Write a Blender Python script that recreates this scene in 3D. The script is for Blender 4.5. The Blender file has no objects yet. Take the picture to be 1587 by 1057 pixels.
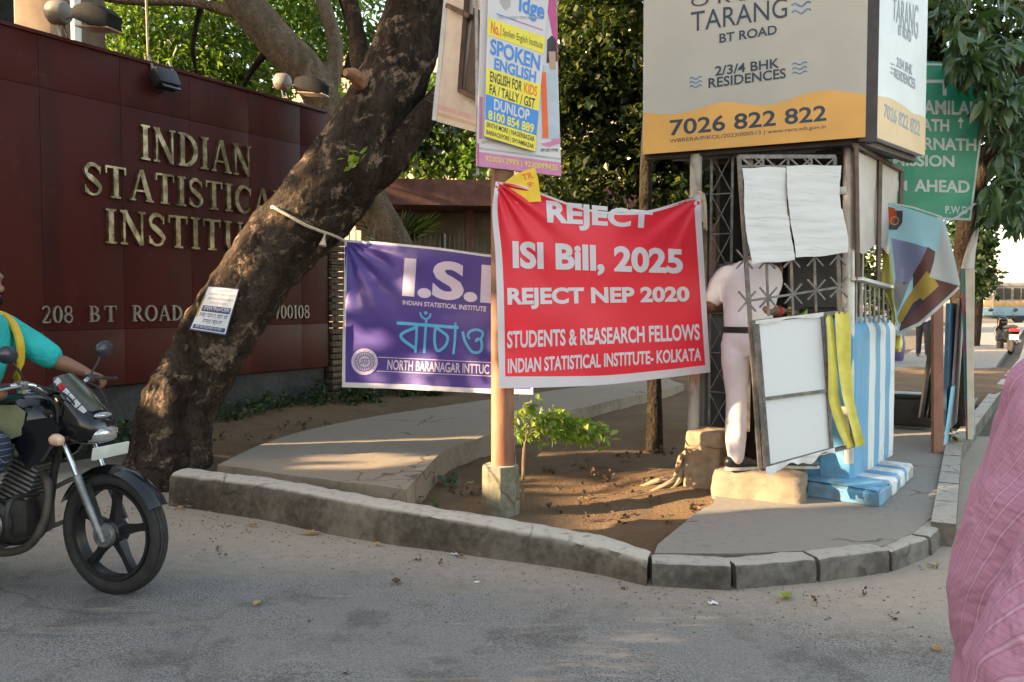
import bpy, bmesh, math, random
import numpy as np
from mathutils import Vector, Matrix, noise
R = math.radians
random.seed(7); RNG = np.random.default_rng(7)
SC = bpy.context.scene; COL = SC.collection

# ---------------------------------------------------------------- camera, sky, sun, exposure
CH, F, W, H = 1.42, 1300.0, 1587.0, 1057.0
PITCH = math.atan((H/2-472)/F)
cd = bpy.data.cameras.new("camera"); cam = bpy.data.objects.new("camera", cd); COL.objects.link(cam)
cam.location = (0, 0, CH); cam.rotation_euler = (R(90)-PITCH, 0, 0)
cd.sensor_width = 36; cd.lens = 36*F/W; cd.clip_start = 0.05; cd.clip_end = 2000
SC.camera = cam
SUN_TO = Vector((-0.92, -0.21, 0.31)).normalized()
wd = bpy.data.worlds.new("World"); SC.world = wd; wd.use_nodes = True
_n = wd.node_tree.nodes; _bg = _n["Background"]
_sky = _n.new("ShaderNodeTexSky"); _sky.sky_type = 'NISHITA'; _sky.sun_disc = False
_sky.sun_elevation = math.asin(SUN_TO.z); _sky.sun_rotation = math.atan2(SUN_TO.x, SUN_TO.y)
_sky.air_density = 1.0; _sky.dust_density = 2.0; _sky.ozone_density = 0.2
_tint = _n.new("ShaderNodeMixRGB"); _tint.blend_type = 'MULTIPLY'; _tint.inputs[0].default_value = 1; _tint.inputs[2].default_value = (1.12, .963, .79, 1)
wd.node_tree.links.new(_sky.outputs[0], _tint.inputs[1]); wd.node_tree.links.new(_tint.outputs[0], _bg.inputs[0]); _bg.inputs[1].default_value = 0.15
sd = bpy.data.lights.new("sun", 'SUN'); sun = bpy.data.objects.new("sun", sd); COL.objects.link(sun)
sd.energy = 4.5; sd.angle = R(0.5); sd.color = (1.0, 0.72, 0.42)
sun.rotation_euler = SUN_TO.to_track_quat('Z', 'Y').to_euler(); sun.location = (-20, -8, 12)
SC.view_settings.view_transform = 'Standard'; SC.view_settings.look = 'None'
SC.view_settings.gamma = 1; SC.view_settings.use_curve_mapping = False
SC.view_settings.exposure = 2.55

# ---------------------------------------------------------------- pixel rays to world points
_fw = Vector((0, math.cos(PITCH), -math.sin(PITCH))); _up = Vector((0, math.sin(PITCH), math.cos(PITCH)))
C0 = Vector((0, 0, CH))
def ray(px, py): return Vector((1, 0, 0))*((px-W/2)/F) + _fw + _up*((H/2-py)/F)
def at(px, py, Y):
    d = ray(px, py); return C0 + d*(Y/d.y)
def G(px, py, z=0.0):
    d = ray(px, py); return C0 + d*((z-CH)/d.z)
class Plane:
    def __init__(s, a, b, c):
        s.a = Vector(a); s.n = (Vector(b)-s.a).cross(Vector(c)-s.a).normalized()
        if s.n.dot(C0-s.a) < 0: s.n = -s.n
    def __call__(s, px, py, off=0.0):
        d = ray(px, py); t = (s.a-C0).dot(s.n)/d.dot(s.n); return C0+d*t+s.n*off

# ---------------------------------------------------------------- mesh builder
def tri_frame(d):
    d = d.normalized(); r = Vector((0, 0, 1)) if abs(d.z) < .95 else Vector((1, 0, 0))
    a = d.cross(r).normalized(); return a, a.cross(d).normalized()
def cr(pts, n):
    """Catmull-Rom resample; pts are tuples of floats."""
    P = [np.array(p, float) for p in pts]; P = [2*P[0]-P[1]]+P+[2*P[-1]-P[-2]]; out = []
    for i in range(1, len(P)-2):
        for k in range(n):
            t = k/n; a, b, c, d = P[i-1:i+3]
            out.append(.5*((2*b)+(c-a)*t+(2*a-5*b+4*c-d)*t*t+(3*b-a-3*c+d)*t**3))
    out.append(P[-2]); return out
class MB:
    def __init__(s): s.v = []; s.f = []; s.m = []; s.mi = 0
    def add(s, vs, fs):
        o = len(s.v); s.v += [tuple(v) for v in vs]
        for f in fs: s.f.append(tuple(i+o for i in f)); s.m.append(s.mi)
        return s
    def box(s, c, size, rot=None, bev=0.0):
        hx, hy, hz = [x/2 for x in size]; b = min(bev, hx*.9, hy*.9, hz*.9); M = rot or Matrix.Identity(3); c = Vector(c)
        if b <= 0:
            vs = [(x*hx, y*hy, z*hz) for x in (-1, 1) for y in (-1, 1) for z in (-1, 1)]
            fs = [(0, 1, 3, 2), (4, 6, 7, 5), (0, 4, 5, 1), (2, 3, 7, 6), (0, 2, 6, 4), (1, 5, 7, 3)]
        else:
            bm = bmesh.new(); bmesh.ops.create_cube(bm, size=1)
            for v in bm.verts: v.co = Vector((v.co.x*2*hx, v.co.y*2*hy, v.co.z*2*hz))
            bmesh.ops.bevel(bm, geom=bm.edges[:], offset=b, segments=2, affect='EDGES', profile=.6)
            bm.verts.index_update(); vs = [v.co.copy() for v in bm.verts]; fs = [tuple(v.index for v in f.verts) for f in bm.faces]; bm.free()
        return s.add([M @ Vector(v) + c for v in vs], fs)
    def bar(s, a, b, w, h=None, up=None):
        """rectangular bar from a to b"""
        a = Vector(a); b = Vector(b); h = h or w; d = (b-a).normalized()
        if up is None: u, v = tri_frame(d)
        else:
            v = Vector(up); v = (v-d*v.dot(d)).normalized(); u = d.cross(v)
        vs = [p+u*(i*w/2)+v*(j*h/2) for p in (a, b) for i, j in ((-1, -1), (1, -1), (1, 1), (-1, 1))]
        return s.add(vs, [(3, 2, 1, 0), (4, 5, 6, 7), (0, 1, 5, 4), (1, 2, 6, 5), (2, 3, 7, 6), (3, 0, 4, 7)])
    def tube(s, pts, rad, n=10, caps=True, ref=None, wob=0.0, wsc=3.0, closed=False):
        """rad: number, list, or list of (ra, rb)"""
        P = [Vector(p) for p in pts]; k = len(P)
        rs = [rad]*k if isinstance(rad, (int, float)) else list(rad)
        vs = []; prev = None
        for i, p in enumerate(P):
            if closed: d = (P[(i+1) % k]-P[i-1])
            else: d = P[min(i+1, k-1)]-P[max(i-1, 0)]
            d = d.normalized() if d.length > 1e-9 else Vector((0, 0, 1))
            if ref is not None: a = Vector(ref); a = a-d*a.dot(d); a = a.normalized() if a.length > 1e-4 else tri_frame(d)[0]
            elif prev is None: a = tri_frame(d)[0]
            else:
                a = prev-d*prev.dot(d); a = a.normalized() if a.length > 1e-4 else tri_frame(d)[0]
            prev = a; b = d.cross(a); ra, rb = rs[i] if isinstance(rs[i], (tuple, list, np.ndarray)) else (rs[i], rs[i])
            for j in range(n):
                t = 2*math.pi*j/n; q = p+a*(math.cos(t)*ra)+b*(math.sin(t)*rb)
                if wob: q += (q-p)*(wob*(noise.noise(q*wsc)+.5*noise.noise(q*wsc*2.7)))
                vs.append(q)
        fs = []
        for i in range(k if closed else k-1):
            i2 = (i+1) % k
            for j in range(n): fs.append((i*n+j, i*n+(j+1) % n, i2*n+(j+1) % n, i2*n+j))
        if caps and not closed: fs.append(tuple(range(n-1, -1, -1))); fs.append(tuple((k-1)*n+j for j in range(n)))
        return s.add(vs, fs)
    def ring(s, c, axis, r, prof, n=40, sx=None):
        """revolve closed profile [(dr, dh)] about axis at radius r"""
        c = Vector(c); ax = Vector(axis).normalized(); a, b = tri_frame(ax); k = len(prof); vs = []
        for i in range(n):
            t = 2*math.pi*i/n; e = a*math.cos(t)+b*math.sin(t)
            for dr, dh in prof: vs.append(c+e*(r+dr)+ax*dh)
        return s.add(vs, [(i*k+j, i*k+(j+1) % k, ((i+1) % n)*k+(j+1) % k, ((i+1) % n)*k+j) for i in range(n) for j in range(k)])
    def lathe(s, c, axis, prof, n=24):
        """prof [(radius, height)] open profile, capped"""
        c = Vector(c); ax = Vector(axis).normalized(); a, b = tri_frame(ax); k = len(prof); vs = []
        for r, h in prof:
            for i in range(n):
                t = 2*math.pi*i/n; vs.append(c+(a*math.cos(t)+b*math.sin(t))*r+ax*h)
        fs = [(j*n+i, j*n+(i+1) % n, (j+1)*n+(i+1) % n, (j+1)*n+i) for j in range(k-1) for i in range(n)]
        fs += [tuple(range(n-1, -1, -1)), tuple((k-1)*n+i for i in range(n))]
        return s.add(vs, fs)
    def prism(s, poly, vec):
        """extrude a 3D polygon along vec"""
        n = len(poly); P = [Vector(p) for p in poly]; vec = Vector(vec)
        return s.add(P+[p+vec for p in P], [tuple(range(n)), tuple(range(2*n-1, n-1, -1))]+[(i, n+i, n+(i+1) % n, (i+1) % n) for i in range(n)])
    def poly(s, pts): return s.add(pts, [tuple(range(len(pts)))])
    def grid(s, fn, nu, nv, mfn=None):
        vs = [fn(i/nu, j/nv) for j in range(nv+1) for i in range(nu+1)]; o = len(s.v); s.v += [tuple(v) for v in vs]
        for j in range(nv):
            for i in range(nu):
                a = o+j*(nu+1)+i; s.f.append((a, a+1, a+nu+2, a+nu+1)); s.m.append(mfn((i+.5)/nu, (j+.5)/nv) if mfn else s.mi)
        return s
    def sphere(s, c, r, n=16, m=10, rot=None):
        rx, ry, rz = r if isinstance(r, (tuple, list)) else (r, r, r); c = Vector(c); vs = []; M = rot or Matrix.Identity(3)
        for j in range(m+1):
            ph = math.pi*j/m
            for i in range(n):
                t = 2*math.pi*i/n; vs.append(M @ Vector((rx*math.sin(ph)*math.cos(t), ry*math.sin(ph)*math.sin(t), rz*math.cos(ph)))+c)
        return s.add(vs, [(j*n+i, (j+1)*n+i, (j+1)*n+(i+1) % n, j*n+(i+1) % n) for j in range(m) for i in range(n)])
    def np_add(s, V, Fq):
        o = len(s.v); s.v += [tuple(v) for v in V.tolist()]; s.f += [tuple(i+o for i in f) for f in Fq.tolist()]; s.m += [s.mi]*len(Fq)
        return s
    def build(s, name, mats, parent=None, smooth=True, local=False, ang=40, base=None):
        if not isinstance(mats, (list, tuple)): mats = [mats]
        V = s.v; loc = None
        if parent is None and not local:
            A = np.array(V); loc = base or Vector(((A[:, 0].min()+A[:, 0].max())/2, (A[:, 1].min()+A[:, 1].max())/2, A[:, 2].min()))
            V = (A-np.array(loc)).tolist()
        me = bpy.data.meshes.new(name); me.from_pydata(V, [], s.f)
        for m in mats: me.materials.append(m)
        if len(mats) > 1: me.polygons.foreach_set("material_index", s.m)
        if smooth:
            me.polygons.foreach_set("use_smooth", [True]*len(s.f))
            me.set_sharp_from_angle(angle=R(ang))
        me.update()
        o = bpy.data.objects.new(name, me); COL.objects.link(o)
        if loc is not None: o.location = loc
        if parent is not None:
            o.parent = parent
            if not local and parent.type == 'EMPTY': o.matrix_parent_inverse = Matrix.Translation(-Vector(parent.location))
            elif not local and parent.parent is None: o.matrix_parent_inverse = Matrix.Translation(-Vector(parent.location))
        return o
def tag(o, label=None, cat=None, group=None, kind=None):
    for k, v in (('label', label), ('category', cat), ('group', group), ('kind', kind)):
        if v: o[k] = v
    return o
def thing(name, label, cat, loc=(0, 0, 0), rz=0, group=None):
    o = bpy.data.objects.new(name, None); COL.objects.link(o); o.location = loc; o.rotation_euler = (0, 0, rz); o.empty_display_size = .1
    return tag(o, label, cat, group)
def copy_tree(o, parent=None):
    c = o.copy(); COL.objects.link(c)
    if parent is not None: c.parent = parent; c.matrix_parent_inverse = o.matrix_parent_inverse.copy()
    for ch in list(o.children): copy_tree(ch, c)
    return c

# ---------------------------------------------------------------- materials
def S(r, g, b):
    """sRGB 0-255 to linear"""
    f = lambda c: (c/255/12.92 if c/255 <= .04045 else ((c/255+.055)/1.055)**2.4)
    return (f(r), f(g), f(b), 1)
class NT:
    def __init__(s, name):
        s.mat = bpy.data.materials.new(name); s.mat.use_nodes = True; s.t = s.mat.node_tree; s.n = s.t.nodes
        s.b = s.n["Principled BSDF"]; s.out = s.n["Material Output"]
    def N(s, typ, **k):
        n = s.n.new("ShaderNode"+typ)
        for a, v in k.items():
            if a.startswith("i_"): n.inputs[a[2:].replace("_", " ")].default_value = v
            else: setattr(n, a, v)
        return n
    def L(s, a, b): s.t.links.new(a, b)
    def pos(s, obj=False):
        if obj: return s.N("TexCoord").outputs["Object"]
        return s.N("NewGeometry").outputs["Position"]
    def noise(s, scale, detail=4, rough=.55, vec=None, dist=0.0):
        n = s.N("TexNoise"); n.inputs["Scale"].default_value = scale; n.inputs["Detail"].default_value = detail
        n.inputs["Roughness"].default_value = rough; n.inputs["Distortion"].default_value = dist
        s.L(vec if vec is not None else s.pos(), n.inputs["Vector"]); return n.outputs["Fac"]
    def ramp(s, fac, stops, interp='LINEAR'):
        r = s.N("ValToRGB"); e = r.color_ramp.elements; r.color_ramp.interpolation = interp
        while len(e) > 1: e.remove(e[-1])
        e[0].position, e[0].color = stops[0]
        for p, c in stops[1:]:
            x = e.new(p); x.color = c
        s.L(fac, r.inputs[0]); return r.outputs[0]
    def step(s, fac, a, b):
        m = s.N("MapRange"); m.interpolation_type = 'SMOOTHSTEP'; s.L(fac, m.inputs[0]); m.inputs[1].default_value = a; m.inputs[2].default_value = b; return m.outputs[0]
    def mix(s, fac, a, b, blend='MIX'):
        m = s.N("MixRGB", blend_type=blend)
        for sock, v in ((m.inputs[0], fac), (m.inputs[1], a), (m.inputs[2], b)):
            if isinstance(v, (int, float, tuple)): sock.default_value = v
            else: s.L(v, sock)
        return m.outputs[0]
    def math(s, op, a, b=0.0, clamp=False):
        m = s.N("Math", operation=op, use_clamp=clamp)
        for sock, v in ((m.inputs[0], a), (m.inputs[1], b)):
            if isinstance(v, (int, float)): sock.default_value = v
            else: s.L(v, sock)
        return m.outputs[0]
    def sep(s, vec):
        x = s.N("SeparateXYZ"); s.L(vec, x.inputs[0]); return x.outputs
    def scale(s, vec, sc):
        m = s.N("Mapping"); s.L(vec, m.inputs[0]); m.inputs["Scale"].default_value = sc; return m.outputs[0]
    def set(s, col=None, rough=None, metal=None, spec=None):
        for k, v in (("Base Color", col), ("Roughness", rough), ("Metallic", metal), ("Specular IOR Level", spec)):
            if v is None: continue
            if isinstance(v, (int, float, tuple)): s.b.inputs[k].default_value = v
            else: s.L(v, s.b.inputs[k])
        return s
    def bump(s, h, strength=.5, dist=.01):
        b = s.N("Bump"); b.inputs["Strength"].default_value = strength; b.inputs["Distance"].default_value = dist
        s.L(h, b.inputs["Height"]); s.L(b.outputs[0], s.b.inputs["Normal"]); return s
def mul(c, k): return (min(1, c[0]*k), min(1, c[1]*k), min(1, c[2]*k), 1)
def basic(name, col, rough=.5, var=.25, scale=9, metal=0.0, bump=.0, bscale=60, bdist=.004, obj=True, spec=.5):
    """painted, moulded or woven surface with uneven tone, grime and fine relief"""
    t = NT(name); v = t.pos(obj)
    a = t.noise(scale, 5, .6, v); c = t.mix(t.step(a, .3, .72), mul(col, 1-var), mul(col, 1+var*.6))
    t.set(c, None, metal, spec)
    rr = t.N("MapRange"); t.L(t.noise(scale*2.3, 3, .5, v), rr.inputs[0]); rr.inputs[3].default_value = max(.02, rough-.12); rr.inputs[4].default_value = min(1, rough+.15)
    t.L(rr.outputs[0], t.b.inputs["Roughness"])
    if bump: t.bump(t.noise(bscale, 4, .6, v), bump, bdist)
    return t.mat
def rusty(name, paint, rust, amount=.5, scale=7, rough=.7, stretch=(1, 1, .35)):
    t = NT(name); v = t.scale(t.pos(), stretch); a = t.noise(scale, 7, .65, v, .4); f = t.step(a, amount-.1, amount+.12)
    c = t.mix(f, paint, t.mix(t.noise(scale*4, 5, .6, v), mul(rust, .55), mul(rust, 1.3)))
    t.set(c, rough, 0.0); t.bump(t.math('ADD', a, t.noise(scale*9, 4, .6, v)), .35, .004); return t.mat
def leafmat(name, c1, c2, c3, trans=.4, rough=.45):
    t = NT(name); g = t.N("NewGeometry"); r = g.outputs["Random Per Island"]
    c = t.ramp(r, [(0, c1), (.55, c2), (1, c3)]); t.set(c, rough)
    tr = t.N("BsdfTranslucent"); t.L(t.mix(1.0, c, (1.5, 1.6, .6, 1), 'MULTIPLY'), tr.inputs[0])
    m = t.N("MixShader"); m.inputs[0].default_value = trans; t.L(t.b.outputs[0], m.inputs[1]); t.L(tr.outputs[0], m.inputs[2]); t.L(m.outputs[0], t.out.inputs[0])
    return t.mat
def clothmat(name, col, trans=.25, rough=.55, var=.1, scale=4, weave=True):
    t = NT(name); v = t.pos(); a = t.noise(scale, 4, .55, v); c = t.mix(a, mul(col, 1-var), mul(col, 1+var)); t.set(c, rough, 0, .35)
    if weave: t.bump(t.noise(30, 5, .6, v), .25, .006)
    if trans:
        tr = t.N("BsdfTranslucent"); t.L(c, tr.inputs[0]); m = t.N("MixShader"); m.inputs[0].default_value = trans
        t.L(t.b.outputs[0], m.inputs[1]); t.L(tr.outputs[0], m.inputs[2]); t.L(m.outputs[0], t.out.inputs[0])
    return t.mat

# ---------------------------------------------------------------- lettering
_TX = {}
def prep_text(strings):
    obs = []
    for s, bold in strings:
        if (s, bold) in _TX or any(k[0] == (s, bold) for k in obs): continue
        cu = bpy.data.curves.new("lettering_source", 'FONT'); cu.body = s; cu.size = 1; cu.offset = bold; cu.resolution_u = 4; cu.dimensions = '2D'; cu.fill_mode = 'BOTH'
        o = bpy.data.objects.new("lettering_source", cu); COL.objects.link(o); obs.append(((s, bold), o, cu))
    dg = bpy.context.evaluated_depsgraph_get()
    for k, o, cu in obs:
        me = bpy.data.meshes.new_from_object(o.evaluated_get(dg)); A = np.array([v.co[:2] for v in me.vertices])
        lo, hi = A.min(0), A.max(0); _TX[k] = ((A-lo)/(hi-lo), [tuple(p.vertices) for p in me.polygons], (hi-lo)[0]/(hi-lo)[1]); bpy.data.meshes.remove(me)
    for k, o, cu in obs: bpy.data.objects.remove(o); bpy.data.curves.remove(cu)
def quad(x0, y0, x1, y1, dl=0, dr=0, sk=0):
    """text box: x0..x1, y0..y1 (top, bottom) at its left end; dr shifts the right end down; sk leans it right"""
    return [(x0+sk, y0+dl), (x1+sk, y0+dr), (x1, y1+dr), (x0, y1+dl)]
def write(mb, mi, s, bold, q, surf, off=.004, cut=None):
    U, fs, _ = _TX[(s, bold)]; (tl, tr, br, bl) = [np.array(p, float) for p in q]
    u = U[:, :1]; w = U[:, 1:]; P = (bl*(1-u)+br*u)*(1-w)+(tl*(1-u)+tr*u)*w
    flat2d(mb, mi, P, fs, surf, off, cut)
def flat2d(mb, mi, P, fs, surf, off=.004, cut=None):
    if cut:
        bm = bmesh.new(); vs = [bm.verts.new((p[0], p[1], 0)) for p in P]
        for f in fs:
            try: bm.faces.new([vs[i] for i in f])
            except ValueError: pass
        lo = np.min(P, 0); hi = np.max(P, 0)
        for ax in (0, 1):
            no = (1, 0, 0) if ax == 0 else (0, 1, 0); k = math.ceil(lo[ax]/cut)*cut
            while k < hi[ax]:
                bmesh.ops.bisect_plane(bm, geom=bm.verts[:]+bm.edges[:]+bm.faces[:], plane_co=(k, k, 0), plane_no=no); k += cut
        bm.verts.index_update(); P = [v.co[:2] for v in bm.verts]; fs = [tuple(v.index for v in f.verts) for f in bm.faces]; bm.free()
    off *= .5; o = mb.mi; mb.mi = mi; V = [surf(p[0], p[1], off) for p in P]; out = []
    for f in fs:
        n = (V[f[1]]-V[f[0]]).cross(V[f[2]]-V[f[0]]); out.append(tuple(f) if n.dot(C0-V[f[0]]) > 0 else tuple(reversed(f)))
    mb.add(V, out); mb.mi = o
def ribbon2d(pts, w):
    """2D strip along pts with width(s) w -> verts, quads"""
    P = [np.array(p, float) for p in pts]; n = len(P); ws = [w]*n if isinstance(w, (int, float)) else list(w); V = []
    for i in range(n):
        d = P[min(i+1, n-1)]-P[max(i-1, 0)]; d = d/(np.linalg.norm(d)+1e-9); q = np.array((-d[1], d[0]))*ws[i]/2; V += [P[i]+q, P[i]-q]
    return V, [(2*i, 2*i+1, 2*i+3, 2*i+2) for i in range(n-1)]
def paint(mb, mi, pts, w, surf, off=.004, cut=None):
    V, fs = ribbon2d(pts, w); flat2d(mb, mi, V, fs, surf, off, cut)
def patch(mb, mi, poly, surf, off=.003, cut=None): flat2d(mb, mi, poly, [tuple(range(len(poly)))], surf, off, cut)
def disc(mb, mi, c, r, surf, off=.003, r0=0, n=32, asp=1.0, cut=None):
    V = []; fs = []
    for i in range(n):
        t = 2*math.pi*i/n; V += [(c[0]+asp*r*math.cos(t), c[1]+r*math.sin(t)), (c[0]+asp*r0*math.cos(t), c[1]+r0*math.sin(t))]
        fs.append((2*i, 2*i+1, (2*i+3) % (2*n), (2*i+2) % (2*n)))
    if r0 == 0: V = V[::2]; fs = [tuple(range(n))]
    flat2d(mb, mi, V, fs, surf, off, cut)
B0, B1, B2, B3 = 0.0, .018, .028, .040
prep_text([(s, B3) for s in ("REJECT", "ISI Bill, 2025", "REJECT NEP 2020", "I.S.I")]+[(s, B2) for s in ("REJECT", "ISI Bill, 2025", "REJECT NEP 2020", "STUDENTS & REASEARCH FELLOWS", "INDIAN STATISTICAL INSTITUTE- KOLKATA", "I.S.I", "SPOKEN", "ENGLISH", "DUNLOP",
  "8100 854 889", "INDIAN STATISTICAL INSTITUTE", "AMILAN", "ATH", "RNATH", "MISSION", "M", "AHEAD", "P.W.D", "idge", "No.1")]
  + [(s, B1) for s in ("NORTH BARANAGAR INTTUC", "7026 822 822", "BT ROAD", "2/3/4 BHK", "RESIDENCES", "TARANG", "ENGLISH FOR", "FA / TALLY / GST", "KIDS", "SINTHI MORE | NAGERBAZAR", "BARRACKPORE | SHYAMBAZAR", "TR", "9:")]
  + [(s, B0) for s in ("TARANG", "WBRERA/P/KOL/2023/000513 | www.rera.wb.gov.in", "O R B I T", "Spoken English Institute", "9230012999 | 9230099435")])
# ================================================================ SETTING
DUST = S(176, 156, 130)
def road_mat():
    t = NT("asphalt"); v = t.pos(); x, y, z = t.sep(v)
    big = t.noise(.55, 5, .6, v); fine = t.noise(120, 3, .7, v); mid = t.noise(14, 5, .6, v)
    vor = t.N("TexVoronoi", feature='F1'); vor.inputs["Scale"].default_value = 75; t.L(v, vor.inputs["Vector"])
    agg = t.step(t.noise(.9, 4, .6, v), .42, .62); asp = t.mix(t.step(fine, .33, .67), (.05, .048, .045, 1), (.27, .255, .24, 1)); asp = t.mix(agg, t.mix(.6, asp, (.19, .178, .165, 1)), asp); asp = t.mix(t.math('MULTIPLY', t.step(t.noise(2.2, 7, .7, v), .48, .64), .62), asp, (.062, .058, .054, 1))
    asp = t.mix(t.step(vor.outputs["Distance"], .15, .5), t.mix(.35, asp, (.27, .258, .24, 1)), asp)
    # the dust lies thick in the gutter by the kerb and thins towards the middle of the street
    d = t.math('SUBTRACT', t.math('ADD', y, t.math('MULTIPLY', x, .30)), 4.28)
    d = t.math('ADD', d, t.math('MULTIPLY', t.math('SUBTRACT', big, .5), 1.6))
    d = t.math('ADD', d, t.math('MULTIPLY', t.math('SUBTRACT', mid, .5), .55))
    m = t.step(d, -.72, .42)
    sm = t.scale(v, (.7, 4, 1)); streak = t.step(t.noise(1.7, 6, .65, sm, .5), .56, .75)
    m = t.math('MAXIMUM', m, t.math('MULTIPLY', streak, .75))
    dl = t.math('ABSOLUTE', t.math('SUBTRACT', t.math('MULTIPLY', t.math('SUBTRACT', x, .342), .759), t.math('MULTIPLY', t.math('SUBTRACT', y, 3.25), .652)))
    rotm = t.N("Mapping"); t.L(v, rotm.inputs[0]); rotm.inputs["Rotation"].default_value = (0, 0, -.86); rotm.inputs["Scale"].default_value = (1, 5, 1)
    mud = t.math('MULTIPLY', t.math('MULTIPLY', t.step(dl, .26, .05), t.step(t.noise(3.2, 7, .7, rotm.outputs[0], .3), .46, .60)), t.math('MULTIPLY', t.step(y, 2.9, 3.2), t.step(y, 4.3, 4.0)))
    m = t.math('MAXIMUM', m, mud)
    m = t.math('MULTIPLY', m, .93)
    dust = t.mix(mid, (.25, .205, .16, 1), (.37, .31, .245, 1))
    dust = t.mix(t.step(t.noise(55, 4, .6, v), .62, .72), dust, (.15, .12, .09, 1))
    wv = t.mix(.35, v, t.N("TexNoise").outputs["Color"]); vc = t.N("TexVoronoi", feature='DISTANCE_TO_EDGE'); vc.inputs["Scale"].default_value = .8; nzc = t.N("TexNoise"); nzc.inputs["Scale"].default_value = 3.5; nzc.inputs["Detail"].default_value = 5; t.L(v, nzc.inputs["Vector"]); t.L(t.mix(.22, v, nzc.outputs["Color"]), vc.inputs["Vector"])
    crack = t.math('MULTIPLY', t.step(vc.outputs["Distance"], .012, .003), t.step(t.noise(.8, 3, .5, v), .48, .58)); asp = t.mix(t.math('MULTIPLY', crack, .3), asp, (.03, .027, .024, 1))
    oil = t.step(t.noise(1.15, 3, .5, t.scale(v, (1, 1.7, 1)), .3), .66, .78); asp = t.mix(t.math('MULTIPLY', oil, .5), asp, (.035, .034, .033, 1))
    t.set(t.mix(m, asp, dust), .92, 0, .25)
    h = t.mix(m, t.math('ADD', fine, vor.outputs["Distance"]), t.math('ADD', t.math('MULTIPLY', mid, .6), t.math('MULTIPLY', fine, .3)))
    t.bump(h, .6, .006); return t.mat
def soil_mat(name="soil", c1=(.05, .033, .02, 1), c2=(.25, .165, .095, 1)):
    t = NT(name); v = t.pos(); a = t.noise(2.2, 6, .6, v); b = t.noise(45, 5, .65, v)
    c = t.mix(t.math('ADD', t.math('MULTIPLY', a, .7), t.math('MULTIPLY', b, .35)), c1, c2); t.set(c, .95, 0, .15)
    t.bump(t.math('ADD', a, t.math('ADD', t.math('MULTIPLY', b, .7), t.math('MULTIPLY', t.noise(150, 3, .6, v), .3))), 1.0, .03); return t.mat
def concrete_mat(name, col, dark, stain=.5, top_pale=None):
    t = NT(name); v = t.pos(); a = t.noise(1.6, 6, .65, v, .3); b = t.noise(18, 6, .65, v); c = t.noise(140, 2, .6, v)
    k = t.mix(t.step(t.math('ADD', t.math('MULTIPLY', a, .65), t.math('MULTIPLY', b, .4)), stain-.15, stain+.2), dark, col)
    if top_pale:      # paler where the surface lies flat
        nz = t.sep(t.N("NewGeometry").outputs["Normal"])[2]; k = t.mix(t.math('MULTIPLY', t.step(nz, .55, .95), t.step(b, .15, .5)), k, top_pale)
    vor = t.N("TexVoronoi", feature='DISTANCE_TO_EDGE'); vor.inputs["Scale"].default_value = 1.5; nz_ = t.N("TexNoise"); nz_.inputs["Scale"].default_value = 4; nz_.inputs["Detail"].default_value = 6; t.L(v, nz_.inputs["Vector"]); t.L(t.mix(.18, v, nz_.outputs["Color"]), vor.inputs["Vector"]); crk = t.math('MULTIPLY', t.step(vor.outputs["Distance"], .014, .004), t.step(t.noise(1.1, 3, .5, v), .52, .60)); k = t.mix(t.math('MULTIPLY', crk, .6), k, (.03, .025, .02, 1))
    k = t.mix(t.step(c, .3, .8), mul(S(120, 120, 120), 0)if 0 else t.mix(.12, k, (.04, .035, .03, 1)), k)
    t.set(k, .93, 0, .2); t.bump(t.math('ADD', b, t.math('MULTIPLY', c, .6)), .55, .008); return t.mat
m_road = road_mat(); m_soil = soil_mat(); m_earth = soil_mat("earth", (.08, .066, .05, 1), (.17, .145, .115, 1))
m_kerb = concrete_mat("kerb_concrete", (.19, .165, .13, 1), (.05, .042, .032, 1), .52, (.46, .42, .355, 1))
m_slab = concrete_mat("path_concrete", (.26, .215, .165, 1), (.12, .095, .07, 1), .42, (.27, .225, .175, 1))
m_pave = concrete_mat("pavement_concrete", (.215, .195, .17, 1), (.10, .09, .078, 1), .42, (.24, .218, .19, 1))
m_stone = concrete_mat("kerb_stone", (.19, .175, .155, 1), (.06, .052, .045, 1), .52, (.36, .33, .285, 1))

gnd = MB(); gnd.poly([(-500, -300, -.012), (500, -300, -.012), (500, 700, -.012), (-500, 700, -.012)])
tag(gnd.build("ground", m_earth, smooth=False), kind='structure')
rd = MB()
def road_z(x, y): return .010*noise.noise(Vector((x*.5, y*.5, 0)))+.004*noise.noise(Vector((x*2.1, y*2.1, 3)))
def rfn(u, v):
    x = -9+18*u; y = -4+13*v; return (x, y, road_z(x, y))
rd.grid(rfn, 110, 90); tag(rd.build("road", m_road), kind='structure')
# the main road runs on past the booth
m_road2 = concrete_mat("worn_asphalt", (.13, .12, .11, 1), (.06, .056, .05, 1), .45); fr = MB(); fr.poly([(9, -4, -.004), (60, -4, -.004), (110, 160, -.004), (5.9, 9, -.004), (9, 9, -.004)])
tag(fr.build("main_road", m_road2, smooth=False), kind='structure')

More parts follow.
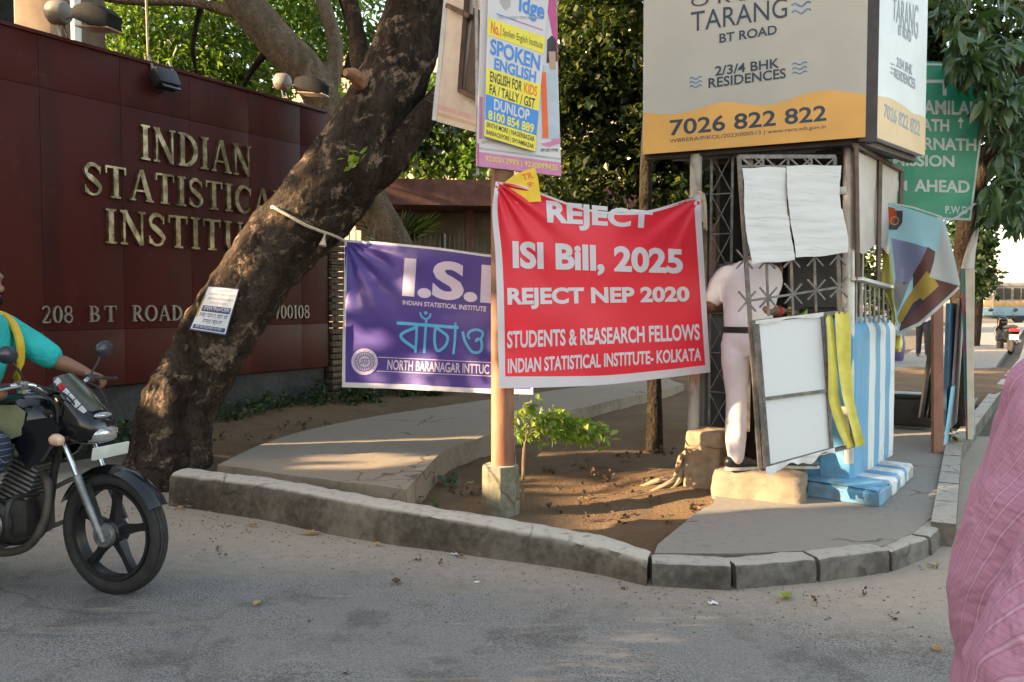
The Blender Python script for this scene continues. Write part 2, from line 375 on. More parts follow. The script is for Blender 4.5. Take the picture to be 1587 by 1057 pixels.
# long concrete kerb
KB = [(262, 784), (403, 805), (536, 833), (709, 858), (888, 883), (1002, 908)]
KT = [(262, 733), (403, 751), (536, 776), (709, 806), (888, 838), (1007, 866)]
kb = MB(); st = []
for i, (b, tp) in enumerate(zip(KB, KT)):
    B = G(*b, 0); T = at(tp[0], tp[1], B.y+.025); T.x = B.x; st.append((B.x, B.y, T.z))
K = cr(st, 14); dn = Vector((-.2, .98, 0)).normalized()
dn = Vector((.30, .954, 0)); wd_k = .235
def kj(p, a): q = Vector(p); return q+Vector((noise.noise(q*6+Vector((a, 0, 0))), noise.noise(q*6+Vector((0, a, 9))), noise.noise(q*6+Vector((3, a, 0)))))*.007+Vector((0, noise.noise(q*21), noise.noise(q*23+Vector((4, 0, 0)))))*.0065
rows = []
for i, (x, y, h) in enumerate(K):
    w = wd_k*(1 if i < len(K)-8 else 1-.25*(i-len(K)+8)/8)
    p = Vector((x, y, 0)); sec = [(0, -.08), (.0, h*.35), (.006, h*.7), (.014, h-.035), (.028, h-.010), (.055, h), (w*.55, h+.004), (w-.03, h), (w-.004, h-.02), (w, -.08)]
    rows.append([kj(p+dn*a+Vector((0, 0, z)), 1.0*k) for k, (a, z) in enumerate(sec)])
ns = len(rows[0])
kb.add([v for r in rows for v in r], [(i*ns+j, (i+1)*ns+j, (i+1)*ns+j+1, i*ns+j+1) for i in range(len(rows)-1) for j in range(ns-1)]+[tuple(range(ns)), tuple((len(rows)-1)*ns+j for j in range(ns-1, -1, -1))])
# two drain holes at the foot of the kerb, their shade painted as dark plugs
o = tag(kb.build("kerb", [m_kerb], ang=50), kind='structure')
dh = MB(); md_dark = basic("drain_hole_shade", (.006, .005, .004, 1), 1, .2)
for px, py in ((413, 803), (506, 823)):
    c = G(px, py, .0); n = 9
    pts = [Vector((c.x, c.y-.012, .0))+Vector((.045*math.cos(a)*(1+.25*noise.noise(Vector((a, px, 0)))), -.30*.045*math.cos(a), abs(.042*math.sin(a)))) for a in [math.pi*k/(n-1) for k in range(n)]]
    dh.prism(pts, (0, .03, 0))
tag(dh.build("kerb_drain_hole", md_dark, smooth=False), kind='structure')

# corner kerb stones
KS = [((1009, 908), (1134, 915), (1009, 870), (1134, 870)), ((1141, 914), (1265, 903), (1141, 872), (1263, 866)), ((1270, 902), (1379, 888), (1268, 867), (1376, 861)),
      ((1383, 887), (1440, 864), (1381, 858), (1428, 838)), ((1444, 862), (1480, 824), (1432, 836), (1462, 803))]
ZP = .125
for i, (bl, br_, tl, tr_) in enumerate(KS):
    a = G(*bl, 0); b = G(*br_, 0); d = (b-a).normalized(); n_ = Vector((-d.y, d.x, 0)); h = ZP-.012*(i > 2)
    m = MB(); L = (b-a).length; bm_w = .13
    mid = (a+b)/2+n_*bm_w/2; rot = Matrix(((d.x, n_.x, 0), (d.y, n_.y, 0), (0, 0, 1)))
    def sf(u, v, L=L, h=h):   # rounded block wrapped as a grid
        th = [(-.5, 0), (-.5, .7), (-.44, .93), (-.3, 1), (.5, 1), (.5, 0)]; k = min(int(v*5), 4); f = v*5-k; q = (th[k][0]*(1-f)+th[k+1][0]*f, th[k][1]*(1-f)+th[k+1][1]*f)
        e = 1-.10*max(0, abs(u-.5)*2-.9)/.1
        p = mid+rot @ Vector(((u-.5)*(L-.006), q[0]*bm_w, 0)); p.z = -.03+(h+.03)*q[1]*(1-.06*(1-e)*10*.3)
        return p+Vector((noise.noise(p*9), noise.noise(p*9+Vector((5, 0, 0))), noise.noise(p*9+Vector((0, 5, 0)))))*.007
    m.grid(sf, 22, 15)
    for e in (0, 1): m.poly([sf(e, v/15) for v in range(16)][::(1 if e else -1)])
    tag(m.build("kerb_stone", m_stone, ang=55), kind='structure')
# corner pavement sheet
pv = MB(); zt = ZP-.006
P0 = [G(*p, zt) for p in ((1020, 843), (1080, 794), (1105, 780))]
back = [Vector((1.9, 7.2, zt)), Vector((2.6, 9.5, zt)), Vector((9.5, 20.5, zt)), Vector((33, 62, zt)), Vector((37, 60, zt)), Vector((11.3, 19.4, zt))]
P1 = [G(*p, zt) for p in ((1474, 690), (1464, 760), (1446, 800), (1416, 824), (1369, 846), (1262, 853), (1134, 858), (1014, 857))]
poly = P0+back+P1
pv.prism([p+Vector((0, 0, -.16)) for p in poly], (0, 0, .16)); tag(pv.build("pavement", m_pave, smooth=False), kind='structure')
# low edge kerb along the main road
ek = MB(); e0 = G(1462, 812, ZP+.01); e1 = G(1478, 690, ZP+.01); far = Vector((12.2, 20, ZP+.01)); far2 = Vector((37.6, 60.6, ZP+.01))
for a, b in ((e0, e1), (e1, far), (far, far2)):
    L = (b-a).length; k = max(1, int(L/.55)) if L < 20 else 8
    for j in range(k):
        p = a.lerp(b, j/k); q = a.lerp(b, (j+1)/k-.012/L); z_ = Vector((0, 0, -.07+.006*random.random())); ek.bar(p+z_, q+z_, .13, .15, up=(0, 0, 1))
tag(ek.build("edge_kerb", m_stone, smooth=False), kind='structure')

# raised concrete path that curves away behind the kerb
SL = [(337, 720), (403, 690), (464, 669), (556, 649), (658, 634), (760, 619), (900, 599), (1030, 584)]
SR = [(630, 759), (653, 734), (679, 706), (709, 690), (760, 673), (830, 650), (907, 630), (1060, 597)]
ZS = .235
Lp = cr([tuple(G(*p, ZS)) for p in SL], 6); Rp = cr([tuple(G(*p, ZS)) for p in SR], 6)
sl = MB()
def sfn(u, v):
    i = v*(len(Lp)-1); k = min(int(i), len(Lp)-2); f = i-k; l = Lp[k]*(1-f)+Lp[k+1]*f; r = Rp[k]*(1-f)+Rp[k+1]*f; p = Vector(l*(1-u)+r*u); p.z += .012*noise.noise(p*1.3)+.006*noise.noise(p*5); return p
nu, nv = 24, len(Lp)-1
sl.grid(sfn, nu, nv)
for ed in (0, 1):
    T = [sfn(ed, v/nv) for v in range(nv+1)]; Bt = [p+Vector((0.02*(1 if ed else -1), -.01, -.32)) for p in T]; md = [p+Vector((.012*noise.noise(p*7), 0, -.05)) for p in T]
    k = len(T); f = [(i, i+1, k+i+1, k+i) for i in range(k-1)]+[(k+i, k+i+1, 2*k+i+1, 2*k+i) for i in range(k-1)]
    sl.add(T+md+Bt, f if ed == 0 else [tuple(reversed(q)) for q in f])
T = [sfn(u/nu, 0) for u in range(nu+1)]; sl.add(T+[p+Vector((0, .012*noise.noise(p*9), -.3)) for p in T], [(i, nu+1+i, nu+2+i, i+1) for i in range(nu)])
tag(sl.build("path", m_slab, ang=35), kind='structure')

# bare earth behind the kerb
def soil_z(x, y):
    z = .045+.03*noise.noise(Vector((x*.9, y*.9, 1)))+.018*noise.noise(Vector((x*3, y*3, 5)))+.008*noise.noise(Vector((x*9, y*9, 2)))
    z += .16*max(0, min(1, (-1.7-x+.25*(y-7))/1.2))                    # bank towards the wall
    r = math.hypot(x-1.34, y-6.25); z += .10*math.exp(-(r/.5)**2)     # earth heaped at the booth
    r = math.hypot(x-1.9, y-5.75); z += .07*math.exp(-(r/.45)**2)
    r = math.hypot(x-1.75, y-8.6); z += .12*math.exp(-(r/.5)**2)
    z += .10*max(0, min(1, (y-7.5)/5)); return z
so = MB()
def sofn(u, v):
    ku = u*(len(K)-1); i = min(int(ku), len(K)-2); f = ku-i; a = np.array(K[i])*(1-f)+np.array(K[i+1])*f
    x = a[0]+dn.x*.12; y = a[1]+dn.y*.12
    far_x = -9+20*u; far_y = 17.0
    if u < .5: far_x = -9+9*u*2*.9
    vv = v**1.6; X = x*(1-vv)+far_x*vv; Y = y*(1-vv)+far_y*vv; return (X, Y, soil_z(X, Y))
so.grid(sofn, 150, 130); tag(so.build("soil", m_soil), kind='structure')

# ================================================================ RED GRANITE WALL
WD = Vector((.5236, .852, 0)); WN = Vector((.852, -.5236, 0)); WA = Vector((-3.15, 8.8, 0))
def WP(s, z, off=0): return WA+WD*s+WN*off+Vector((0, 0, z))
wpl = Plane(WA, WA+WD, WA+Vector((0, 0, 1)))
def wsz(px, py): p = wpl(px, py); return (p-WA).dot(WD), p.z
S0, S1, ZW = -2.60, 1.72, 3.74
def granite():
    t = NT("red_granite"); v = t.pos(); a = t.noise(1.1, 6, .6, v); b = t.noise(160, 3, .6, v); st = t.noise(1.0, 6, .65, t.scale(v, (2.2, 2.2, .35)))
    c = t.mix(b, (.030, .0042, .0034, 1), (.080, .0105, .008, 1)); c = t.mix(t.math('MULTIPLY', t.step(st, .42, .66), .75), c, (.022, .005, .005, 1))
    c = t.mix(t.math('MULTIPLY', t.step(t.noise(3.5, 8, .7, v), .6, .72), .22), c, (.15, .06, .05, 1)); t.set(c, None, 0, .16)
    t.L(t.mix(a, (.30, .30, .30, 1), (.62, .62, .62, 1)), t.b.inputs["Roughness"]); t.bump(a, .10, .01); return t.mat
m_gran = granite(); m_gap = basic("joint_mortar", (.03, .014, .012, 1), .9, .3)
m_plinth = concrete_mat("plinth_concrete", (.065, .064, .062, 1), (.022, .024, .027, 1), .5)
wt = thing("boundary_wall", "long dark red granite wall with raised metal lettering behind the leaning tree", "wall", WP((S0+S1)/2, 0))
Wrot = Matrix(((WD.x, WN.x, 0), (WD.y, WN.y, 0), (0, 0, 1)))
core = MB(); core.box(WP((S0+S1)/2, ZW/2+.33, -.20), (S1-S0-.02, .33, ZW-.70), Wrot); core.build("wall_core", m_gap, wt, smooth=False)
pn = MB(); ss = [S0]+[s for s in [-.235+.76*k for k in range(-6, 6)] if S0+.1 < s < S1-.1]+[S1]; zs = [.66, 1.19, 3.29, ZW]
for i in range(len(ss)-1):
    for j in range(len(zs)-1):
        a, b = ss[i]+.0016, ss[i+1]-.0016; c, d = zs[j]+.0016, zs[j+1]-.0016
        pn.box(WP((a+b)/2, (c+d)/2, -.02+.0008*random.uniform(-1, 1)), (b-a, .04, d-c), Wrot, .0015)
pn.build("granite_panel", m_gran, wt, ang=30)
cp = MB(); cp.box(WP((S0+S1)/2, ZW+.012, -.19), (S1-S0+.03, .42, .035), Wrot, .006); cp.build("coping", m_gran, wt)
ed = MB()
for s_ in (S0-.02, S1+.02): ed.box(WP(s_, ZW/2+.33, -.2), (.04, .36, ZW-.68), Wrot, .004)
ed.build("end_panel", m_gran, wt)
pl_ = MB(); pl_.box(WP((S0+S1)/2, .28, -.21), (S1-S0-.03, .30, .74), Wrot, .008); pl_.build("plinth", m_plinth, wt)

# serif metal letters, each stroke a raised bar with its own little serifs
def arc(cx, cy, rx, ry, a0, a1, n=14): return [(cx+rx*math.cos(R(a0+(a1-a0)*i/n)), cy+ry*math.sin(R(a0+(a1-a0)*i/n))) for i in range(n+1)]
def sw(n, lo, hi): return [lo+(hi-lo)*math.sin(math.pi*i/n) for i in range(n+1)]
TK, TN = .17, .075
def stem(x, w=TK, y0=0, y1=1, s0=True, s1=True):
    r = [([(x, y0), (x, y1)], w)]
    if s0: r.append(([(x-w/2-.08, y0+.03), (x+w/2+.08, y0+.03)], .06))
    if s1: r.append(([(x-w/2-.08, y1-.03), (x+w/2+.08, y1-.03)], .06))
    return r
SER = {
 'I': (.36, stem(.18)),
 'N': (.86, stem(.14, TN, 0, 1)+stem(.74, TN, 0, 1, False)+[([(.13, .97), (.73, .03)], TK)]),
 'D': (.82, stem(.19)+[(arc(.22, .5, .50, .465, 90, -90, 20), sw(20, .07, .18))]),
 'A': (.84, [([(.10, .02), (.41, 1)], TN), ([(.43, 1), (.74, .02)], TK), ([(.20, .33), (.62, .33)], .06), ([(0, .03), (.22, .03)], .06), ([(.58, .03), (.88, .03)], .06)]),
 'S': (.60, [([(.53, .80)]+arc(.30, .735, .22, .225, 30, 200, 14)+[(.20, .58), (.42, .42)]+arc(.30, .265, .24, .225, 20, -160, 14)[1:]+[(.06, .20)], [.06]+sw(14, .08, .13)+[.17, .17]+sw(13, .13, .07)+[.06]), ([(.54, .70), (.54, .92)], .045), ([(.05, .08), (.05, .31)], .045)]),
 'T': (.76, stem(.38, TK, 0, 1, True, False)+[([(.03, .965), (.73, .965)], .07), ([(.05, .98), (.05, .76)], .05), ([(.71, .98), (.71, .76)], .05)]),
 'C': (.78, [(arc(.42, .5, .35, .465, 42, 318, 26), sw(26, .06, .17)), ([(.70, .66), (.70, .93)], .05)]),
 'L': (.68, stem(.19)+[([(.2, .035), (.64, .035)], .07), ([(.62, .02), (.62, .27)], .05)]),
 'U': (.84, stem(.18, TK, .3, 1, False)+stem(.70, TN, .3, 1, False)+[(arc(.44, .32, .26, .285, 180, 360, 16), [.17-.1*i/16 for i in range(17)])]),
 'E': (.70, stem(.19)+[([(.2, .965), (.60, .965)], .07), ([(.2, .51), (.50, .51)], .06), ([(.2, .035), (.64, .035)], .07), ([(.60, .98), (.60, .78)], .05), ([(.62, .02), (.62, .26)], .05), ([(.49, .40), (.49, .62)], .045)]),
 'B': (.72, stem(.19)+[(arc(.26, .735, .29, .235, 90, -90, 14), sw(14, .06, .15)), (arc(.26, .265, .35, .235, 90, -90, 14), sw(14, .06, .16))]),
 'R': (.82, stem(.19)+[(arc(.26, .735, .32, .235, 90, -90, 14), sw(14, .06, .15)), ([(.36, .50), (.72, .04)], TK), ([(.64, .03), (.86, .03)], .06)]),
 'O': (.86, [(arc(.43, .5, .36, .465, 90, 450, 32), [.075+.1*abs(math.cos(2*math.pi*i/32+math.pi/2)) for i in range(33)])]),
 '0': (.60, [(arc(.30, .5, .23, .465, 90, 450, 28), [.07+.09*abs(math.cos(2*math.pi*i/28+math.pi/2)) for i in range(29)])]),
 '2': (.60, [(arc(.28, .74, .21, .225, 165, -30, 14)+[(.30, .34), (.08, .06)], sw(14, .10, .10)+[.12, .07]), ([(.05, .05), (.54, .05)], .10), ([(.53, .02), (.55, .22)], .05)]),
 '8': (.60, [(arc(.30, .745, .19, .215, 90, 450, 22), .10), (arc(.30, .27, .23, .235, 90, 450, 22), .11)]),
 '1': (.40, stem(.2, TK)+[([(.04, .82), (.2, .96)], .07)]),
 '7': (.56, [([(.04, .95), (.53, .95)], .10), ([(.51, .95), (.22, .0)], .13), ([(.06, .97), (.06, .74)], .05)]),
 ' ': (.45, []) }
def brass():
    t = NT("letter_metal"); v = t.pos(); c = t.mix(t.step(t.noise(9, 5, .6, v), .4, .65), (.17, .13, .08, 1), (.46, .385, .27, 1)); t.set(c, .32, .85); t.bump(t.noise(40, 4, .6, v), .15, .004); return t.mat
m_brass = brass(); m_dull = basic("letter_dull_metal", (.22, .19, .17, 1), .5, .3, 20, .7)
def serif_line(name, words, mt, depth):
    mb = MB(); k = 0
    for word, x0, x1, yt, yb in words:
        s0, zb = wsz(x0, yb); _, zt_ = wsz(x0, yt); s1 = wsz(x1, yb)[0]; h = zt_-zb
        ws = [SER[c][0] for c in word]; tot = sum(ws)+.10*(len(ws)-1); sx = (s1-s0)/tot; cur = s0
        for c, w in zip(word, ws):
            for pts, wid in SER[c][1]:
                k += 1; V, fs = ribbon2d(pts, wid); front = depth+.0007*(k % 5)
                A = [WP(cur+p[0]*sx, zb+p[1]*h, front) for p in V]; Bk = [WP(cur+p[0]*sx, zb+p[1]*h, .001) for p in V]; n = len(V)
                side = []
                for i in range(len(pts)-1):
                    side += [(2*i, 2*i+2, n+2*i+2, n+2*i), (2*i+3, 2*i+1, n+2*i+1, n+2*i+3)]
                mb.add(A+Bk, fs+side+[(1, 0, n, n+1), (n-2, n-1, 2*n-1, 2*n-2)])
            cur += (w+.10)*sx
    return mb.build(name, mt, wt, smooth=False)
serif_line("lettering", [("INDIAN", 215, 386, 193, 247)], m_brass, .035)
serif_line("lettering", [("STATISTICAL", 127, 440, 251, 302)], m_brass, .035)
serif_line("lettering", [("INSTITUTE", 161, 430, 323, 377)], m_brass, .035)
serif_line("lettering", [("208", 63, 112, 474, 501), ("B", 136, 154, 474, 499), ("T", 160, 180, 474, 499), ("ROAD", 203, 281, 473, 498), ("700108", 424, 478, 473, 494)], m_dull, .02)

# brick pier at the wall's end
def brick_mat():
    t = NT("pier_brick"); v = t.pos(); b = t.N("TexBrick"); t.L(t.scale(v, (1, 1, 1)), b.inputs[0]); x, y, z = t.sep(v)
    cmb = t.N("CombineXYZ"); t.L(t.math('ADD', t.math('MULTIPLY', x, .52), t.math('MULTIPLY', y, .85)), cmb.inputs[0]); t.L(z, cmb.inputs[1]); t.L(cmb.outputs[0], b.inputs[0])
    b.inputs["Scale"].default_value = 1; b.inputs["Brick Width"].default_value = .11; b.inputs["Row Height"].default_value = .075; b.inputs["Mortar Size"].default_value = .008
    b.inputs["Color1"].default_value = (.11, .06, .035, 1); b.inputs["Color2"].default_value = (.17, .10, .06, 1); b.inputs["Mortar"].default_value = (.03, .025, .02, 1)
    t.set(t.mix(t.noise(12, 5, .6, v), b.outputs[0], t.mix(.5, b.outputs[0], (.03, .03, .025, 1))), .9); return t.mat
pr = MB()
for k in range(34):
    z = .12+.078*k; c = WP(S1+.16, z+.033, -.12); pr.box(c+WN*random.uniform(-.008, .008), (.24, .3, .066), Wrot, .008)
po = MB(); po = tag(pr.build("brick_pier", brick_mat(), ang=30), "narrow weathered brick pier closing the far end of the red wall", "pier")
# ================================================================ TREES
def bark_mat(name, dark, mid, pale, patch_amt=.55):
    t = NT(name); v = t.pos(); st = t.noise(3.2, 8, .72, t.scale(v, (1.6, 1.6, .55)), .5); f = t.noise(26, 8, .7, v); p = t.noise(4.0, 7, .72, v, .6)
    vor = t.N("TexVoronoi", feature='F1'); vor.inputs["Scale"].default_value = 34; t.L(t.scale(v, (1, 1, .45)), vor.inputs["Vector"])
    c = t.mix(t.step(st, .35, .68), dark, mid); c = t.mix(t.math('MULTIPLY', t.step(p, patch_amt, patch_amt+.07), t.step(f, .34, .56)), c, pale); c = t.mix(t.step(f, .30, .48), mul(dark, .6), c); c = t.mix(t.math('MULTIPLY', t.step(t.noise(9, 7, .75, v, .3), .58, .64), .6), c, (pale[0]*.8, pale[1]*.86, pale[2]*.9, 1)); t.set(c, .95, 0, .12)
    t.bump(t.math('ADD', t.math('ADD', t.math('MULTIPLY', st, 1.3), f), t.math('MULTIPLY', vor.outputs["Distance"], .5)), 1.0, .035); return t.mat
m_bark = bark_mat("main_bark", (.020, .0145, .011, 1), (.072, .053, .039, 1), (.24, .172, .122, 1), .545)
m_bark2 = bark_mat("pale_bark", (.10, .075, .05, 1), (.20, .145, .10, 1), (.28, .22, .16, 1), .6)
m_bark3 = bark_mat("dark_bark", (.02, .015, .011, 1), (.05, .038, .027, 1), (.09, .07, .05, 1), .6)
def leaves(mb, clumps, size, n_per=1.0, droop=.5, aspect=.38, seed=1, fold=.25, jitter=.35, shell=.55, outward=.6):
    """clumps: (centre, (rx,ry,rz), count). two folded triangles per leaf, gathered in small sprays"""
    g = np.random.default_rng(seed)
    for c, r, n in clumps:
        n = int(n*n_per); r = np.array(r if isinstance(r, (tuple, list)) else (r, r, r)); ns = max(1, n//7)
        d = g.normal(size=(ns, 3)); d /= np.linalg.norm(d, axis=1)[:, None]; rad = (shell+(1-shell)*g.random((ns, 1)))**1.0*np.where(g.random((ns, 1)) < .25, g.random((ns, 1)), 1)
        sp = np.array(c)+d*r*rad; ax = d*outward+g.normal(size=(ns, 3))*.7; ax[:, 2] -= droop; ax /= np.linalg.norm(ax, axis=1)[:, None]
        idx = np.repeat(np.arange(ns), 7)[:n] if n >= 7 else np.arange(ns)
        k = len(idx); t = g.random((k, 1)); base = sp[idx]+ax[idx]*size*2.2*(t-.3)+g.normal(size=(k, 3))*size*jitter
        L = ax[idx]*.75+g.normal(size=(k, 3))*.55; L /= np.linalg.norm(L, axis=1)[:, None]
        up = np.array((0, 0, 1.0))+g.normal(size=(k, 3))*.5; sd_ = np.cross(L, up); sd_ /= np.linalg.norm(sd_, axis=1)[:, None]+1e-9; nr = np.cross(sd_, L)
        sz = size*(.65+.7*g.random((k, 1))); a = base; b = base+L*sz; m = base+L*sz*.45; w = sz*aspect
        l = m+sd_*w+nr*w*fold; r_ = m-sd_*w+nr*w*fold; V = np.stack([a, l, b, r_], 1).reshape(-1, 3); i = np.arange(k)[:, None]*4
        Fq = np.concatenate([i+np.array([[0, 1, 2]]), i+np.array([[0, 2, 3]])], 1).reshape(-1, 3); mb.np_add(V, Fq)
    return mb
def big_leaves(mb, spots, size, seed=3, droop=.7, aspect=.22):
    """spots: twig tips; a whorl of long pointed leaves on each, every leaf six faces with a fold and a curl"""
    g = np.random.default_rng(seed)
    for tip, dirv, cnt in spots:
        dirv = Vector(dirv).normalized()
        for k in range(cnt):
            sz = size*g.uniform(.7, 1.25); a = g.uniform(0, 6.28); u, v = tri_frame(dirv); L = (dirv*g.uniform(.2, .9)+u*math.cos(a)*.9+v*math.sin(a)*.9+Vector((0, 0, -droop*g.uniform(.3, 1.3)))).normalized()
            up = Vector((g.normal()*.4, g.normal()*.4, 1)); s_ = L.cross(up).normalized(); n_ = s_.cross(L); p = Vector(tip)-dirv*g.uniform(0, .12); V = []
            for f, w, dz in ((0, .05, 0), (.3, .85, .02), (.62, .9, -.02), (1.0, .03, -.16)):
                c = p+L*(sz*f)+n_*(dz*sz); V += [c+s_*(w*aspect*sz)+n_*(.06*sz*w), c, c-s_*(w*aspect*sz)+n_*(.06*sz*w)]
            mb.add(V, [q for j in range(3) for q in ((3*j, 3*j+3, 3*j+4, 3*j+1), (3*j+1, 3*j+4, 3*j+5, 3*j+2))])
def limb(mb, pts, n=14, k=8, wob=.08, wsc=3.0, caps=True):
    """pts (x,y,z,r)"""
    q = cr(pts, k); mb.tube([p[:3] for p in q], [max(p[3], .004) for p in q], n, caps, wob=wob, wsc=wsc)
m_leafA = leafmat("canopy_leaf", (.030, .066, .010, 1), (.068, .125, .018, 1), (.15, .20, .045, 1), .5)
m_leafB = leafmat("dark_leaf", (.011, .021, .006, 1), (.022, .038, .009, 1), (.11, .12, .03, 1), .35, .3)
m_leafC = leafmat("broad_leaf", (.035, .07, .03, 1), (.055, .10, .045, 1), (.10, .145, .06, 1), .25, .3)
m_leafD = leafmat("young_leaf", (.10, .17, .02, 1), (.17, .26, .03, 1), (.26, .30, .05, 1), .4, .4)
m_leafE = leafmat("undergrowth_leaf", (.012, .03, .008, 1), (.025, .05, .012, 1), (.045, .075, .02, 1), .3)

# the leaning street tree
mt_base = G(262, 738, .06); YB = mt_base.y
def tp(px, py, w, y): p = at(px, py, y); return (p.x, p.y, p.z, w*.5*y/F)
TRK = [tp(252, 772, 165, YB), tp(262, 715, 132, YB), tp(275, 640, 118, YB), tp(315, 560, 115, YB+.02), tp(365, 475, 116, YB+.05), tp(422, 395, 118, YB+.08), tp(490, 320, 128, YB+.1), tp(545, 250, 128, YB+.12), tp(590, 165, 112, YB+.15), tp(625, 85, 104, YB+.18), tp(652, 0, 100, YB+.2), tp(672, -90, 92, YB+.2), tp(700, -200, 80, YB+.3), tp(740, -330, 60, YB+.4)]
tm = thing("leaning_tree", "old dark barked tree leaning to the right with a paper notice on its trunk", "tree", mt_base)
tk = MB(); q = cr(TRK, 10)
def trunk_r(i): return q[i][3]
# flared, lumpy, fissured stem
q = cr(TRK, 26); tk.tube([p[:3] for p in q], [p[3]*.94*(1+.012*math.sin(i*.7)) for i, p in enumerate(q)], 110, True, wob=.06, wsc=4.2)
# long fissures and scabs of bark, as relief
NQ = 110
for i in range(len(q)):
    c = Vector(q[i][:3])
    for j in range(NQ):
        v = Vector(tk.v[i*NQ+j]); ang_ = 2*math.pi*j/NQ; u_ = Vector((math.cos(ang_)*3.2, math.sin(ang_)*3.2, i*.045)); f_ = abs(noise.noise(u_*1.5)); f2_ = noise.noise(u_*4.1+Vector((9, 0, i*.03))); f3_ = noise.noise(v*16)
        d_ = (.009*min(f_*3, 1)+.006*f2_+.005*f3_+.003*noise.noise(v*40))
        tk.v[i*NQ+j] = tuple(v+(v-c).normalized()*d_)
q = cr(TRK, 10)
tk.build("trunk", m_bark, tm, ang=60)
bq = MB(); limb(bq, [tp(540, 290, 70, YB+.1), tp(588, 258, 62, YB+.02), tp(625, 220, 48, YB-.0), tp(672, 165, 40, YB), tp(735, 95, 40, YB+.3), tp(830, 0, 36, YB+.7), tp(950, -120, 28, YB+1)], 20); bq.build("limb", m_bark, tm, ang=60)
bq = MB(); limb(bq, [tp(585, 150, 50, YB+.2), tp(560, 95, 34, YB+.3), tp(552, 50, 26, YB+.35), tp(540, -10, 24, YB+.4), tp(505, -150, 20, YB+.6), tp(480, -260, 12, YB+.6)], 14); bq.build("limb", m_bark, tm, ang=60)
bq = MB(); limb(bq, [tp(560, 130, 24, YB-.1), tp(548, 116, 20, YB-.2), tp(535, 112, 12, YB-.26)], 9); bq.build("limb_stub", basic("cut_wood", (.26, .13, .06, 1), .8, .3, 20), tm)
cw = MB()
def C_(px, py, y, r, n): return (tuple(at(px, py, y)), r, n)
leaves(cw, [C_(480, -330, YB+.6, (1.1, 1.2, .7), 2300), C_(750, -420, YB+.5, (1.3, 1.4, .8), 3000), C_(1000, -300, YB+1.2, (1.0, 1.1, .6), 1800), C_(620, -560, YB+.2, (1.6, 1.6, .8), 2600), C_(300, -420, YB+.2, (1.1, 1.2, .7), 1500)], .12, 1, .5, .3, 11)
cw.build("crown", m_leafA, tm, smooth=False)
# bushy sprig hanging from its limb
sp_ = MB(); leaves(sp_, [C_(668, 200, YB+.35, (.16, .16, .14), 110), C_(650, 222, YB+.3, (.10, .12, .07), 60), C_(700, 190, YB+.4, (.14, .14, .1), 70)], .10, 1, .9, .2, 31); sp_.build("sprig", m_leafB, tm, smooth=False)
sp2 = MB(); leaves(sp2, [C_(558, 240, YB-.32, .05, 14)], .07, 1, .3, .3, 5); sp2.build("shoot", m_leafD, tm, smooth=False)

# tree growing behind the wall, leaning left
Y2 = 11.6; b2 = at(640, 470, Y2)
t2 = thing("pale_tree", "pale smooth trunked tree leaning left behind the end of the red wall", "tree", (b2.x, b2.y, .1))
m = MB(); limb(m, [tp(668, 600, 66, Y2), tp(645, 470, 58, Y2), tp(612, 380, 52, Y2), tp(570, 300, 50, Y2), tp(525, 205, 52, Y2), tp(478, 115, 56, Y2), tp(425, 60, 58, Y2), tp(378, 0, 56, Y2), tp(320, -100, 44, Y2), tp(250, -220, 30, Y2)], 22, 8, .05); m.build("trunk", m_bark2, t2, ang=60)
for L in ([tp(395, 25, 26, Y2), tp(300, 5, 12, Y2+.3), tp(200, 3, 9, Y2+.5), tp(120, -8, 6, Y2+.6)], [tp(500, 160, 34, Y2), tp(520, 80, 24, Y2+.3), tp(500, 0, 22, Y2+.3), tp(470, -100, 16, Y2+.3)], [tp(535, 120, 12, Y2+1.2), tp(548, 60, 16, Y2+1.2), tp(520, -40, 16, Y2+1.2)], [tp(430, 60, 16, Y2), tp(390, 110, 9, Y2+.6), tp(372, 150, 5, Y2+.9)], [tp(330, -60, 12, Y2+.4), tp(300, 60, 7, Y2+.6), tp(305, 120, 4, Y2+.8)]):
    m = MB(); limb(m, L, 9, 6, .05); m.build("limb", m_bark2 if L[0][3] > .1 else m_bark3, t2, ang=60)
m = MB()
cl = [C_(x, y, Y2+dy, r, n) for x, y, dy, r, n in ((205, 30, 1.6, (.8, .8, .5), 1050), (250, 90, 2.0, (.8, .8, .45), 1050), (330, 60, 1.4, (.7, .8, .5), 1050), (300, 130, 2.3, (.8, .8, .35), 909), (380, 130, 2.0, (.7, .7, .4), 909), (440, 30, 2.4, (.8, .8, .5), 909),
    (400, -30, 1.5, (1, 1, .5), 1050), (480, 90, 2.2, (.7, .7, .5), 770), (540, 30, 1.8, (.7, .8, .6), 909), (210, -60, 1.2, (1.2, 1.2, .6), 1120), (560, -70, 1.5, (1, 1, .6), 909), (300, -160, .5, (1.6, 1.6, .8), 1540), (590, 90, 2.4, (.6, .6, .5), 489))]
leaves(m, cl, .15, 1, .35, .17, 21, jitter=.5); m.build("crown", m_leafA, t2, smooth=False)

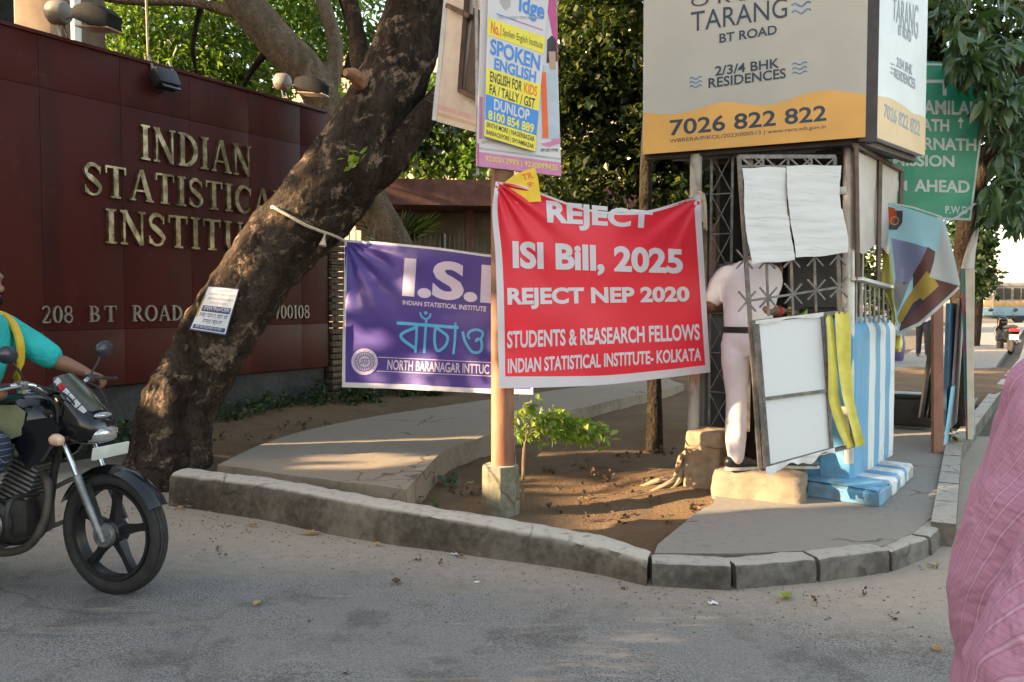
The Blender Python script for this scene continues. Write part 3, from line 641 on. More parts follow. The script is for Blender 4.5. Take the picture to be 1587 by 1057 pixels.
# dense dark tree behind the booth
Y3 = 9.6; b3 = at(960, 600, Y3)
t3 = thing("dense_tree", "dense dark leafed tree filling the gap between the poster pole and the billboard", "tree", (b3.x, b3.y, .1))
m = MB(); b = G(1014, 690, .10); limb(m, [(b.x, b.y, .0, .085), (b.x+.0, b.y, .5, .07), (b.x-.02, b.y+.1, 1.4, .065), (b.x-.05, b.y+.3, 2.6, .06), (b.x+.1, b.y+.8, 4.2, .04)], 14); m.build("trunk", m_bark3, t3, ang=60)
m = MB(); cl = []
g = random.Random(5)
for x in range(850, 1150, 48):
    for y in range(-60, 330, 48): cl.append(C_(x+g.uniform(-18, 18), y+g.uniform(-18, 18), Y3+g.uniform(-.5, 1.2), (.42, .5, .36), 560 if y < 250 else 330))
cl += [C_(x, y, Y3+1.6, (.8, .6, .7), 900) for x, y in ((900, 60), (1000, 60), (900, 200), (1010, 200), (1100, 100), (1100, 230), (950, -80), (1200, 0), (1300, 0), (1400, 20))]
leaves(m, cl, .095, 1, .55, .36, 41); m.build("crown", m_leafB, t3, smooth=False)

# broad leafed tree over the green sign
Y4 = 7.9; b4 = G(1492, 668, ZP)
t4 = thing("broad_leaf_tree", "broad leafed tree hanging long green leaves over the right side of the green road sign", "tree", (b4.x+.25, b4.y+.9, ZP))
m = MB(); limb(m, [(4.70, 8.85, .0, .11), (4.71, 8.85, 1.2, .095), (4.72, 8.7, 2.4, .09), (b4.x+.35, 8.3, 3.6, .09), (b4.x+.6, 8.2, 5, .06)], 14); m.build("trunk", m_bark3, t4, ang=60)
m = MB(); spots = []; g = random.Random(9)
def spot(px, py, y, cnt=7): spots.append((at(px, py, y), (g.uniform(-.8, .3), g.uniform(-.9, .1), g.uniform(-.7, .1)), cnt))
for i in range(190):
    py = g.uniform(-60, 350); lim = 1455 if py < 60 else (1475 if py < 130 else (1520 if py < 200 else (1545 if py < 300 else 1535))); spot(g.uniform(lim, 1640), py+ (0 if py < 250 else -10), g.uniform(6.7, 8.3))
for i in range(26): spot(g.uniform(1480, 1570), g.uniform(60, 125), g.uniform(6.6, 7.0))
for px, py in ((1535, 340), (1550, 345), (1575, 345), (1585, 352)): spot(px, py, g.uniform(7, 8), 5)
big_leaves(m, spots, .19, 4, .8, .17); m.build("crown", m_leafC, t4, smooth=False)
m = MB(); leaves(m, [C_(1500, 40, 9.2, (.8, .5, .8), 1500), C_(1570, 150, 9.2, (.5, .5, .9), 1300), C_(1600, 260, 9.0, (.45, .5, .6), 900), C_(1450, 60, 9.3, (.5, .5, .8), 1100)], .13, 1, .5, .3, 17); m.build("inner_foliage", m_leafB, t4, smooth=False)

# trees further off
def far_tree(label, base, h, crown, mat, size, seed, trunk_r=.15, name="roadside_tree"):
    t = thing(name, label, "tree", base); b = Vector(base); m = MB(); limb(m, [(b.x, b.y, b.z-.1, trunk_r*1.2), (b.x+.1, b.y, b.z+h*.5, trunk_r), (b.x, b.y, b.z+h, trunk_r*.5)], 10); m.build("trunk", m_bark3, t)
    m = MB(); leaves(m, crown, size, 1, .4, .36, seed); m.build("crown", mat, t, smooth=False); return t
far_tree("bright green tree seen through the gap under the leaning limb", (-2.2, 18, .1), 3.5, [C_(660, 240, 18, (1.1, .8, .7), 1300), C_(715, 205, 18.3, (.9, .8, .8), 1200), C_(610, 215, 18.4, (.9, .8, .8), 900), C_(735, 255, 17.6, (.5, .6, .4), 500), C_(640, 150, 18.6, (1.2, .8, .8), 1000)], m_leafA, .16, 51)
far_tree("tall leafy tree standing far behind the red wall", (-9.5, 20, .1), 5, [C_(180, 60, 20, (1.8, 1, 1.4), 1045), C_(290, 30, 20.5, (1.8, 1, 1.5), 1100), C_(400, 60, 21, (1.7, 1, 1.4), 1045), C_(240, 130, 21, (1.5, 1, .9), 825), C_(370, 150, 21, (1.5, 1, .7), 770), C_(500, 100, 21, (1.4, 1, 1.5), 825), C_(470, 0, 21, (1.6, 1, 1.2), 715)], m_leafA, .22, 53)
far_tree("roadside tree at the far end of the pavement beside the bus", (14.6, 26.5, .1), 3.4, [C_(1518, 400, 26, (.33, .8, .8), 900), C_(1505, 360, 26.4, (.55, .9, .8), 1200), C_(1500, 430, 26.5, (.5, .8, .7), 900), C_(1510, 325, 27, (.7, 1, .7), 900)], m_leafE, .2, 57)
# the distant wood that closes the horizon
m = MB(); cl = []; g = random.Random(3)
for i in range(60):
    x = -70+i*2.0; 
    if x > 31: break
    cl.append(((x, 62+g.uniform(-4, 4), g.uniform(2.2, 4.5)), (2.6, 1.5, g.uniform(2, 4)), 420))
leaves(m, cl, .55, 1, .3, .4, 61); tag(m.build("distant_wood", m_leafB, smooth=False), kind='stuff')
# creeper and weeds at the foot of the wall and along the fence
m = MB(); cl = []
for i in range(46):
    s = -2.2+i*.30; p = WP(s, soil_z(*(WP(s, 0, .3)[:2]))+.05, .12+.25*g.random()); cl.append((tuple(p), (.20, .18, .10 if s < 1.2 else .22), 110 if s < 1.2 else 260))
leaves(m, cl, .055, 1, .2, .4, 63); tag(m.build("undergrowth", m_leafE, smooth=False), kind='stuff')
GAP0, GAP1 = 1.5, 4.6
# ================================================================ BUILDINGS AND FENCE BEHIND
m_bw = basic("brown_render", (.15, .10, .065, 1), .9, .3, 3, 0, .4, 40, .006); m_bp = basic("tan_render", (.24, .17, .11, 1), .9, .25, 3, 0, .4, 40, .006)
m_white = basic("white_paint", (.62, .60, .56, 1), .5, .12, 8); m_black = basic("black_paint", (.018, .018, .02, 1), .45, .3, 12); m_glassd = basic("dark_glass", (.012, .016, .02, 1), .08, .2, 3)
m_steel = basic("weathered_steel", (.30, .29, .28, 1), .5, .35, 14, .55, .3, 50, .003); m_silver = basic("silver_paint", (.47, .46, .44, 1), .45, .22, 9, .35, .2, 40, .002)
bt = thing("institute_building", "brown rendered building rising behind the left end of the red wall", "building", (-7.0, 11.2, 0))
m = MB(); m.box((-7.85, 10.7, 4), (5.0, 1.0, 8.4)); m.build("wall", m_bw, bt, smooth=False)
for x in (-5.6, -6.75, -8.0, -9.3):
    m = MB(); m.box((x, 10.08, 4), (.42, .26, 8.4), None, .01); m.build("pilaster", m_bp, bt)
m = MB(); m.box((-7.85, 10.1, 6.2), (5.05, .5, .25), None, .01); m.build("ledge", m_bp, bt)
p = at(100, 20, 9.6); m = MB(); m.tube([(p.x, 9.85, 0), (p.x, 9.85, 8)], .055, 12); m.build("drain_pipe", m_white, bt)
for x in (-6.2, -7.4, -8.65):
    m = MB(); m.box((x, 10.18, 4.9), (.62, .08, 1.3)); w_ = m.build("window", m_glassd, bt, smooth=False); f = MB()
    for dx, dz, sx, sz in ((-.33, 0, .05, 1.36), (.33, 0, .05, 1.36), (0, .66, .7, .05), (0, -.66, .7, .05), (0, 0, .04, 1.3)): f.box((x+dx, 10.12, 4.9+dz), (sx, .06+.004*(sx > .1), sz))
    f.build("window_frame", m_white, w_, smooth=False)
lb = thing("low_building", "low brown building with a flat overhanging roof behind the iron fence", "building", (0, 17, 0))
a, b = at(560, 287, 15.6), at(1150, 342, 16.6); d = (b-a); d.z = 0; Lb = d.length; d.normalize(); n_ = Vector((-d.y, d.x, 0)); rot = Matrix(((d.x, n_.x, 0), (d.y, n_.y, 0), (0, 0, 1)))
zr = 3.62
def bx(s, o, z, sx, sy, sz, name, mt, par=lb, bev=.0): m = MB(); m.box(Vector((a.x, a.y, 0))+d*s+n_*o+Vector((0, 0, z)), (sx, sy, sz), rot, bev); return m.build(name, mt, par, smooth=False)
m_roofb = basic("roof_fascia", (.15, .062, .045, 1), .85, .3, 5); m_bw2 = basic("dim_render", (.20, .15, .10, 1), .9, .3, 4)
bx(Lb/2, 2, zr-.18, Lb+.6, 5.2, .46, "roof", m_roofb); bx(Lb/2, 2.5, 1.6, Lb, 4, 3.2, "wall", m_bw2)
for s in (2.0, 3.6, 5.2, 6.8): bx(s, .05, 1.6, .16, .16, 3.2, "column", m_roofb)
dr = bx(3.0, .46, 1.1, .8, .06, 2.1, "door", m_roofb); w_ = bx(4.4, .47, 1.8, 1.0, .06, 1.1, "window", m_glassd); bx(4.4, .42, 1.2, 1.1, .05, .07, "sill", m_bw2, w_)
pb = thing("apartment_block", "pale apartment block far behind the trees over the low brown roof", "building", (-4, 34, 0))
m = MB(); m.box((-1.5, 38, 6), (17, 5, 12)); m.build("wall", basic("pale_render", (.55, .44, .30, 1), .9, .15, 2), pb, smooth=False)
for i in range(7):
    for j in range(4):
        m = MB(); m.box((-8+i*2.2, 35.47, 1.7+j*2.9), (1.1, .08, 1.4)); m.build("window", m_glassd, pb, smooth=False)
# iron fence
ft = thing("iron_fence", "black iron railing fence on a low wall running on from the brick pier", "fence", WP(7, 0, -.1))
m = MB(); m.box(WP(1.95+7, .55, -.14), (14, .22, 1.0), Wrot, .01); m.build("low_wall", m_plinth, ft)
m = MB()
for k in range(112):
    s = 2.02+k*.122; m.tube([WP(s, 1.0, -.14), WP(s, 2.38, -.14), WP(s, 2.47, -.14)], [.0075, .0075, .001], 5)
m.build("railing", m_black, ft)
m = MB()
for z in (1.16, 2.24): m.bar(WP(1.98, z, -.14), WP(15.8, z, -.14), .03, .012, (0, 0, 1))
m.build("rail", m_black, ft, smooth=False)
for k in range(7): m = MB(); m.box(WP(2.0+2.3*k, 1.6, -.14), (.05, .05, 1.75), Wrot); m.build("post", m_black, ft, smooth=False)
# fan palm in the dark behind the fence
pt = thing("fan_palm", "small fan palm with stiff narrow fronds in the dark behind the iron fence", "palm", tuple(G(640, 560, .1)))
pb_ = at(607, 440, 12.6); m = MB(); m.tube([(pb_.x, 12.6, 0), (pb_.x, 12.6, 1.9)], [.09, .07], 10); m.build("trunk", m_bark3, pt)
m = MB(); g = random.Random(4)
for k in range(13):
    az = g.uniform(0, 6.28); el = g.uniform(-.2, 1.1); dv = Vector((math.cos(az)*math.cos(el), math.sin(az)*math.cos(el), math.sin(el))); c = Vector((pb_.x, 12.6, 1.95)); e = c+dv*.55; m.tube([c, e], .008, 5)
    u, v = tri_frame(dv)
    for j in range(13):
        t = (j-6)*.17; l = (dv*math.cos(t)+u*math.sin(t)).normalized(); s_ = l.cross(v).normalized(); L = .75-.03*abs(j-6); m.add([e-s_*.012, e+s_*.012, e+l*L*.6+s_*.016-Vector((0, 0, .03)), e+l*L-Vector((0, 0, .12)), e+l*L*.6-s_*.016-Vector((0, 0, .03))], [(0, 1, 2, 3, 4)])
m.build("crown", m_leafB, pt, smooth=False)

# ================================================================ FLOODLIGHTS ON THE WALL
m_hood = basic("hood_black", (.014, .014, .015, 1), .9, .3, 12, spec=.15); m_cream = basic("cream_plastic", (.17, .145, .12, 1), .5, .2, 10); m_lens = basic("lamp_glass", (.40, .25, .16, 1), .2, .3, 8)
def floodlight(label, s, rzoff, scale=1.0):
    p = WP(s, ZW+.03, -.10); t = thing("floodlight", label, "floodlight", p, 0, "floodlights on top of the red wall")
    d = (WN*math.cos(rzoff)+WD*math.sin(rzoff)).normalized(); q = p+Vector((0, 0, .16*scale)); k = scale
    m = MB(); m.bar(p-d*.02, q-d*.05*k, .028, .012); m.bar(q-d*.05*k, q+d*.14*k, .026, .012); m.build("bracket", m_steel, t, smooth=False)
    sd_ = Vector((-d.y, d.x, 0)); ax = (d+Vector((0, 0, -.12))).normalized()
    m = MB(); m.lathe(q-d*.10*k+Vector((0, 0, .05*k)), ax, [(.02, -.01), (.068*k, 0), (.082*k, .02), (.086*k, .10*k), (.07*k, .13*k), (.03, .14*k)], 22); m.build("lamp_housing", m_cream, t)
    up = sd_.cross(ax)*-1; up = up if up.z > 0 else -up
    c = q+ax*.16*k+Vector((0, 0, .03*k)); m = MB(); V = []
    for (x, w, zt_, zb) in ((-.02, .06, .05, -.04), (.10, .11, .07, -.075), (.24, .10, .045, -.10), (.30, .07, .0, -.095)):
        o = c+ax*x*k; V += [o+sd_*w*k+up*zb*k, o+sd_*w*k+up*zt_*k*.6, o+sd_*w*.6*k+up*zt_*k, o-sd_*w*.6*k+up*zt_*k, o-sd_*w*k+up*zt_*k*.6, o-sd_*w*k+up*zb*k]
    m.add(V, [(i*6+j, i*6+(j+1) % 6, i*6+6+(j+1) % 6, i*6+6+j) for i in range(3) for j in range(6)]+[(5, 4, 3, 2, 1, 0), (18, 19, 20, 21, 22, 23)]); m.build("hood", m_hood, t, ang=35)
    m = MB(); o = c+ax*.17*k-up*.095*k; m.prism([o+ax*.14*k+sd_*.07*k, o+ax*.14*k-sd_*.07*k, o-ax*.13*k-sd_*.085*k, o-ax*.13*k+sd_*.085*k], -up*.012); m.build("lens", m_lens, t, smooth=False)
    m = MB(); m.tube([p+sd_*.03, p+sd_*.05+Vector((0, 0, .05)), q+sd_*.04-d*.05], .008, 6); m.build("cable", m_black, t)
floodlight("cream cased floodlight on the wall in front of the brown building", wsz(108, 60)[0], .25, 1.25)
floodlight("floodlight perched on the wall in front of the pale leaning trunk", wsz(452, 150)[0], .25, 1.15)
# hanging lamp slung over the wall edge by a cord
s_, z_ = wsz(243, 104); p = WP(s_, ZW+.02, .02)
hl = thing("hanging_lamp", "black floodlight slung over the wall top below a thin hanging rod", "lamp", p)
m = MB(); q = WP(s_, 3.60, .12); m.box(q, (.24, .14, .18), Wrot @ Matrix.Rotation(.45, 3, 'X'), .03); m.build("lamp_housing", m_black, hl)
m = MB(); m.box(q+WN*.07-Vector((0, 0, .06)), (.2, .015, .13), Wrot @ Matrix.Rotation(.8, 3, 'X'), .004); m.build("lens", m_glassd, hl)
for o in (-.07, .16): m = MB(); m.bar(WP(s_+o, ZW+.09, -.02), WP(s_+o, 3.64, .06), .028, .014); m.build("bracket", m_cream, hl, smooth=False)
m = MB(); m.tube([WP(s_-.02, ZW+.0, -.1), WP(s_-.03, ZW+1.4, -.12), WP(s_-.05, ZW+2.6, -.1)], .012, 8); m.build("rod", basic("bamboo", (.33, .27, .16, 1), .7, .2), hl)

# ================================================================ NOTICE AND ROPE ON THE TREE
m_paper = basic("paper", (.66, .65, .66, 1), .7, .06, 6, 0, .2, 25, .004); m_ink = basic("blue_ink", (.05, .06, .16, 1), .7, .2, 20); m_inkg = basic("grey_ink", (.28, .28, .34, 1), .7, .2)
def trunk_surf(px, py, off=0.0, k=1.10):
    """nearest ray hit on the stem, pushed a little outwards"""
    d = ray(px, py); best = None
    for y in np.arange(YB-.6, YB+.3, .004):
        p = C0+d*(y/d.y)
        for i in range(len(q_tr)):
            c = q_tr[i]; dd = (p.x-c[0])**2+(p.y-c[1])**2+(p.z-c[2])**2
            if dd < (c[3]*k)**2: best = p; break
        if best is not None: break
    if best is None: best = at(px, py, YB-.05)
    return best-d.normalized()*(.004+off)
q_tr = cr(TRK, 10)
cn = [(323, 443), (371, 447), (350, 520), (293, 511)]
g0 = {}
def notice(u, v):
    tl, tr_, br_, bl = [np.array(c, float) for c in cn]; p = (tl*(1-u)+tr_*u)*(1-v)+(bl*(1-u)+br_*u)*v; return p
npts = [[trunk_surf(*notice(i/8, j/8), k=1.13) for i in range(9)] for j in range(9)]
# smooth the depth so that the sheet bows evenly round the stem
for _ in range(3):
    Y_ = [[npts[j][i].y for i in range(9)] for j in range(9)]
    for j in range(9):
        for i in range(9):
            nb = [Y_[b][a_] for a_, b in ((i-1, j), (i+1, j), (i, j-1), (i, j+1)) if 0 <= a_ < 9 and 0 <= b < 9]; yy = .5*Y_[j][i]+.5*sum(nb)/len(nb); px, py = notice(i/8, j/8); npts[j][i] = at(px, py, min(yy, npts[j][i].y))
def nsurf(u, v, off=0.0):
    u = min(max(u, 0), 1)*8; v = min(max(v, 0), 1)*8; i, j = min(int(u), 7), min(int(v), 7); f, g = u-i, v-j
    p = (npts[j][i]*(1-f)+npts[j][i+1]*f)*(1-g)+(npts[j+1][i]*(1-f)+npts[j+1][i+1]*f)*g; return p-(p-C0).normalized()*(.006+off)
m = MB(); m.grid(lambda u, v: nsurf(u, v), 16, 16)
def nrect(mi, x0, y0, x1, y1, off=.002): patch(m, mi, [(x0, y0), (x1, y0), (x1, y1), (x0, y1)], nsurf, off, .125)
def squiggle(mb, mi, x0, y0, x1, h, surf, seed, off=.003, w=.004, asp=1.0):
    """a line of small illegible print: a head stroke with short strokes hanging from it"""
    g = random.Random(seed); x = x0
    while x < x1-h*.5:
        wl = g.uniform(1.5, 4)*h*asp; e = min(x+wl, x1)
        paint(mb, mi, [(x, y0), (e, y0)], h*.16, surf, off); k = x+h*.15*asp
        while k < e:
            pts = [(k, y0), (k+g.uniform(-.1, .1)*h*asp, y0+h*.5), (k+g.uniform(-.3, .3)*h*asp, y0+h*g.uniform(.6, 1))]
            paint(mb, mi, pts, h*.14*max(asp, .6), surf, off); k += h*g.uniform(.3, .5)*asp
        x = e+h*.4*asp
nrect(1, .0, .0, 1, .02); nrect(1, .0, .97, 1, 1.); nrect(1, 0, .0, .02, 1); nrect(1, .975, 0, 1, 1)
nrect(1, .10, .43, .93, .56); nrect(1, .06, .86, .94, .95)
for y, a_, b in ((.07, .3, .8), (.15, .12, .92), (.25, .15, .9), (.34, .25, .75)): squiggle(m, 2, a_, y, b, .05, nsurf, int(y*100), asp=1)
squiggle(m, 0, .15, .455, .88, .075, nsurf, 5, .005); squiggle(m, 1, .1, .60, .9, .085, nsurf, 8); squiggle(m, 1, .25, .73, .8, .085, nsurf, 9); squiggle(m, 0, .12, .88, .88, .05, nsurf, 3, .005)
nrect(3, .02, .2, .06, .7, .003)
tag(m.build("paper_notice", [m_paper, m_ink, m_inkg, basic("yellow_print", (.55, .38, .05, 1), .7)], smooth=False), "white paper notice with blue printed lines pasted on the leaning trunk", "notice")
m_rope = basic("jute_rope", (.50, .41, .30, 1), .85, .25, 60, 0, .5, 200, .003)
m = MB(); pts = [trunk_surf(x, y) for x, y in ((424, 321), (436, 328), (452, 337), (470, 347), (488, 355))]; pts = [at(420, 323, pts[0].y+.16)]+pts+[at(505, 361, YB-.12), at(520, 366, YB-.02), at(533, 373, YB+.06)]
m.tube(cr([tuple(p) for p in pts], 4), .0125, 8, wob=.2, wsc=60)
e = at(504, 361, YB-.14); m.tube(cr([tuple(e), tuple(e+Vector((-.012, .0, -.05))), tuple(e+Vector((-.02, -.01, -.10)))], 3), [.008]*3+[.014, .02, .026, .03], 8)
tag(m.build("rope", m_rope), "pale jute rope tied round the leaning trunk holding up the purple banner", "rope")

# ================================================================ POLE WITH ITS POSTERS
YP = 5.48; pf = at(779, 640, YP)
pm = thing("rusty_pole", "rust streaked round pole set in an octagonal concrete footing beside the kerb", "pole", (pf.x, YP, .04))
m = MB(); zt = 4.4; m.tube([(pf.x, YP, .2+i*.2) for i in range(22)], .0755, 28); m.build("shaft", rusty("pole_rust", (.27, .15, .09, 1), (.20, .085, .045, 1), .48, 5, .6, (1, 1, .25)), pm)
fc = at(776, 760, YP+.02); m = MB(); m.lathe((fc.x, YP, -.05), (0, 0, 1), [(.128, 0), (.126, .1), (.121, .40), (.116, .418), (.06, .423)], 8); m.build("footing", concrete_mat("footing_concrete", (.27, .25, .20, 1), (.10, .095, .06, 1), .5, (.34, .31, .25, 1)), pm, ang=20)
m = MB(); m.tube([at(803, 606, YP-.0), at(802, 640, YP-.01), at(797, 690, YP), at(800, 727, YP)], .003, 5); tag(m.build("wire", m_steel), "thin loose wire hanging down the side of the rusty pole", "wire")

m_pw = basic("poster_white", (.60, .56, .58, 1), .55, .05, 5, 0, .15, 12, .01); m_pk = basic("poster_pink", (.55, .20, .36, 1), .55, .1, 5); m_pkd = basic("poster_magenta", (.50, .07, .22, 1), .55, .1, 5); m_yl = basic("poster_yellow", (.78, .66, .06, 1), .55, .08, 6); m_bl = basic("poster_blue", (.06, .24, .62, 1), .55, .1, 6); m_kk = basic("poster_black", (.03, .03, .03, 1), .6, .1); m_or = basic("poster_orange", (.75, .13, .03, 1), .6, .1); m_gb = basic("poster_greyblue", (.42, .48, .55, 1), .6, .1); m_sk = basic("poster_skin", (.42, .27, .20, 1), .6, .15); m_lg = basic("poster_grey", (.40, .38, .38, 1), .6, .15)
# pink advertisement board (outer) : corners in the picture TL(745,-10) TR(862,-10) BR(870,273) BL(739,257)
def board_plane(pa, pb, pc): return Plane(pa, pb, pc)
bpn = board_plane(at(739, 257, YP-.12), at(870, 273, YP-.02), at(746, 0, YP-.12))
pkt = thing("advert_board", "pink and white advertisement board fixed to the rusty pole under a smaller yellow poster", "board", bpn(800, 265))
m = MB(); out = [(748, -90), (858, -90), (870, 273), (739, 257)]; f = [bpn(*c) for c in out]; m.prism([f[3], f[2], f[1], f[0]], -bpn.n*.03)
def bp(mi, pts, off=.003): patch(m, mi, pts, bpn, off)
bp(1, [(739.6, 235), (869.2, 252), (870, 273), (739, 257)]); bp(3, [(740, 228), (868.5, 245), (868.7, 248), (740, 231)])
bp(2, [(852, -60), (859, -60), (866, 120), (862, 60)]); bp(2, [(845, 0), (860, -8), (864.5, 70), (857, 58)], .004)
bp(4, [(848, 62), (855, 55), (862, 62), (864, 95), (847, 98)], .006); bp(7, [(850, 80), (861, 80), (861, 108), (852, 108)], .008); bp(5, [(842, 102), (862, 100), (867, 215), (840, 215)], .006); bp(6, [(838, 112), (846, 112), (850, 214), (841, 214)], .008)
pts = [(868, 238)]+[(838+3.1*k, 222+.0*k-16*(k/10)**2) for k in range(11)]+[(868, 206)]; bp(1, [(838, 223), (853, 219), (868, 206), (868.5, 222), (850, 228)], .005)
bp(2, [(739.4, 222), (742.5, 222), (742, 256), (739, 256)], .006); bp(1, [(743.2, 150), (748, 150), (747, 215), (742.5, 215)], .004)
write(m, 8, "9230012999 | 9230099435", B0, [(752, 241), (864, 256), (864, 267), (752, 252)], bpn, .006)
squiggle(m, 4, 838, 231, 866, 5, bpn, 4, .006, asp=.7); squiggle(m, 3, 746, 219, 806, 4, bpn, 6, .006)
m.build("panel", [m_pw, m_pk, m_pkd, m_lg, m_kk, m_gb, m_or, m_sk, m_yl], pkt, smooth=False)
m = MB()
for e in (742, 866): m.bar(bpn(e, 270, -.045), bpn(e-3, -90, -.045), .025, .02)
m.build("frame", m_steel, pkt, smooth=False)
ypn = board_plane(at(750, 209, YP-.155), at(831, 233, YP-.075), at(755, 0, YP-.15))
m = MB(); tl, tr_, br_, bl = (756, 27), (845, 58), (829, 235), (751, 211)
def yp(u, v): return tuple((np.array(tl)*(1-u)+np.array(tr_)*u)*(1-v)+(np.array(bl)*(1-u)+np.array(br_)*u)*v)
def yr(mi, u0, v0, u1, v1, off=.003): patch(m, mi, [yp(u0, v0), yp(u1, v0), yp(u1, v1), yp(u0, v1)], ypn, off)
def yt(mi, s, b, u0, v0, u1, v1, off=.005): write(m, mi, s, b, [yp(u0, v0), yp(u1, v0), yp(u1, v1), yp(u0, v1)], ypn, off)
cs = [ypn(*yp(u, v)) for u, v in ((0, -.42), (1, -.42), (1, 1), (0, 1))]; m.prism([cs[3], cs[2], cs[1], cs[0]], -ypn.n*.012)
yr(1, 0, 0, 1, .145); yr(0, 0, .145, 1, .145+.001, .002); yr(1, .0, .42, 1, .645); yr(2, 0, .645, 1, .86); yr(1, 0, .86, 1, 1)
yt(3, "No.1", B2, .06, .02, .24, .125); yt(4, "Spoken English Institute", B0, .27, .045, .97, .125)
yt(2, "SPOKEN", B2, .06, .165, .95, .30); yt(2, "ENGLISH", B2, .14, .315, .90, .415)
yt(4, "ENGLISH FOR", B1, .07, .44, .66, .53); yt(3, "KIDS", B1, .70, .44, .94, .53); yt(4, "FA / TALLY / GST", B1, .07, .55, .92, .635)
yt(0, "DUNLOP", B2, .16, .66, .84, .755); yt(1, "8100 854 889", B2, .06, .77, .94, .85)
yt(4, "SINTHI MORE | NAGERBAZAR", B1, .03, .875, .97, .93); yt(4, "BARRACKPORE | SHYAMBAZAR", B1, .03, .94, .97, .99)
yt(2, "idge", B2, .52, -.29, .95, -.10)
patch(m, 5, [yp(.18, -.30), yp(.36, -.30), yp(.38, -.16), yp(.3, -.11), yp(.2, -.16)], ypn, .004)
squiggle(m, 5, 772, 26, 838, 4, ypn, 2, .006); paint(m, 2, [yp(.15, -.055), yp(.5, -.055)], 1.6, ypn); paint(m, 6, [yp(.5, -.055), yp(.95, -.055)], 1.6, ypn)
tag(m.build("tuition_poster", [m_pw, m_yl, m_bl, m_or, m_kk, m_lg, m_pk], smooth=False), "white yellow and blue spoken English poster tied over the pink board", "poster")
# weathered board seen from behind, on the far side of the pole
spn = board_plane(at(672, 186, YP+.42), at(744, 205, YP+.04), at(692, 0, YP+.42))
st_ = thing("back_board", "faded beige board with a brown wooden frame turned sideways behind the pink board", "board", spn(700, 195))
m = MB(); f = [spn(*c) for c in ((700, -80), (748, -72), (745, 207), (672, 187))]; m.prism([f[3], f[2], f[1], f[0]], -spn.n*.03)
patch(m, 1, [(675, 160), (745, 182), (745, 190), (674, 168)], spn, .003); patch(m, 2, [(674, 172), (745, 194), (745, 199), (674, 178)], spn, .003)
m.build("panel", [basic("faded_print", (.40, .345, .30, 1), .7, .2, 4), basic("faded_pink", (.42, .27, .26, 1), .7, .2), basic("faded_tan", (.40, .27, .17, 1), .7, .2)], st_, smooth=False)
m_wood = basic("old_wood", (.10, .055, .035, 1), .8, .35, 14, 0, .4, 60, .004)
m = MB(); m.bar(spn(732, -70, .02), spn(716, 141, .02), .045, .03); m.bar(spn(697, 10, .02), spn(734, 28, .024), .035, .03); m.bar(spn(716, 141, .02), spn(746, 156, .024), .035, .03); m.build("frame", m_wood, st_, smooth=False)
m = MB(); patch(m, 0, [(734, 12), (745, 16), (745, 152), (720, 140)], spn, .008); m.build("backing", basic("backing_brown", (.075, .05, .04, 1), .9, .2), st_, smooth=False)
m = MB(); m.bar(spn(699, -70, .006), spn(674, 187, .006), .02, .03); m.build("edge_trim", m_white, st_, smooth=False)
# scrap of yellow poster
ysp = board_plane(at(790, 285, YP-.09), at(842, 295, YP-.06), at(800, 255, YP-.09)); m = MB()
m.prism([ysp(*c) for c in ((762, 318), (839, 312), (834, 277), (829, 259), (800, 269), (781, 283))], -ysp.n*.003); write(m, 1, "TR", B1, [(808, 271), (824, 266), (827, 276), (811, 280)], ysp, .003); write(m, 1, "9:", B1, [(816, 283), (827, 280), (829, 288), (818, 291)], ysp, .003)
tag(m.build("poster_scrap", [basic("scrap_yellow", (.80, .52, .03, 1), .6, .1), m_or], smooth=False), "scrap of bright yellow poster sticking up behind the top edge of the red banner", "poster")

# ================================================================ BANNERS
def coons(L, Rr, T, B):
    """edge polylines in the picture -> point at (u, v)"""
    ic = lambda P: (lambda t: tuple(np.interp(t, np.linspace(0, 1, len(P)), [p[k] for p in P]) for k in (0, 1)))
    def curve(P): Q = cr(P, 8); return ic(Q)
    l, r, t, b = curve(L), curve(Rr), curve(T), curve(B)
    def f(u, v):
        a = np.array(t(u))*(1-v)+np.array(b(u))*v+np.array(l(v))*(1-u)+np.array(r(v))*u
        return a-((np.array(L[0])*(1-u)+np.array(Rr[0])*u)*(1-v)+(np.array(L[-1])*(1-u)+np.array(Rr[-1])*u)*v)
    return f
m_red = clothmat("red_flex", (.72, .022, .044, 1), .12, .42, .08, 3); m_hem = clothmat("white_flex", (.66, .62, .66, 1), .15, .5, .06, 4); m_prp = clothmat("purple_flex", (.075, .05, .255, 1), .10, .42, .12, 3); m_ltb = clothmat("light_blue_print", (.10, .42, .68, 1), .1, .5, .06); m_lil = clothmat("lilac_print", (.60, .52, .66, 1), .1, .5, .06)
def red_depth(px, py):
    u = (px-768)/(1092-768); v = (py-300)/290; y = 5.335+(5.94-5.335)*u
    y -= .05*math.sin(3.1*u)*(.6+.4*v)
    dx, dy = px-768, py-281; a = math.atan2(dy, dx+1e-6); r = math.hypot(dx, dy)
    y += .016*math.sin(a*17+.6)*math.exp(-(r/130)**2)*min(1, r/18)             # folds fanning out from the tied corner
    dx, dy = 1085-px, py-302; a = math.atan2(dy, dx+1e-6); r = math.hypot(dx, dy); y += .014*math.sin(a*14)*math.exp(-(r/110)**2)*min(1, r/15)
    y += .010*math.sin(px*.045+py*.012+1.2)*(.4+.6*v)+.006*math.sin(px*.02-py*.05)+.004*noise.noise(Vector((px*.03, py*.03, 0)))
    return y
def rs(px, py, off=0.0): return at(px, py, red_depth(px, py)-off)
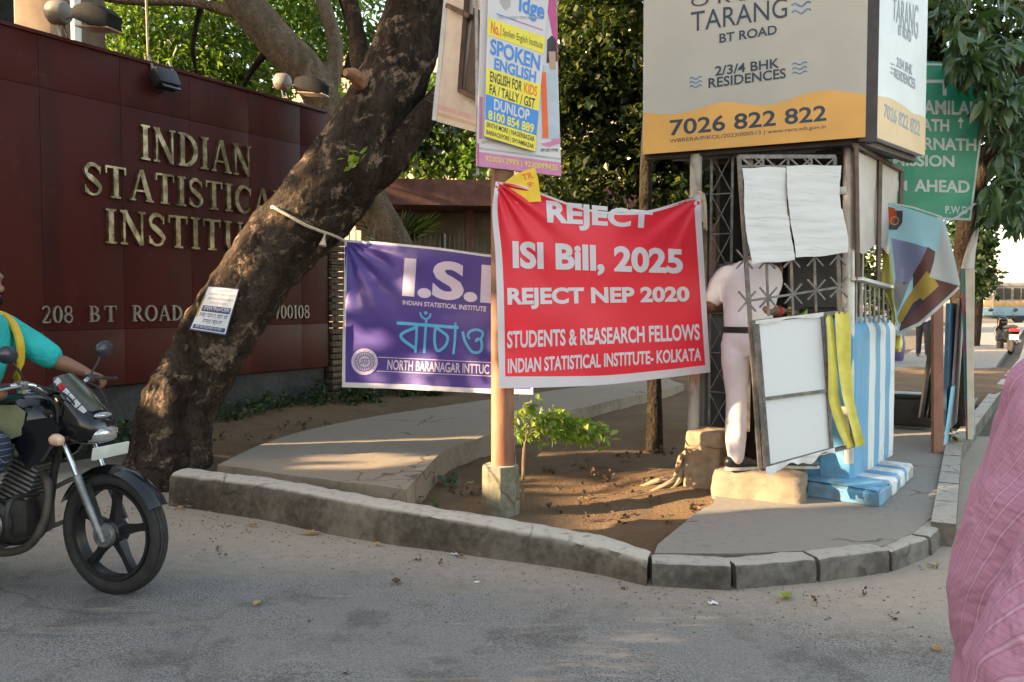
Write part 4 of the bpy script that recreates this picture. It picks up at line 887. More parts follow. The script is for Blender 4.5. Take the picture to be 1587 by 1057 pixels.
rc = coons([(768, 281), (763, 330), (768, 400), (771, 500), (774, 602)], [(1085, 302), (1089, 370), (1093, 440), (1097, 510), (1101, 577)], [(768, 281), (810, 288), (850, 303), (900, 321), (955, 329), (1010, 325), (1085, 302)], [(774, 602), (860, 600), (940, 596), (1020, 587), (1101, 577)])
m = MB()
def hem(u, v): return 1 if (v > .965 or u > .975 or u < (.012+.045*math.sin(min(1, v*1.15)*2.6)) or v < .012) else 0
rcg = {}
def rgrid(u, v): p = rc(u, v); return rs(p[0], p[1])
m.grid(rgrid, 100, 80, lambda u, v: 0)
# white hems as strips sewn on the red field
def hemstrip(pts_uv, mb, mi, surf, cf, off=.002):
    V = [cf(u, v) for u, v in pts_uv]; n = len(V)//2; flat2d(mb, mi, V, [(i, i+1, n+i+1, n+i) for i in range(n-1)], surf, off)
nn = 60; tt = [i/nn for i in range(nn+1)]
lw = lambda v: .004+.024*math.sin(min(1.0, v*1.02)*math.pi*.86)
hemstrip([(0, v) for v in tt]+[(lw(v)*.6+.018, v) for v in tt], m, 1, rs, rc)
hemstrip([(u, 0) for u in tt]+[(u, .018) for u in tt], m, 1, rs, rc, .0025); hemstrip([(u, .955) for u in tt]+[(u, 1) for u in tt], m, 1, rs, rc, .003); hemstrip([(.978, v) for v in tt]+[(1, v) for v in tt], m, 1, rs, rc, .0035)
def rt(s, q, b=B3): write(m, 1, s, b, q, rs, .0055, 3.2)
rt("REJECT", [(846, 310), (1012, 327), (1009, 362), (849, 355)]); rt("ISI Bill, 2025", [(794, 373), (1058, 386), (1059, 431), (795, 423)]); rt("REJECT NEP 2020", [(786, 446), (1068, 444), (1069, 474), (787, 480)])
rt("STUDENTS & REASEARCH FELLOWS", [(786, 513), (1084, 502), (1085, 527), (786, 540)], B2); rt("INDIAN STATISTICAL INSTITUTE- KOLKATA", [(787, 556), (1087, 539), (1087, 559), (787, 579)], B2)
tag(m.build("red_banner", [m_red, m_hem], ang=180), "red protest banner with white lettering stretched from the rusty pole to the booth", "banner")
# frayed rope that ties it to the booth
m = MB(); g = random.Random(2)
for k in range(5): x = 1084+k*1.8; m.tube(cr([tuple(at(x, 300, 5.94)), tuple(at(x+2+g.uniform(-1, 2), 318, 5.94)), tuple(at(x+g.uniform(0, 6), 345+k*3, 5.93))], 4), .006, 6)
m.tube([at(1078, 305, 5.92), at(1088, 299, 5.97), at(1076, 296, 6.08)], .008, 6)
tag(m.build("tie_rope", m_rope), "frayed rope tying the red banner's upper corner to the booth post", "rope")

def pdepth(px, py):
    u = (px-532)/290; v = (py-380)/220; y = 6.56-.86*u+.035*math.sin(2.8*u); dx, dy = px-535, py-373; a = math.atan2(dy, dx+1e-6); r = math.hypot(dx, dy)
    y += .020*math.sin(a*15+.5)*math.exp(-(r/120)**2)*min(1, r/18)+.010*math.sin(px*.03+py*.025)+.008*math.sin((py-380)*.05-(px*.012))+.004*noise.noise(Vector((px*.03, py*.03, 7)))
    return max(y, 5.60+0*u)
def ps(px, py, off=0.0): return at(px, py, pdepth(px, py)-off)
pc = coons([(534, 371), (533, 450), (531, 520), (530, 600)], [(824, 400), (825, 470), (826, 540), (826, 611)], [(534, 371), (600, 376), (680, 384), (760, 395), (824, 400)], [(530, 600), (620, 603), (700, 607), (770, 610), (826, 611)])
m = MB(); m.grid(lambda u, v: ps(*pc(u, v)), 90, 70)
hemstrip([(0, v) for v in tt]+[(.014, v) for v in tt], m, 1, ps, pc, .003); hemstrip([(u, 0) for u in tt]+[(u, .016) for u in tt], m, 1, ps, pc, .0034); hemstrip([(u, .968) for u in tt]+[(u, 1) for u in tt], m, 1, ps, pc, .0038); hemstrip([(.985, v) for v in tt]+[(1, v) for v in tt], m, 1, ps, pc, .0042)
write(m, 2, "I.S.I", B3, [(627, 399), (765, 411), (763, 471), (623, 459)], ps, .010, 3); write(m, 2, "INDIAN STATISTICAL INSTITUTE", B1 if 0 else B2, [(624, 465), (754, 475), (753, 483), (624, 472)], ps, .010, 3)
write(m, 2, "NORTH BARANAGAR INTTUC", B1, [(601, 557), (758, 565), (758, 580), (600, 573)], ps, .010, 3)
paint(m, 2, [(586, 553.5), (650, 556.5), (720, 560), (824, 565)], 1.1, ps, .010, 3); paint(m, 2, [(584, 575), (650, 578), (720, 581), (824, 586)], 1.1, ps, .010, 3)
bs = lambda pts: [(500+x/5.29, 460+y/5.29) for x, y in pts]
for pts, w in (([(608, 215), (720, 222), (840, 232), (1115, 252)], 26), ([(775, 245), (640, 320), (765, 430)], 25), ([(772, 240), (768, 350), (760, 458)], 21), ([(850, 190), (846, 240), (840, 350), (833, 462)], 20),
               ([(798, 128), (815, 165), (848, 182), (878, 165), (884, 135)], 15), ([(925, 250), (918, 350), (930, 428), (960, 440), (1010, 395), (1025, 330), (985, 290), (930, 252)], 22), ([(1090, 212), (1085, 350), (1072, 470)], 20),
               ([(1148, 285), (1170, 370), (1225, 448), (1280, 455), (1305, 420), (1300, 360), (1270, 345), (1255, 370)], 22), ([(1205, 345), (1190, 315), (1215, 280), (1270, 270), (1312, 295), (1300, 340), (1270, 352)], 20)):
    paint(m, 3, bs([tuple(p) for p in cr(pts, 6)]), w/5.29, ps, .011, 3)
disc(m, 3, bs([(845, 132)])[0], 2.6, ps, .012)
cx, cy = 565, 560.5
disc(m, 2, (cx, cy), 20.5, ps, .011, 18.0)
for k in range(14): t = 2*math.pi*k/14; patch(m, 2, [(cx+r*math.cos(t+a_), cy+r*math.sin(t+a_)) for r, a_ in ((17.2, -.16), (20.5, -.13), (20.5, .13), (17.2, .16))], ps, .0125)
disc(m, 2, (cx, cy), 17.5, ps, .012, 15.5); disc(m, 2, (cx, cy), 14.2, ps, .012, 10.5); disc(m, 2, (cx, cy), 9.3, ps, .012)
for k in range(22): t = 2*math.pi*k/22; patch(m, 0, [(cx+r*math.cos(t+a_), cy+r*math.sin(t+a_)) for r, a_ in ((11.2, -.06), (13.4, -.06), (13.4, .05), (11.2, .05))], ps, .016)
for a_ in (-5, -2, 1.5, 4.5): paint(m, 0, [(cx+a_-2, cy+4), (cx+a_+1, cy+.5), (cx+a_, cy-3), (cx+a_+3, cy-4.5)], 1.1, ps, .016)
tag(m.build("purple_banner", [m_prp, m_hem, m_lil, m_ltb], ang=180), "purple banner with pale lettering tied between the leaning tree and the rusty pole", "banner")
# ================================================================ POLICE BOOTH
KA = Vector((.885, -.465, 0)).normalized(); KBd = Vector((.6, .8, 0))
m_dst = basic("door_steel", (.17, .155, .145, 1), .55, .4, 18, .4, .3, 60, .003)
def paintwall(name, col):
    t = NT(name); v = t.pos(); a = t.noise(5, 7, .7, v, .3); b = t.noise(2.2, 5, .6, t.scale(v, (3, 3, .6))); x, y, z = t.sep(v)
    c = t.mix(t.step(a, .585, .66), t.mix(b, mul(col, .68), mul(col, 1.12)), (.30, .28, .25, 1))
    low = t.math('SUBTRACT', t.step(t.noise(7, 6, .7, v), .35, .65), t.step(z, .14, .40)); c = t.mix(t.math('MULTIPLY', t.math('MAXIMUM', low, 0.0), .75), c, (.13, .12, .105, 1))
    t.set(c, .62, 0, .35); t.bump(t.math('ADD', a, t.noise(60, 4, .6, v)), .3, .005); return t.mat
m_blue = paintwall("blue_wall_paint", (.11, .31, .50, 1)); m_wst = paintwall("white_wall_paint", (.62, .63, .64, 1))
lp = at(1074, 740, 6.05); LP = Vector((lp.x, lp.y, 0)); RP = at(1317, 640, 5.74); RP.z = 0
kt = thing("police_booth", "steel framed traffic police booth with white sheets and a blue and white striped low wall", "booth", (LP+RP)/2)
m = MB(); m.tube([LP+Vector((0, 0, .0)), LP+Vector((0, 0, 2.49))], .043, 16); m.build("post", rusty("left_post_paint", (.40, .38, .34, 1), (.20, .13, .09, 1), .6, 6), kt)
m = MB(); m.tube([RP+Vector((-.01, 0, .33)), RP+Vector((-.035, .0, 2.50))], .041, 18); m.build("post", m_silver, kt)
LB, RB = LP+KBd*1.15, RP+KBd*1.05-KA*.22
for p in (LB, RB): m = MB(); m.box(p+Vector((0, 0, 1.3)), (.06, .06, 2.5), Wrot); m.build("post", m_steel, kt, smooth=False)
def lattice(mb, a, b, u, n, w, t=.012):
    """truss between two uprights a..b, u the offset to the second upright"""
    a, b, u = Vector(a), Vector(b), Vector(u); mb.bar(a, b, w); mb.bar(a+u, b+u, w)
    for i in range(n):
        p, q = a.lerp(b, i/n), a.lerp(b, (i+1)/n); mid = (p+q)/2; mb.bar(p, p+u, t)
        mb.bar(p, mid+u/2, t*.9); mb.bar(p+u, mid+u/2, t*.9); mb.bar(q, mid+u/2, t*.9); mb.bar(q+u, mid+u/2, t*.9)
m = MB(); lattice(m, LP+KBd*.10+KA*.07+Vector((0, .0, .5)), LP+KBd*.10+KA*.07+Vector((0, 0, 2.5)), KA*.15, 7, .016, .008); m.build("lattice", m_dst, kt, smooth=False)
m = MB(); lattice(m, LP+KA*.32+KBd*.35+Vector((0, .0, .4)), LP+KA*.32+KBd*.35+Vector((0, 0, 2.5)), KA*.10, 8, .02, .01); m.build("lattice", m_steel, kt, smooth=False)
m = MB(); m.box(LP+KA*.30+KBd*.20+Vector((0, 0, 1.5)), (.045, .05, 2.0)); m.build("post", m_steel, kt, smooth=False)
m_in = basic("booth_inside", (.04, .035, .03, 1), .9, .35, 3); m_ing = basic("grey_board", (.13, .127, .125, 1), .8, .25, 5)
cB = (LB+RB)/2; Krot = Matrix(((KA.x, KBd.x, 0), (KA.y, KBd.y, 0), (0, 0, 1))); an = math.atan2(KA.y, KA.x); Ar = Matrix.Rotation(an, 3, 'Z')
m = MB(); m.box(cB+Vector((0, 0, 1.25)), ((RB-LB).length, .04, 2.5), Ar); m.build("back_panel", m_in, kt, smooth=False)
lm = LP+KBd*.62; bn = math.atan2(KBd.y, KBd.x); Br = Matrix.Rotation(bn, 3, 'Z')
m = MB(); m.box(lm+Vector((0, 0, .85)), (.95, .035, 1.1), Br); m.build("side_board", m_ing, kt, smooth=False)
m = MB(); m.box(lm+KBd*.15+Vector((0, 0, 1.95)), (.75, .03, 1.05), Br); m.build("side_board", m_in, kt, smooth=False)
cc = LP.lerp(RP, .5)+KBd*.62; m = MB(); m.box(cc-KA*.14+Vector((0, 0, 1.18)), (.80, .5, .05), Ar, .006); m.build("counter", m_ing, kt)
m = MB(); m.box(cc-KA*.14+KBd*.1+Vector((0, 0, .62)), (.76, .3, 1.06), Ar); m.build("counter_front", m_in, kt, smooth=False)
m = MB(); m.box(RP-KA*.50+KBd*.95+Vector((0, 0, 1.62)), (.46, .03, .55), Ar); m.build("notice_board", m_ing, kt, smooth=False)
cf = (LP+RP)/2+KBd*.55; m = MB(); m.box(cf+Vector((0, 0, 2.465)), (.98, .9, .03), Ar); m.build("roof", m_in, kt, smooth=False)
m = MB()
for o in (0, .55, 1.1): m.bar(LP-KA*.2+KBd*(o+.06)+Vector((0, 0, 2.485)), RP+KA*.04+KBd*(o+.06)+Vector((0, 0, 2.485)), .035, .03, (0, 0, 1))
m.build("roof_beam", m_steel, kt, smooth=False)
# mud brick lump round the left post's foot
def rock(mb, c, sz, rot, seed, amp=.03, n=18):
    bm = bmesh.new(); bmesh.ops.create_cube(bm, size=1); bmesh.ops.subdivide_edges(bm, edges=bm.edges[:], cuts=n, use_grid_fill=True); V = []
    for v in bm.verts:
        q = Vector(v.co)*2; e = (abs(q.x)**8+abs(q.y)**8+abs(q.z)**8)**(1/8); q = q/e; p = rot @ Vector((q.x*sz[0]/2, q.y*sz[1]/2, q.z*sz[2]/2)); nd = p.normalized(); sd_ = Vector((seed, 0, 0))
        p += nd*(amp*(noise.noise(p*5+sd_)+.5*noise.noise(p*14+sd_)+.25*noise.noise(p*38+sd_))); V.append(p+Vector(c))
    bm.verts.index_update(); mb.add(V, [tuple(v.index for v in f.verts) for f in bm.faces]); bm.free()
m_mud = concrete_mat("mud_brick", (.34, .25, .165, 1), (.19, .135, .085, 1), .45); m_blk = concrete_mat("old_block", (.25, .205, .15, 1), (.20, .16, .12, 1), .42)
m = MB(); ly = LP+KA*.10; rock(m, ly+Vector((0, 0, .22)), (.27, .3, .52), Ar, 1, .03); rock(m, ly+Vector((0, -.02, .47)), (.27, .28, .12), Ar, 2, .015); m.build("post_footing", m_mud, kt, ang=60)
m = MB(); g = random.Random(8)
for k in range(8):
    az = g.uniform(2.2, 5.2); r = g.uniform(.16, .42); z0 = g.uniform(.12, .3); m.tube(cr([(LP.x, LP.y, z0+.06), (LP.x+.09*math.cos(az), LP.y+.09*math.sin(az), z0), (LP.x+r*.6*math.cos(az+.2), LP.y+r*.6*math.sin(az+.2), .14), (LP.x+r*math.cos(az), LP.y+r*math.sin(az), .06)], 4), [.035-.0022*i for i in range(13)], 8, wob=.3, wsc=20)
tag(m.build("dead_root", m_mud), "gnarled dry root clinging to the foot of the booth's left post", "root")
# striped low wall on its stepped base
c1 = G(1321, 743, .225); c1.z = 0; Ls = 1.22; fdir = -KA
bl_ = MB(); Hb = 1.325; Wd = .19; NU = 60
sg = [(0, .33, 0), (.33, .47, 1), (.47, .59, 0), (.59, .72, 1), (.72, .83, 0), (.83, 1.01, 1)]
def smat(u, v): return next((k for a_, b_, k in sg if a_ <= u < b_), 0)
def prof(v):
    # section across the wall: up the outer face, over the rounded top, down the inner face
    if v < .40: return (0, .225+(Hb-.12-.225)*v/.40)
    if v < .60:
        t = (v-.4)/.2*math.pi/2; return (.10-.10*math.cos(t), Hb-.12+.12*math.sin(t))
    if v < .7: return (.10+(Wd-.1)*(v-.6)/.1, Hb)
    return (Wd, Hb-(Hb-.225)*(v-.7)/.3)
def bfn(u, v):
    o, z = prof(v); uu = u+.012*noise.noise(Vector((u*20, v*6, 3)))*(0 < u < 1); e = .03*max(0, (abs(u-.5)*2-.93)/.07); p = c1+KBd*(uu*Ls)+fdir*(o+e*.6); p.z = z-e*.5*(z > 1)
    return p+Vector((noise.noise(p*4), noise.noise(p*4+Vector((7, 0, 0))), 0))*.008
bl_.grid(bfn, NU, 40, smat); bl_.mi = 0
for e in (0, 1): bl_.poly([bfn(e, v/40) for v in range(41)][::(1 if e == 0 else -1)])
bl_.box(c1+fdir*.29+KBd*.30+Vector((0, 0, .36)), (.34, .56, .31), Matrix(((KA.x, KBd.x, 0), (KA.y, KBd.y, 0), (0, 0, 1))), .03); bl_.build("low_wall", [m_blue, m_wst], kt, ang=50)
sc_ = G(1364, 785, ZP); sl_ = G(1252, 768, ZP); sr_ = G(1414, 739, ZP); da = (sl_-sc_); db = (sr_-sc_); la, lb_ = da.length, db.length; da.normalize(); db.normalize()
st_b = MB()
def stp(u, v):
    th = [(0, -.02), (0, .8), (.02, 1), (.5, 1.06), (.5, -.02)]; q = v*4; i = min(int(q), 3); f = q-i; o = th[i][0]*(1-f)+th[i+1][0]*f; z = th[i][1]*(1-f)+th[i+1][1]*f
    p = sc_+db*(u*lb_)+da*o; p.z = ZP+z*.10*(1-.1*noise.noise(Vector((u*7, 0, 1)))); return p+Vector((noise.noise(p*7), noise.noise(p*7+Vector((0, 9, 0))), 0))*.012
st_b.grid(stp, 48, 24, lambda u, v: smat(max(0, u*1.02-.02), v))
st_b.mi = 0
def stp2(u, v):
    th = [(0, -.02), (0, .8), (.02, 1), (.28, 1.05), (.28, -.02)]; q = v*4; i = min(int(q), 3); f = q-i; o = th[i][0]*(1-f)+th[i+1][0]*f; z = th[i][1]*(1-f)+th[i+1][1]*f
    p = sc_+da*(u*la)+db*(o+.0); p.z = ZP+z*.097*(1-.1*noise.noise(Vector((u*7, 0, 1)))); return p+Vector((noise.noise(p*7), noise.noise(p*7+Vector((0, 9, 0))), 0))*.012
st_b.grid(lambda u, v: stp2(1-u, v), 30, 24)
for fn, e in ((stp, 1), (stp2, 1)): st_b.poly([fn(e, v/24) for v in range(25)])
st_b.build("step", [m_blue, m_wst], kt, ang=50)
# side window over the low wall : frame, canvas, sill and thin bars
spw = Plane(RP+KA*.02, RP+KA*.02+KBd, RP+KA*.02+Vector((0, 0, 1)))
m_cream2 = basic("cream_canvas", (.50, .44, .39, 1), .75, .12, 4, 0, .3, 14, .01); m_wd2 = basic("brown_wood", (.14, .10, .08, 1), .75, .3, 12)
m = MB()
def canv(u, v):
    x = 1322+(1389-1322)*u; yt_, yb_ = 224+(263-224)*u, (384+14*math.sin(u*9)*.6+8*u); y = yt_*(1-v)+yb_*v; return spw(x, y, .012+.02*v*math.sin(u*11)*math.sin(v*3))
m.grid(canv, 26, 20); m.build("canvas", m_cream2, kt)
m = MB()
for a_, b_ in (((1318, 226), (1391, 265)), ((1391, 265), (1385, 448)), ((1357, 246), (1354, 442)), ((1319, 228), (1322, 435))): m.bar(spw(*a_, .03), spw(*b_, .03), .03, .025)
m.build("window_frame", m_wd2, kt, smooth=False)
m = MB(); m.bar(spw(1321, 432, .03), spw(1387, 449, .03), .07, .022, (0, 0, 1)); m.build("sill", m_white, kt, smooth=False)
m = MB()
for k in range(9): x = 1327+k*7; m.bar(spw(x, 437+k*1.9, .0), spw(x, 500, .0), .012)
m.build("window_bar", m_steel, kt, smooth=False)
m = MB(); m.box(cf+KA*.15+KBd*.25+Vector((0, 0, 1.32)), (.42, .22, .16), Ar, .06); tag(m.build("black_bag", basic("bag_black", (.012, .012, .014, 1), .55, .3, 12, 0, .6, 20, .02)), "black bag lying on the booth counter behind the lattice door", "bag")

# lattice door leaf that hangs open, with sheets wired on
dp = Plane(at(1144, 242, 5.27), at(1177, 727, 5.29), at(1296, 242, 5.58))
dt = thing("lattice_door", "steel lattice door hanging open askew with white sheets above and a white board below", "door", dp(1177, 727))
def db_(mb, a_, b_, w=.022, off=0.0, t=None): mb.bar(dp(*a_, off), dp(*b_, off), w, t or w)
m = MB()
for a_, b_ in (((1145, 243), (1162, 490)), ((1162, 490), (1178, 727)), ((1293, 243), (1301, 480)), ((1301, 480), (1323, 690)), ((1145, 243), (1293, 243)), ((1178, 727), (1323, 690)), ((1160, 500), (1301, 484))): db_(m, a_, b_, .024)
m.build("frame", m_dst, dt, smooth=False)
m = MB()
db_(m, (1146, 258), (1294, 258), .014); db_(m, (1156, 467), (1300, 445), .014)
for x0, x1 in ((1182, 1191), (1221, 1229), (1257, 1265)): db_(m, (x0, 243), (x1, 490), .014)
xs = [1147, 1183, 1221, 1258, 1294]
for i in range(4):
    a_, b_ = xs[i], xs[i+1]; mid = (a_+b_)/2
    if i % 2 == 0: db_(m, (a_, 244), (a_+15, 258), .009, .004); db_(m, (b_-2, 258), (b_-15, 244), .009, .004)
    db_(m, (a_+2, 244), (a_+17, 259), .009, .004); db_(m, (b_-16, 258), (b_-1, 244), .009, .004)
def node(x, y, ll=14):
    for sx in (-1, 1):
        for sy in (-1, 1): db_(m, (x, y), (x+sx*ll*.95, y+sy*ll*1.1), .010, .006)
for x, y in ((1157, 467), (1190, 461), (1228, 455), (1264, 449), (1299, 445)): node(x, y)
for x, y in ((1153, 402), (1188, 402), (1226, 400), (1262, 398), (1297, 396)): node(x, y, 13)
for y in (300, 350): db_(m, (1147+(y-243)*.07, y), (1294, y-2), .012)
m.build("lattice", m_dst, dt, smooth=False)
def sheet_mat():
    t = NT("stacked_newsprint"); v = t.pos(); a = t.noise(3, 5, .6, t.scale(v, (1.5, 1.5, 22))); b = t.noise(20, 5, .65, v)
    t.set(t.mix(t.step(a, .50, .72), (.60, .585, .575, 1), t.mix(b, (.44, .41, .385, 1), (.56, .53, .50, 1))), .75, 0, .2); t.bump(a, .10, .004); return t.mat
m_sheet = sheet_mat()
def sheet(tl, tr_, br_, bl, ph, off, nm="sheet"):
    mm = MB(); tl, tr_, br_, bl = [np.array(p, float) for p in (tl, tr_, br_, bl)]
    def f(u, v):
        p = (tl*(1-u)+tr_*u)*(1-v)+(bl*(1-u)+br_*u)*v; p = p+np.array((1.5*math.sin(v*5+ph), 1.0*math.sin(u*7+ph))); return dp(p[0], p[1], off+.007*math.sin(u*4+ph)*math.sin(v*3)+.0012*math.sin(v*26+ph)+.014*v)
    mm.grid(f, 22, 36); return mm.build(nm, m_sheet, dt)
sheet((1146, 261), (1214, 260), (1217, 338), (1150, 338), .3, .022); sheet((1213, 258), (1298, 257), (1297, 332), (1217, 336), 1.9, .026)
sheet((1149, 334), (1217, 337), (1222, 404), (1156, 410), 3.1, .036); sheet((1218, 330), (1300, 326), (1304, 393), (1224, 401), 4.3, .042)
m_board = rusty("white_board", (.60, .605, .615, 1), (.40, .34, .28, 1), .70, 3.2, .5, (1, 1, .5))
m = MB(); f = [dp(*c, .030) for c in ((1164, 503), (1268, 489), (1281, 694), (1182, 722))]; m.prism(f[::-1], -dp.n*.018); m.build("white_panel", m_board, dt, smooth=False)
m = MB()
for a_, b_ in (((1162, 500), (1180, 724)), ((1268, 487), (1282, 694)), ((1180, 723), (1283, 695)), ((1174, 618), (1273, 605)), ((1167, 501), (1185, 722))): db_(m, a_, b_, .020, .040)
m.build("panel_frame", m_dst, dt, smooth=False)
m = MB()
def torn(u, v): x = 1178+(1284-1178)*u; y = 727-30*u-2+(9+4*math.sin(u*13)+2*math.sin(u*31))*v; return dp(x, y-3, .055+.012*math.sin(u*20)*v)
m.grid(torn, 30, 3); 
def torn2(u, v): x = 1162+(1268-1162)*u; y = 498-13*u-1+(5+2*math.sin(u*9))*v; return dp(x, y, .055+.006*math.sin(u*24))
m.grid(torn2, 30, 2); m.build("torn_sheet", m_sheet, dt)
m_pl = basic("yellow_plastic", (.58, .50, .07, 1), .4, .18, 7, 0, .35, 16, .012)
def strip(Le, Re, ph, off):
    mm = MB(); l_ = cr(Le, 6); r_ = cr(Re, 6); n = len(l_)-1
    def f(u, v):
        k = v*n; i = min(int(k), n-1); g_ = k-i; a_ = l_[i]*(1-g_)+l_[i+1]*g_; b_ = r_[i]*(1-g_)+r_[i+1]*g_; p = a_*(1-u)+b_*u; return dp(p[0], p[1]+(2.5*math.sin(u*16+ph) if v < .02 else 0), off+.006*math.sin(u*5+ph)+.010*math.sin(v*7+ph))
    mm.grid(f, 10, 40); return mm
tag(strip([(1268, 490), (1270, 540), (1273, 590), (1276, 622), (1289, 668), (1300, 693)], [(1279, 489), (1284, 540), (1289, 590), (1294, 622), (1304, 660), (1312, 690)], .5, .06).build("plastic_strip", m_pl), "narrow yellow plastic strip hanging next to the white board of the lattice door", "plastic strip", "yellow strips on the lattice door")
tag(strip([(1278, 486), (1283, 540), (1290, 592), (1294, 622), (1303, 660), (1311, 691)], [(1301, 484), (1305, 542), (1309, 600), (1312, 630), (1318, 662), (1326, 687)], 2.0, .075).build("plastic_strip", m_pl), "wider yellow plastic strip with a frilled top hanging nearest the silver booth post", "plastic strip", "yellow strips on the lattice door")
m = MB(); m.box(dp(1303, 296, .0), (.07, .05, .05), Ar, .004); m.box(dp(1311, 636, .0), (.06, .05, .05), Ar, .004); m.build("hinge", m_silver, dt)
# worn block the policeman stands on
bc = at(1180, 765, 5.72); m = MB(); rock(m, (bc.x, bc.y, .17), (.60, .42, .265), Ar, 5, .022, 26); tag(m.build("stone_block", m_blk, ang=60), "worn concrete block that the policeman stands on below the lattice door", "block")

# ================================================================ BILLBOARD ON THE BOOTH ROOF
hb = thing("billboard", "large two sided cream and yellow residence advertisement box on top of the booth", "billboard", cf+Vector((0, 0, 2.54)))
zb = 2.517; fl = at(996, 240, 6.12); fr_ = at(1341, 213, 5.51); fl.z = fr_.z = zb; hp = Plane(fl, fr_, fl+Vector((0, 0, 1)))
sl2 = at(1356, 212, 5.55); sr2 = at(1433, 242, 6.24); sl2.z = sr2.z = zb; hs = Plane(sl2, sr2, sl2+Vector((0, 0, 1)))
m_crm = basic("billboard_cream", (.37, .365, .335, 1), .5, .05, 3, 0, .08, 5, .01); m_crm2 = basic("billboard_pale", (.56, .58, .58, 1), .45, .05, 3); m_navy = basic("billboard_navy", (.018, .035, .065, 1), .5, .15); m_amb = basic("billboard_amber", (.62, .34, .085, 1), .5, .1, 2); m_amb2 = basic("billboard_sand", (.60, .40, .20, 1), .5, .1, 2); m_wave = basic("billboard_wave_blue", (.05, .18, .36, 1), .5); m_fnavy = basic("billboard_faded_navy", (.22, .27, .30, 1), .5, .2, 14)
TOPV = Vector((0, 0, 1.75))
cq = lambda x, y: (960+x/2.531, y/2.531)
def facepanel(pl_, a_, b_, mats, name):
    m = MB(); m.prism([a_, b_, b_+TOPV, a_+TOPV], -pl_.n*.05)
    return m
m = facepanel(hp, fl, fr_, None, "")
wav = [(96, 442), (150, 447), (200, 449), (260, 440), (330, 420), (380, 405), (430, 400), (490, 408), (540, 413), (590, 411), (640, 400), (700, 378), (760, 362), (830, 355), (900, 362), (966, 372)]
wv = cr([cq(*p) for p in wav], 4); wv[0] = np.array((998.2, cq(96, 442)[1])); wv[-1] = np.array((1341.5, cq(966, 372)[1]))
bot = [(998.2+(1341-998.2)*i/(len(wv)-1)-1.5*(1-i/(len(wv)-1)), 239.5-27*i/(len(wv)-1)) for i in range(len(wv))]
V = [tuple(p) for p in wv]+bot; n = len(wv); flat2d(m, 1, V, [(i, i+1, n+i+1, n+i) for i in range(n-1)], hp, .003)
wv2 = [(p[0], p[1]+1.3+2.0*math.sin(i*.3)) for i, p in enumerate(wv)]
def hw(s, b, x0, yb0, x1, yb1, h, mi=2, pl_=hp, mb=None): write(mb or m, mi, s, b, [(x0, yb0-h), (x1, yb1-h), (x1, yb1), (x0, yb0)], pl_, .006)
hw("O R B I T", B0, 1071, 11, 1216, -7, 15); hw("TARANG", B0, 1071, 50, 1220, 27, 31); hw("BT ROAD", B1, 1115, 67, 1204, 53, 14.5)
hw("2/3/4 BHK", B1, 1108, 118, 1208, 105, 15); hw("RESIDENCES", B1, 1098, 137, 1218, 121, 15.5); hw("7026 822 822", B1, 1038, 211, 1281, 187.5, 25); hw("WBRERA/P/KOL/2023/000513 | www.rera.wb.gov.in", B0, 1038, 223.5, 1280, 200.5, 8)
def waves(mb, x0, x1, ys, amp, slope, mi, pl_, w=1.5):
    for y in ys:
        pts = [(x0+(x1-x0)*i/16, y-amp*math.sin(i/16*math.pi*3)-slope*i/16) for i in range(17)]; paint(mb, mi, pts, w, pl_, .006)
waves(m, 1069, 1088, (122, 128.5, 135), 1.8, 2, 3, hp); waves(m, 1228, 1251, (100, 107, 114), 1.8, 2.5, 3, hp); waves(m, 1227, 1257, (9, 20), 3.0, 4, 3, hp, 2.2)
m.build("front_panel", [m_crm, m_amb, m_navy, m_wave], hb, smooth=False)
m = facepanel(hs, sl2, sr2, None, ""); wv = cr([(1357, 148), (1368, 150), (1380, 152), (1393, 160), (1402, 165), (1415, 176), (1425, 178), (1434.6, 184)], 4)
wv[0] = np.array((1356.6, 148)); bot = [(1356.4+(1432.9-1356.4)*i/(len(wv)-1), 212+29.5*i/(len(wv)-1)) for i in range(len(wv))]; n = len(wv); flat2d(m, 1, [tuple(p) for p in wv]+bot, [(i, i+1, n+i+1, n+i) for i in range(n-1)], hs, .003)
for s, b, q_ in (("TARANG", B0, [(1384, -4), (1423, 8), (1422, 62), (1383, 30)]), ("BT ROAD", B1, [(1392, 38), (1412, 48), (1412, 66), (1392, 54)]), ("2/3/4 BHK", B1, [(1390, 88), (1414, 101), (1413, 117), (1389, 103)]), ("RESIDENCES", B1, [(1386, 105), (1418, 122), (1418, 139), (1386, 120)]), ("7026 822 822", B1, [(1370, 160), (1426, 188), (1425, 212), (1369, 182)])): write(m, 2, s, b, q_, hs, .006)
waves(m, 1380, 1386, (98, 105, 112), 1.2, -3, 2, hs, 1.0)
m.build("side_panel", [m_crm2, m_amb2, m_fnavy], hb, smooth=False)
m_fr = basic("billboard_frame_brown", (.045, .03, .03, 1), .6, .3)
m = MB(); e = (fr_+sl2)/2; m.bar(e+Vector((-.01, .06, -.03)), e+Vector((-.01, .06, 1.76)), .10, .12); m.bar(fl-hp.n*.09+Vector((0, 0, -.02)), fr_-hp.n*.09+Vector((0, 0, -.02)), .06, .04); m.bar(sl2-hs.n*.09+Vector((0, 0, -.02)), sr2-hs.n*.09+Vector((0, 0, -.02)), .06, .04)
m.bar(fl-hp.n*.1+Vector((.03, 0, 0)), fl-hp.n*.1+TOPV+Vector((.03, 0, 0)), .05, .05); m.bar(sr2-hs.n*.1, sr2-hs.n*.1+TOPV, .05, .05); m.build("frame", m_fr, hb, smooth=False)
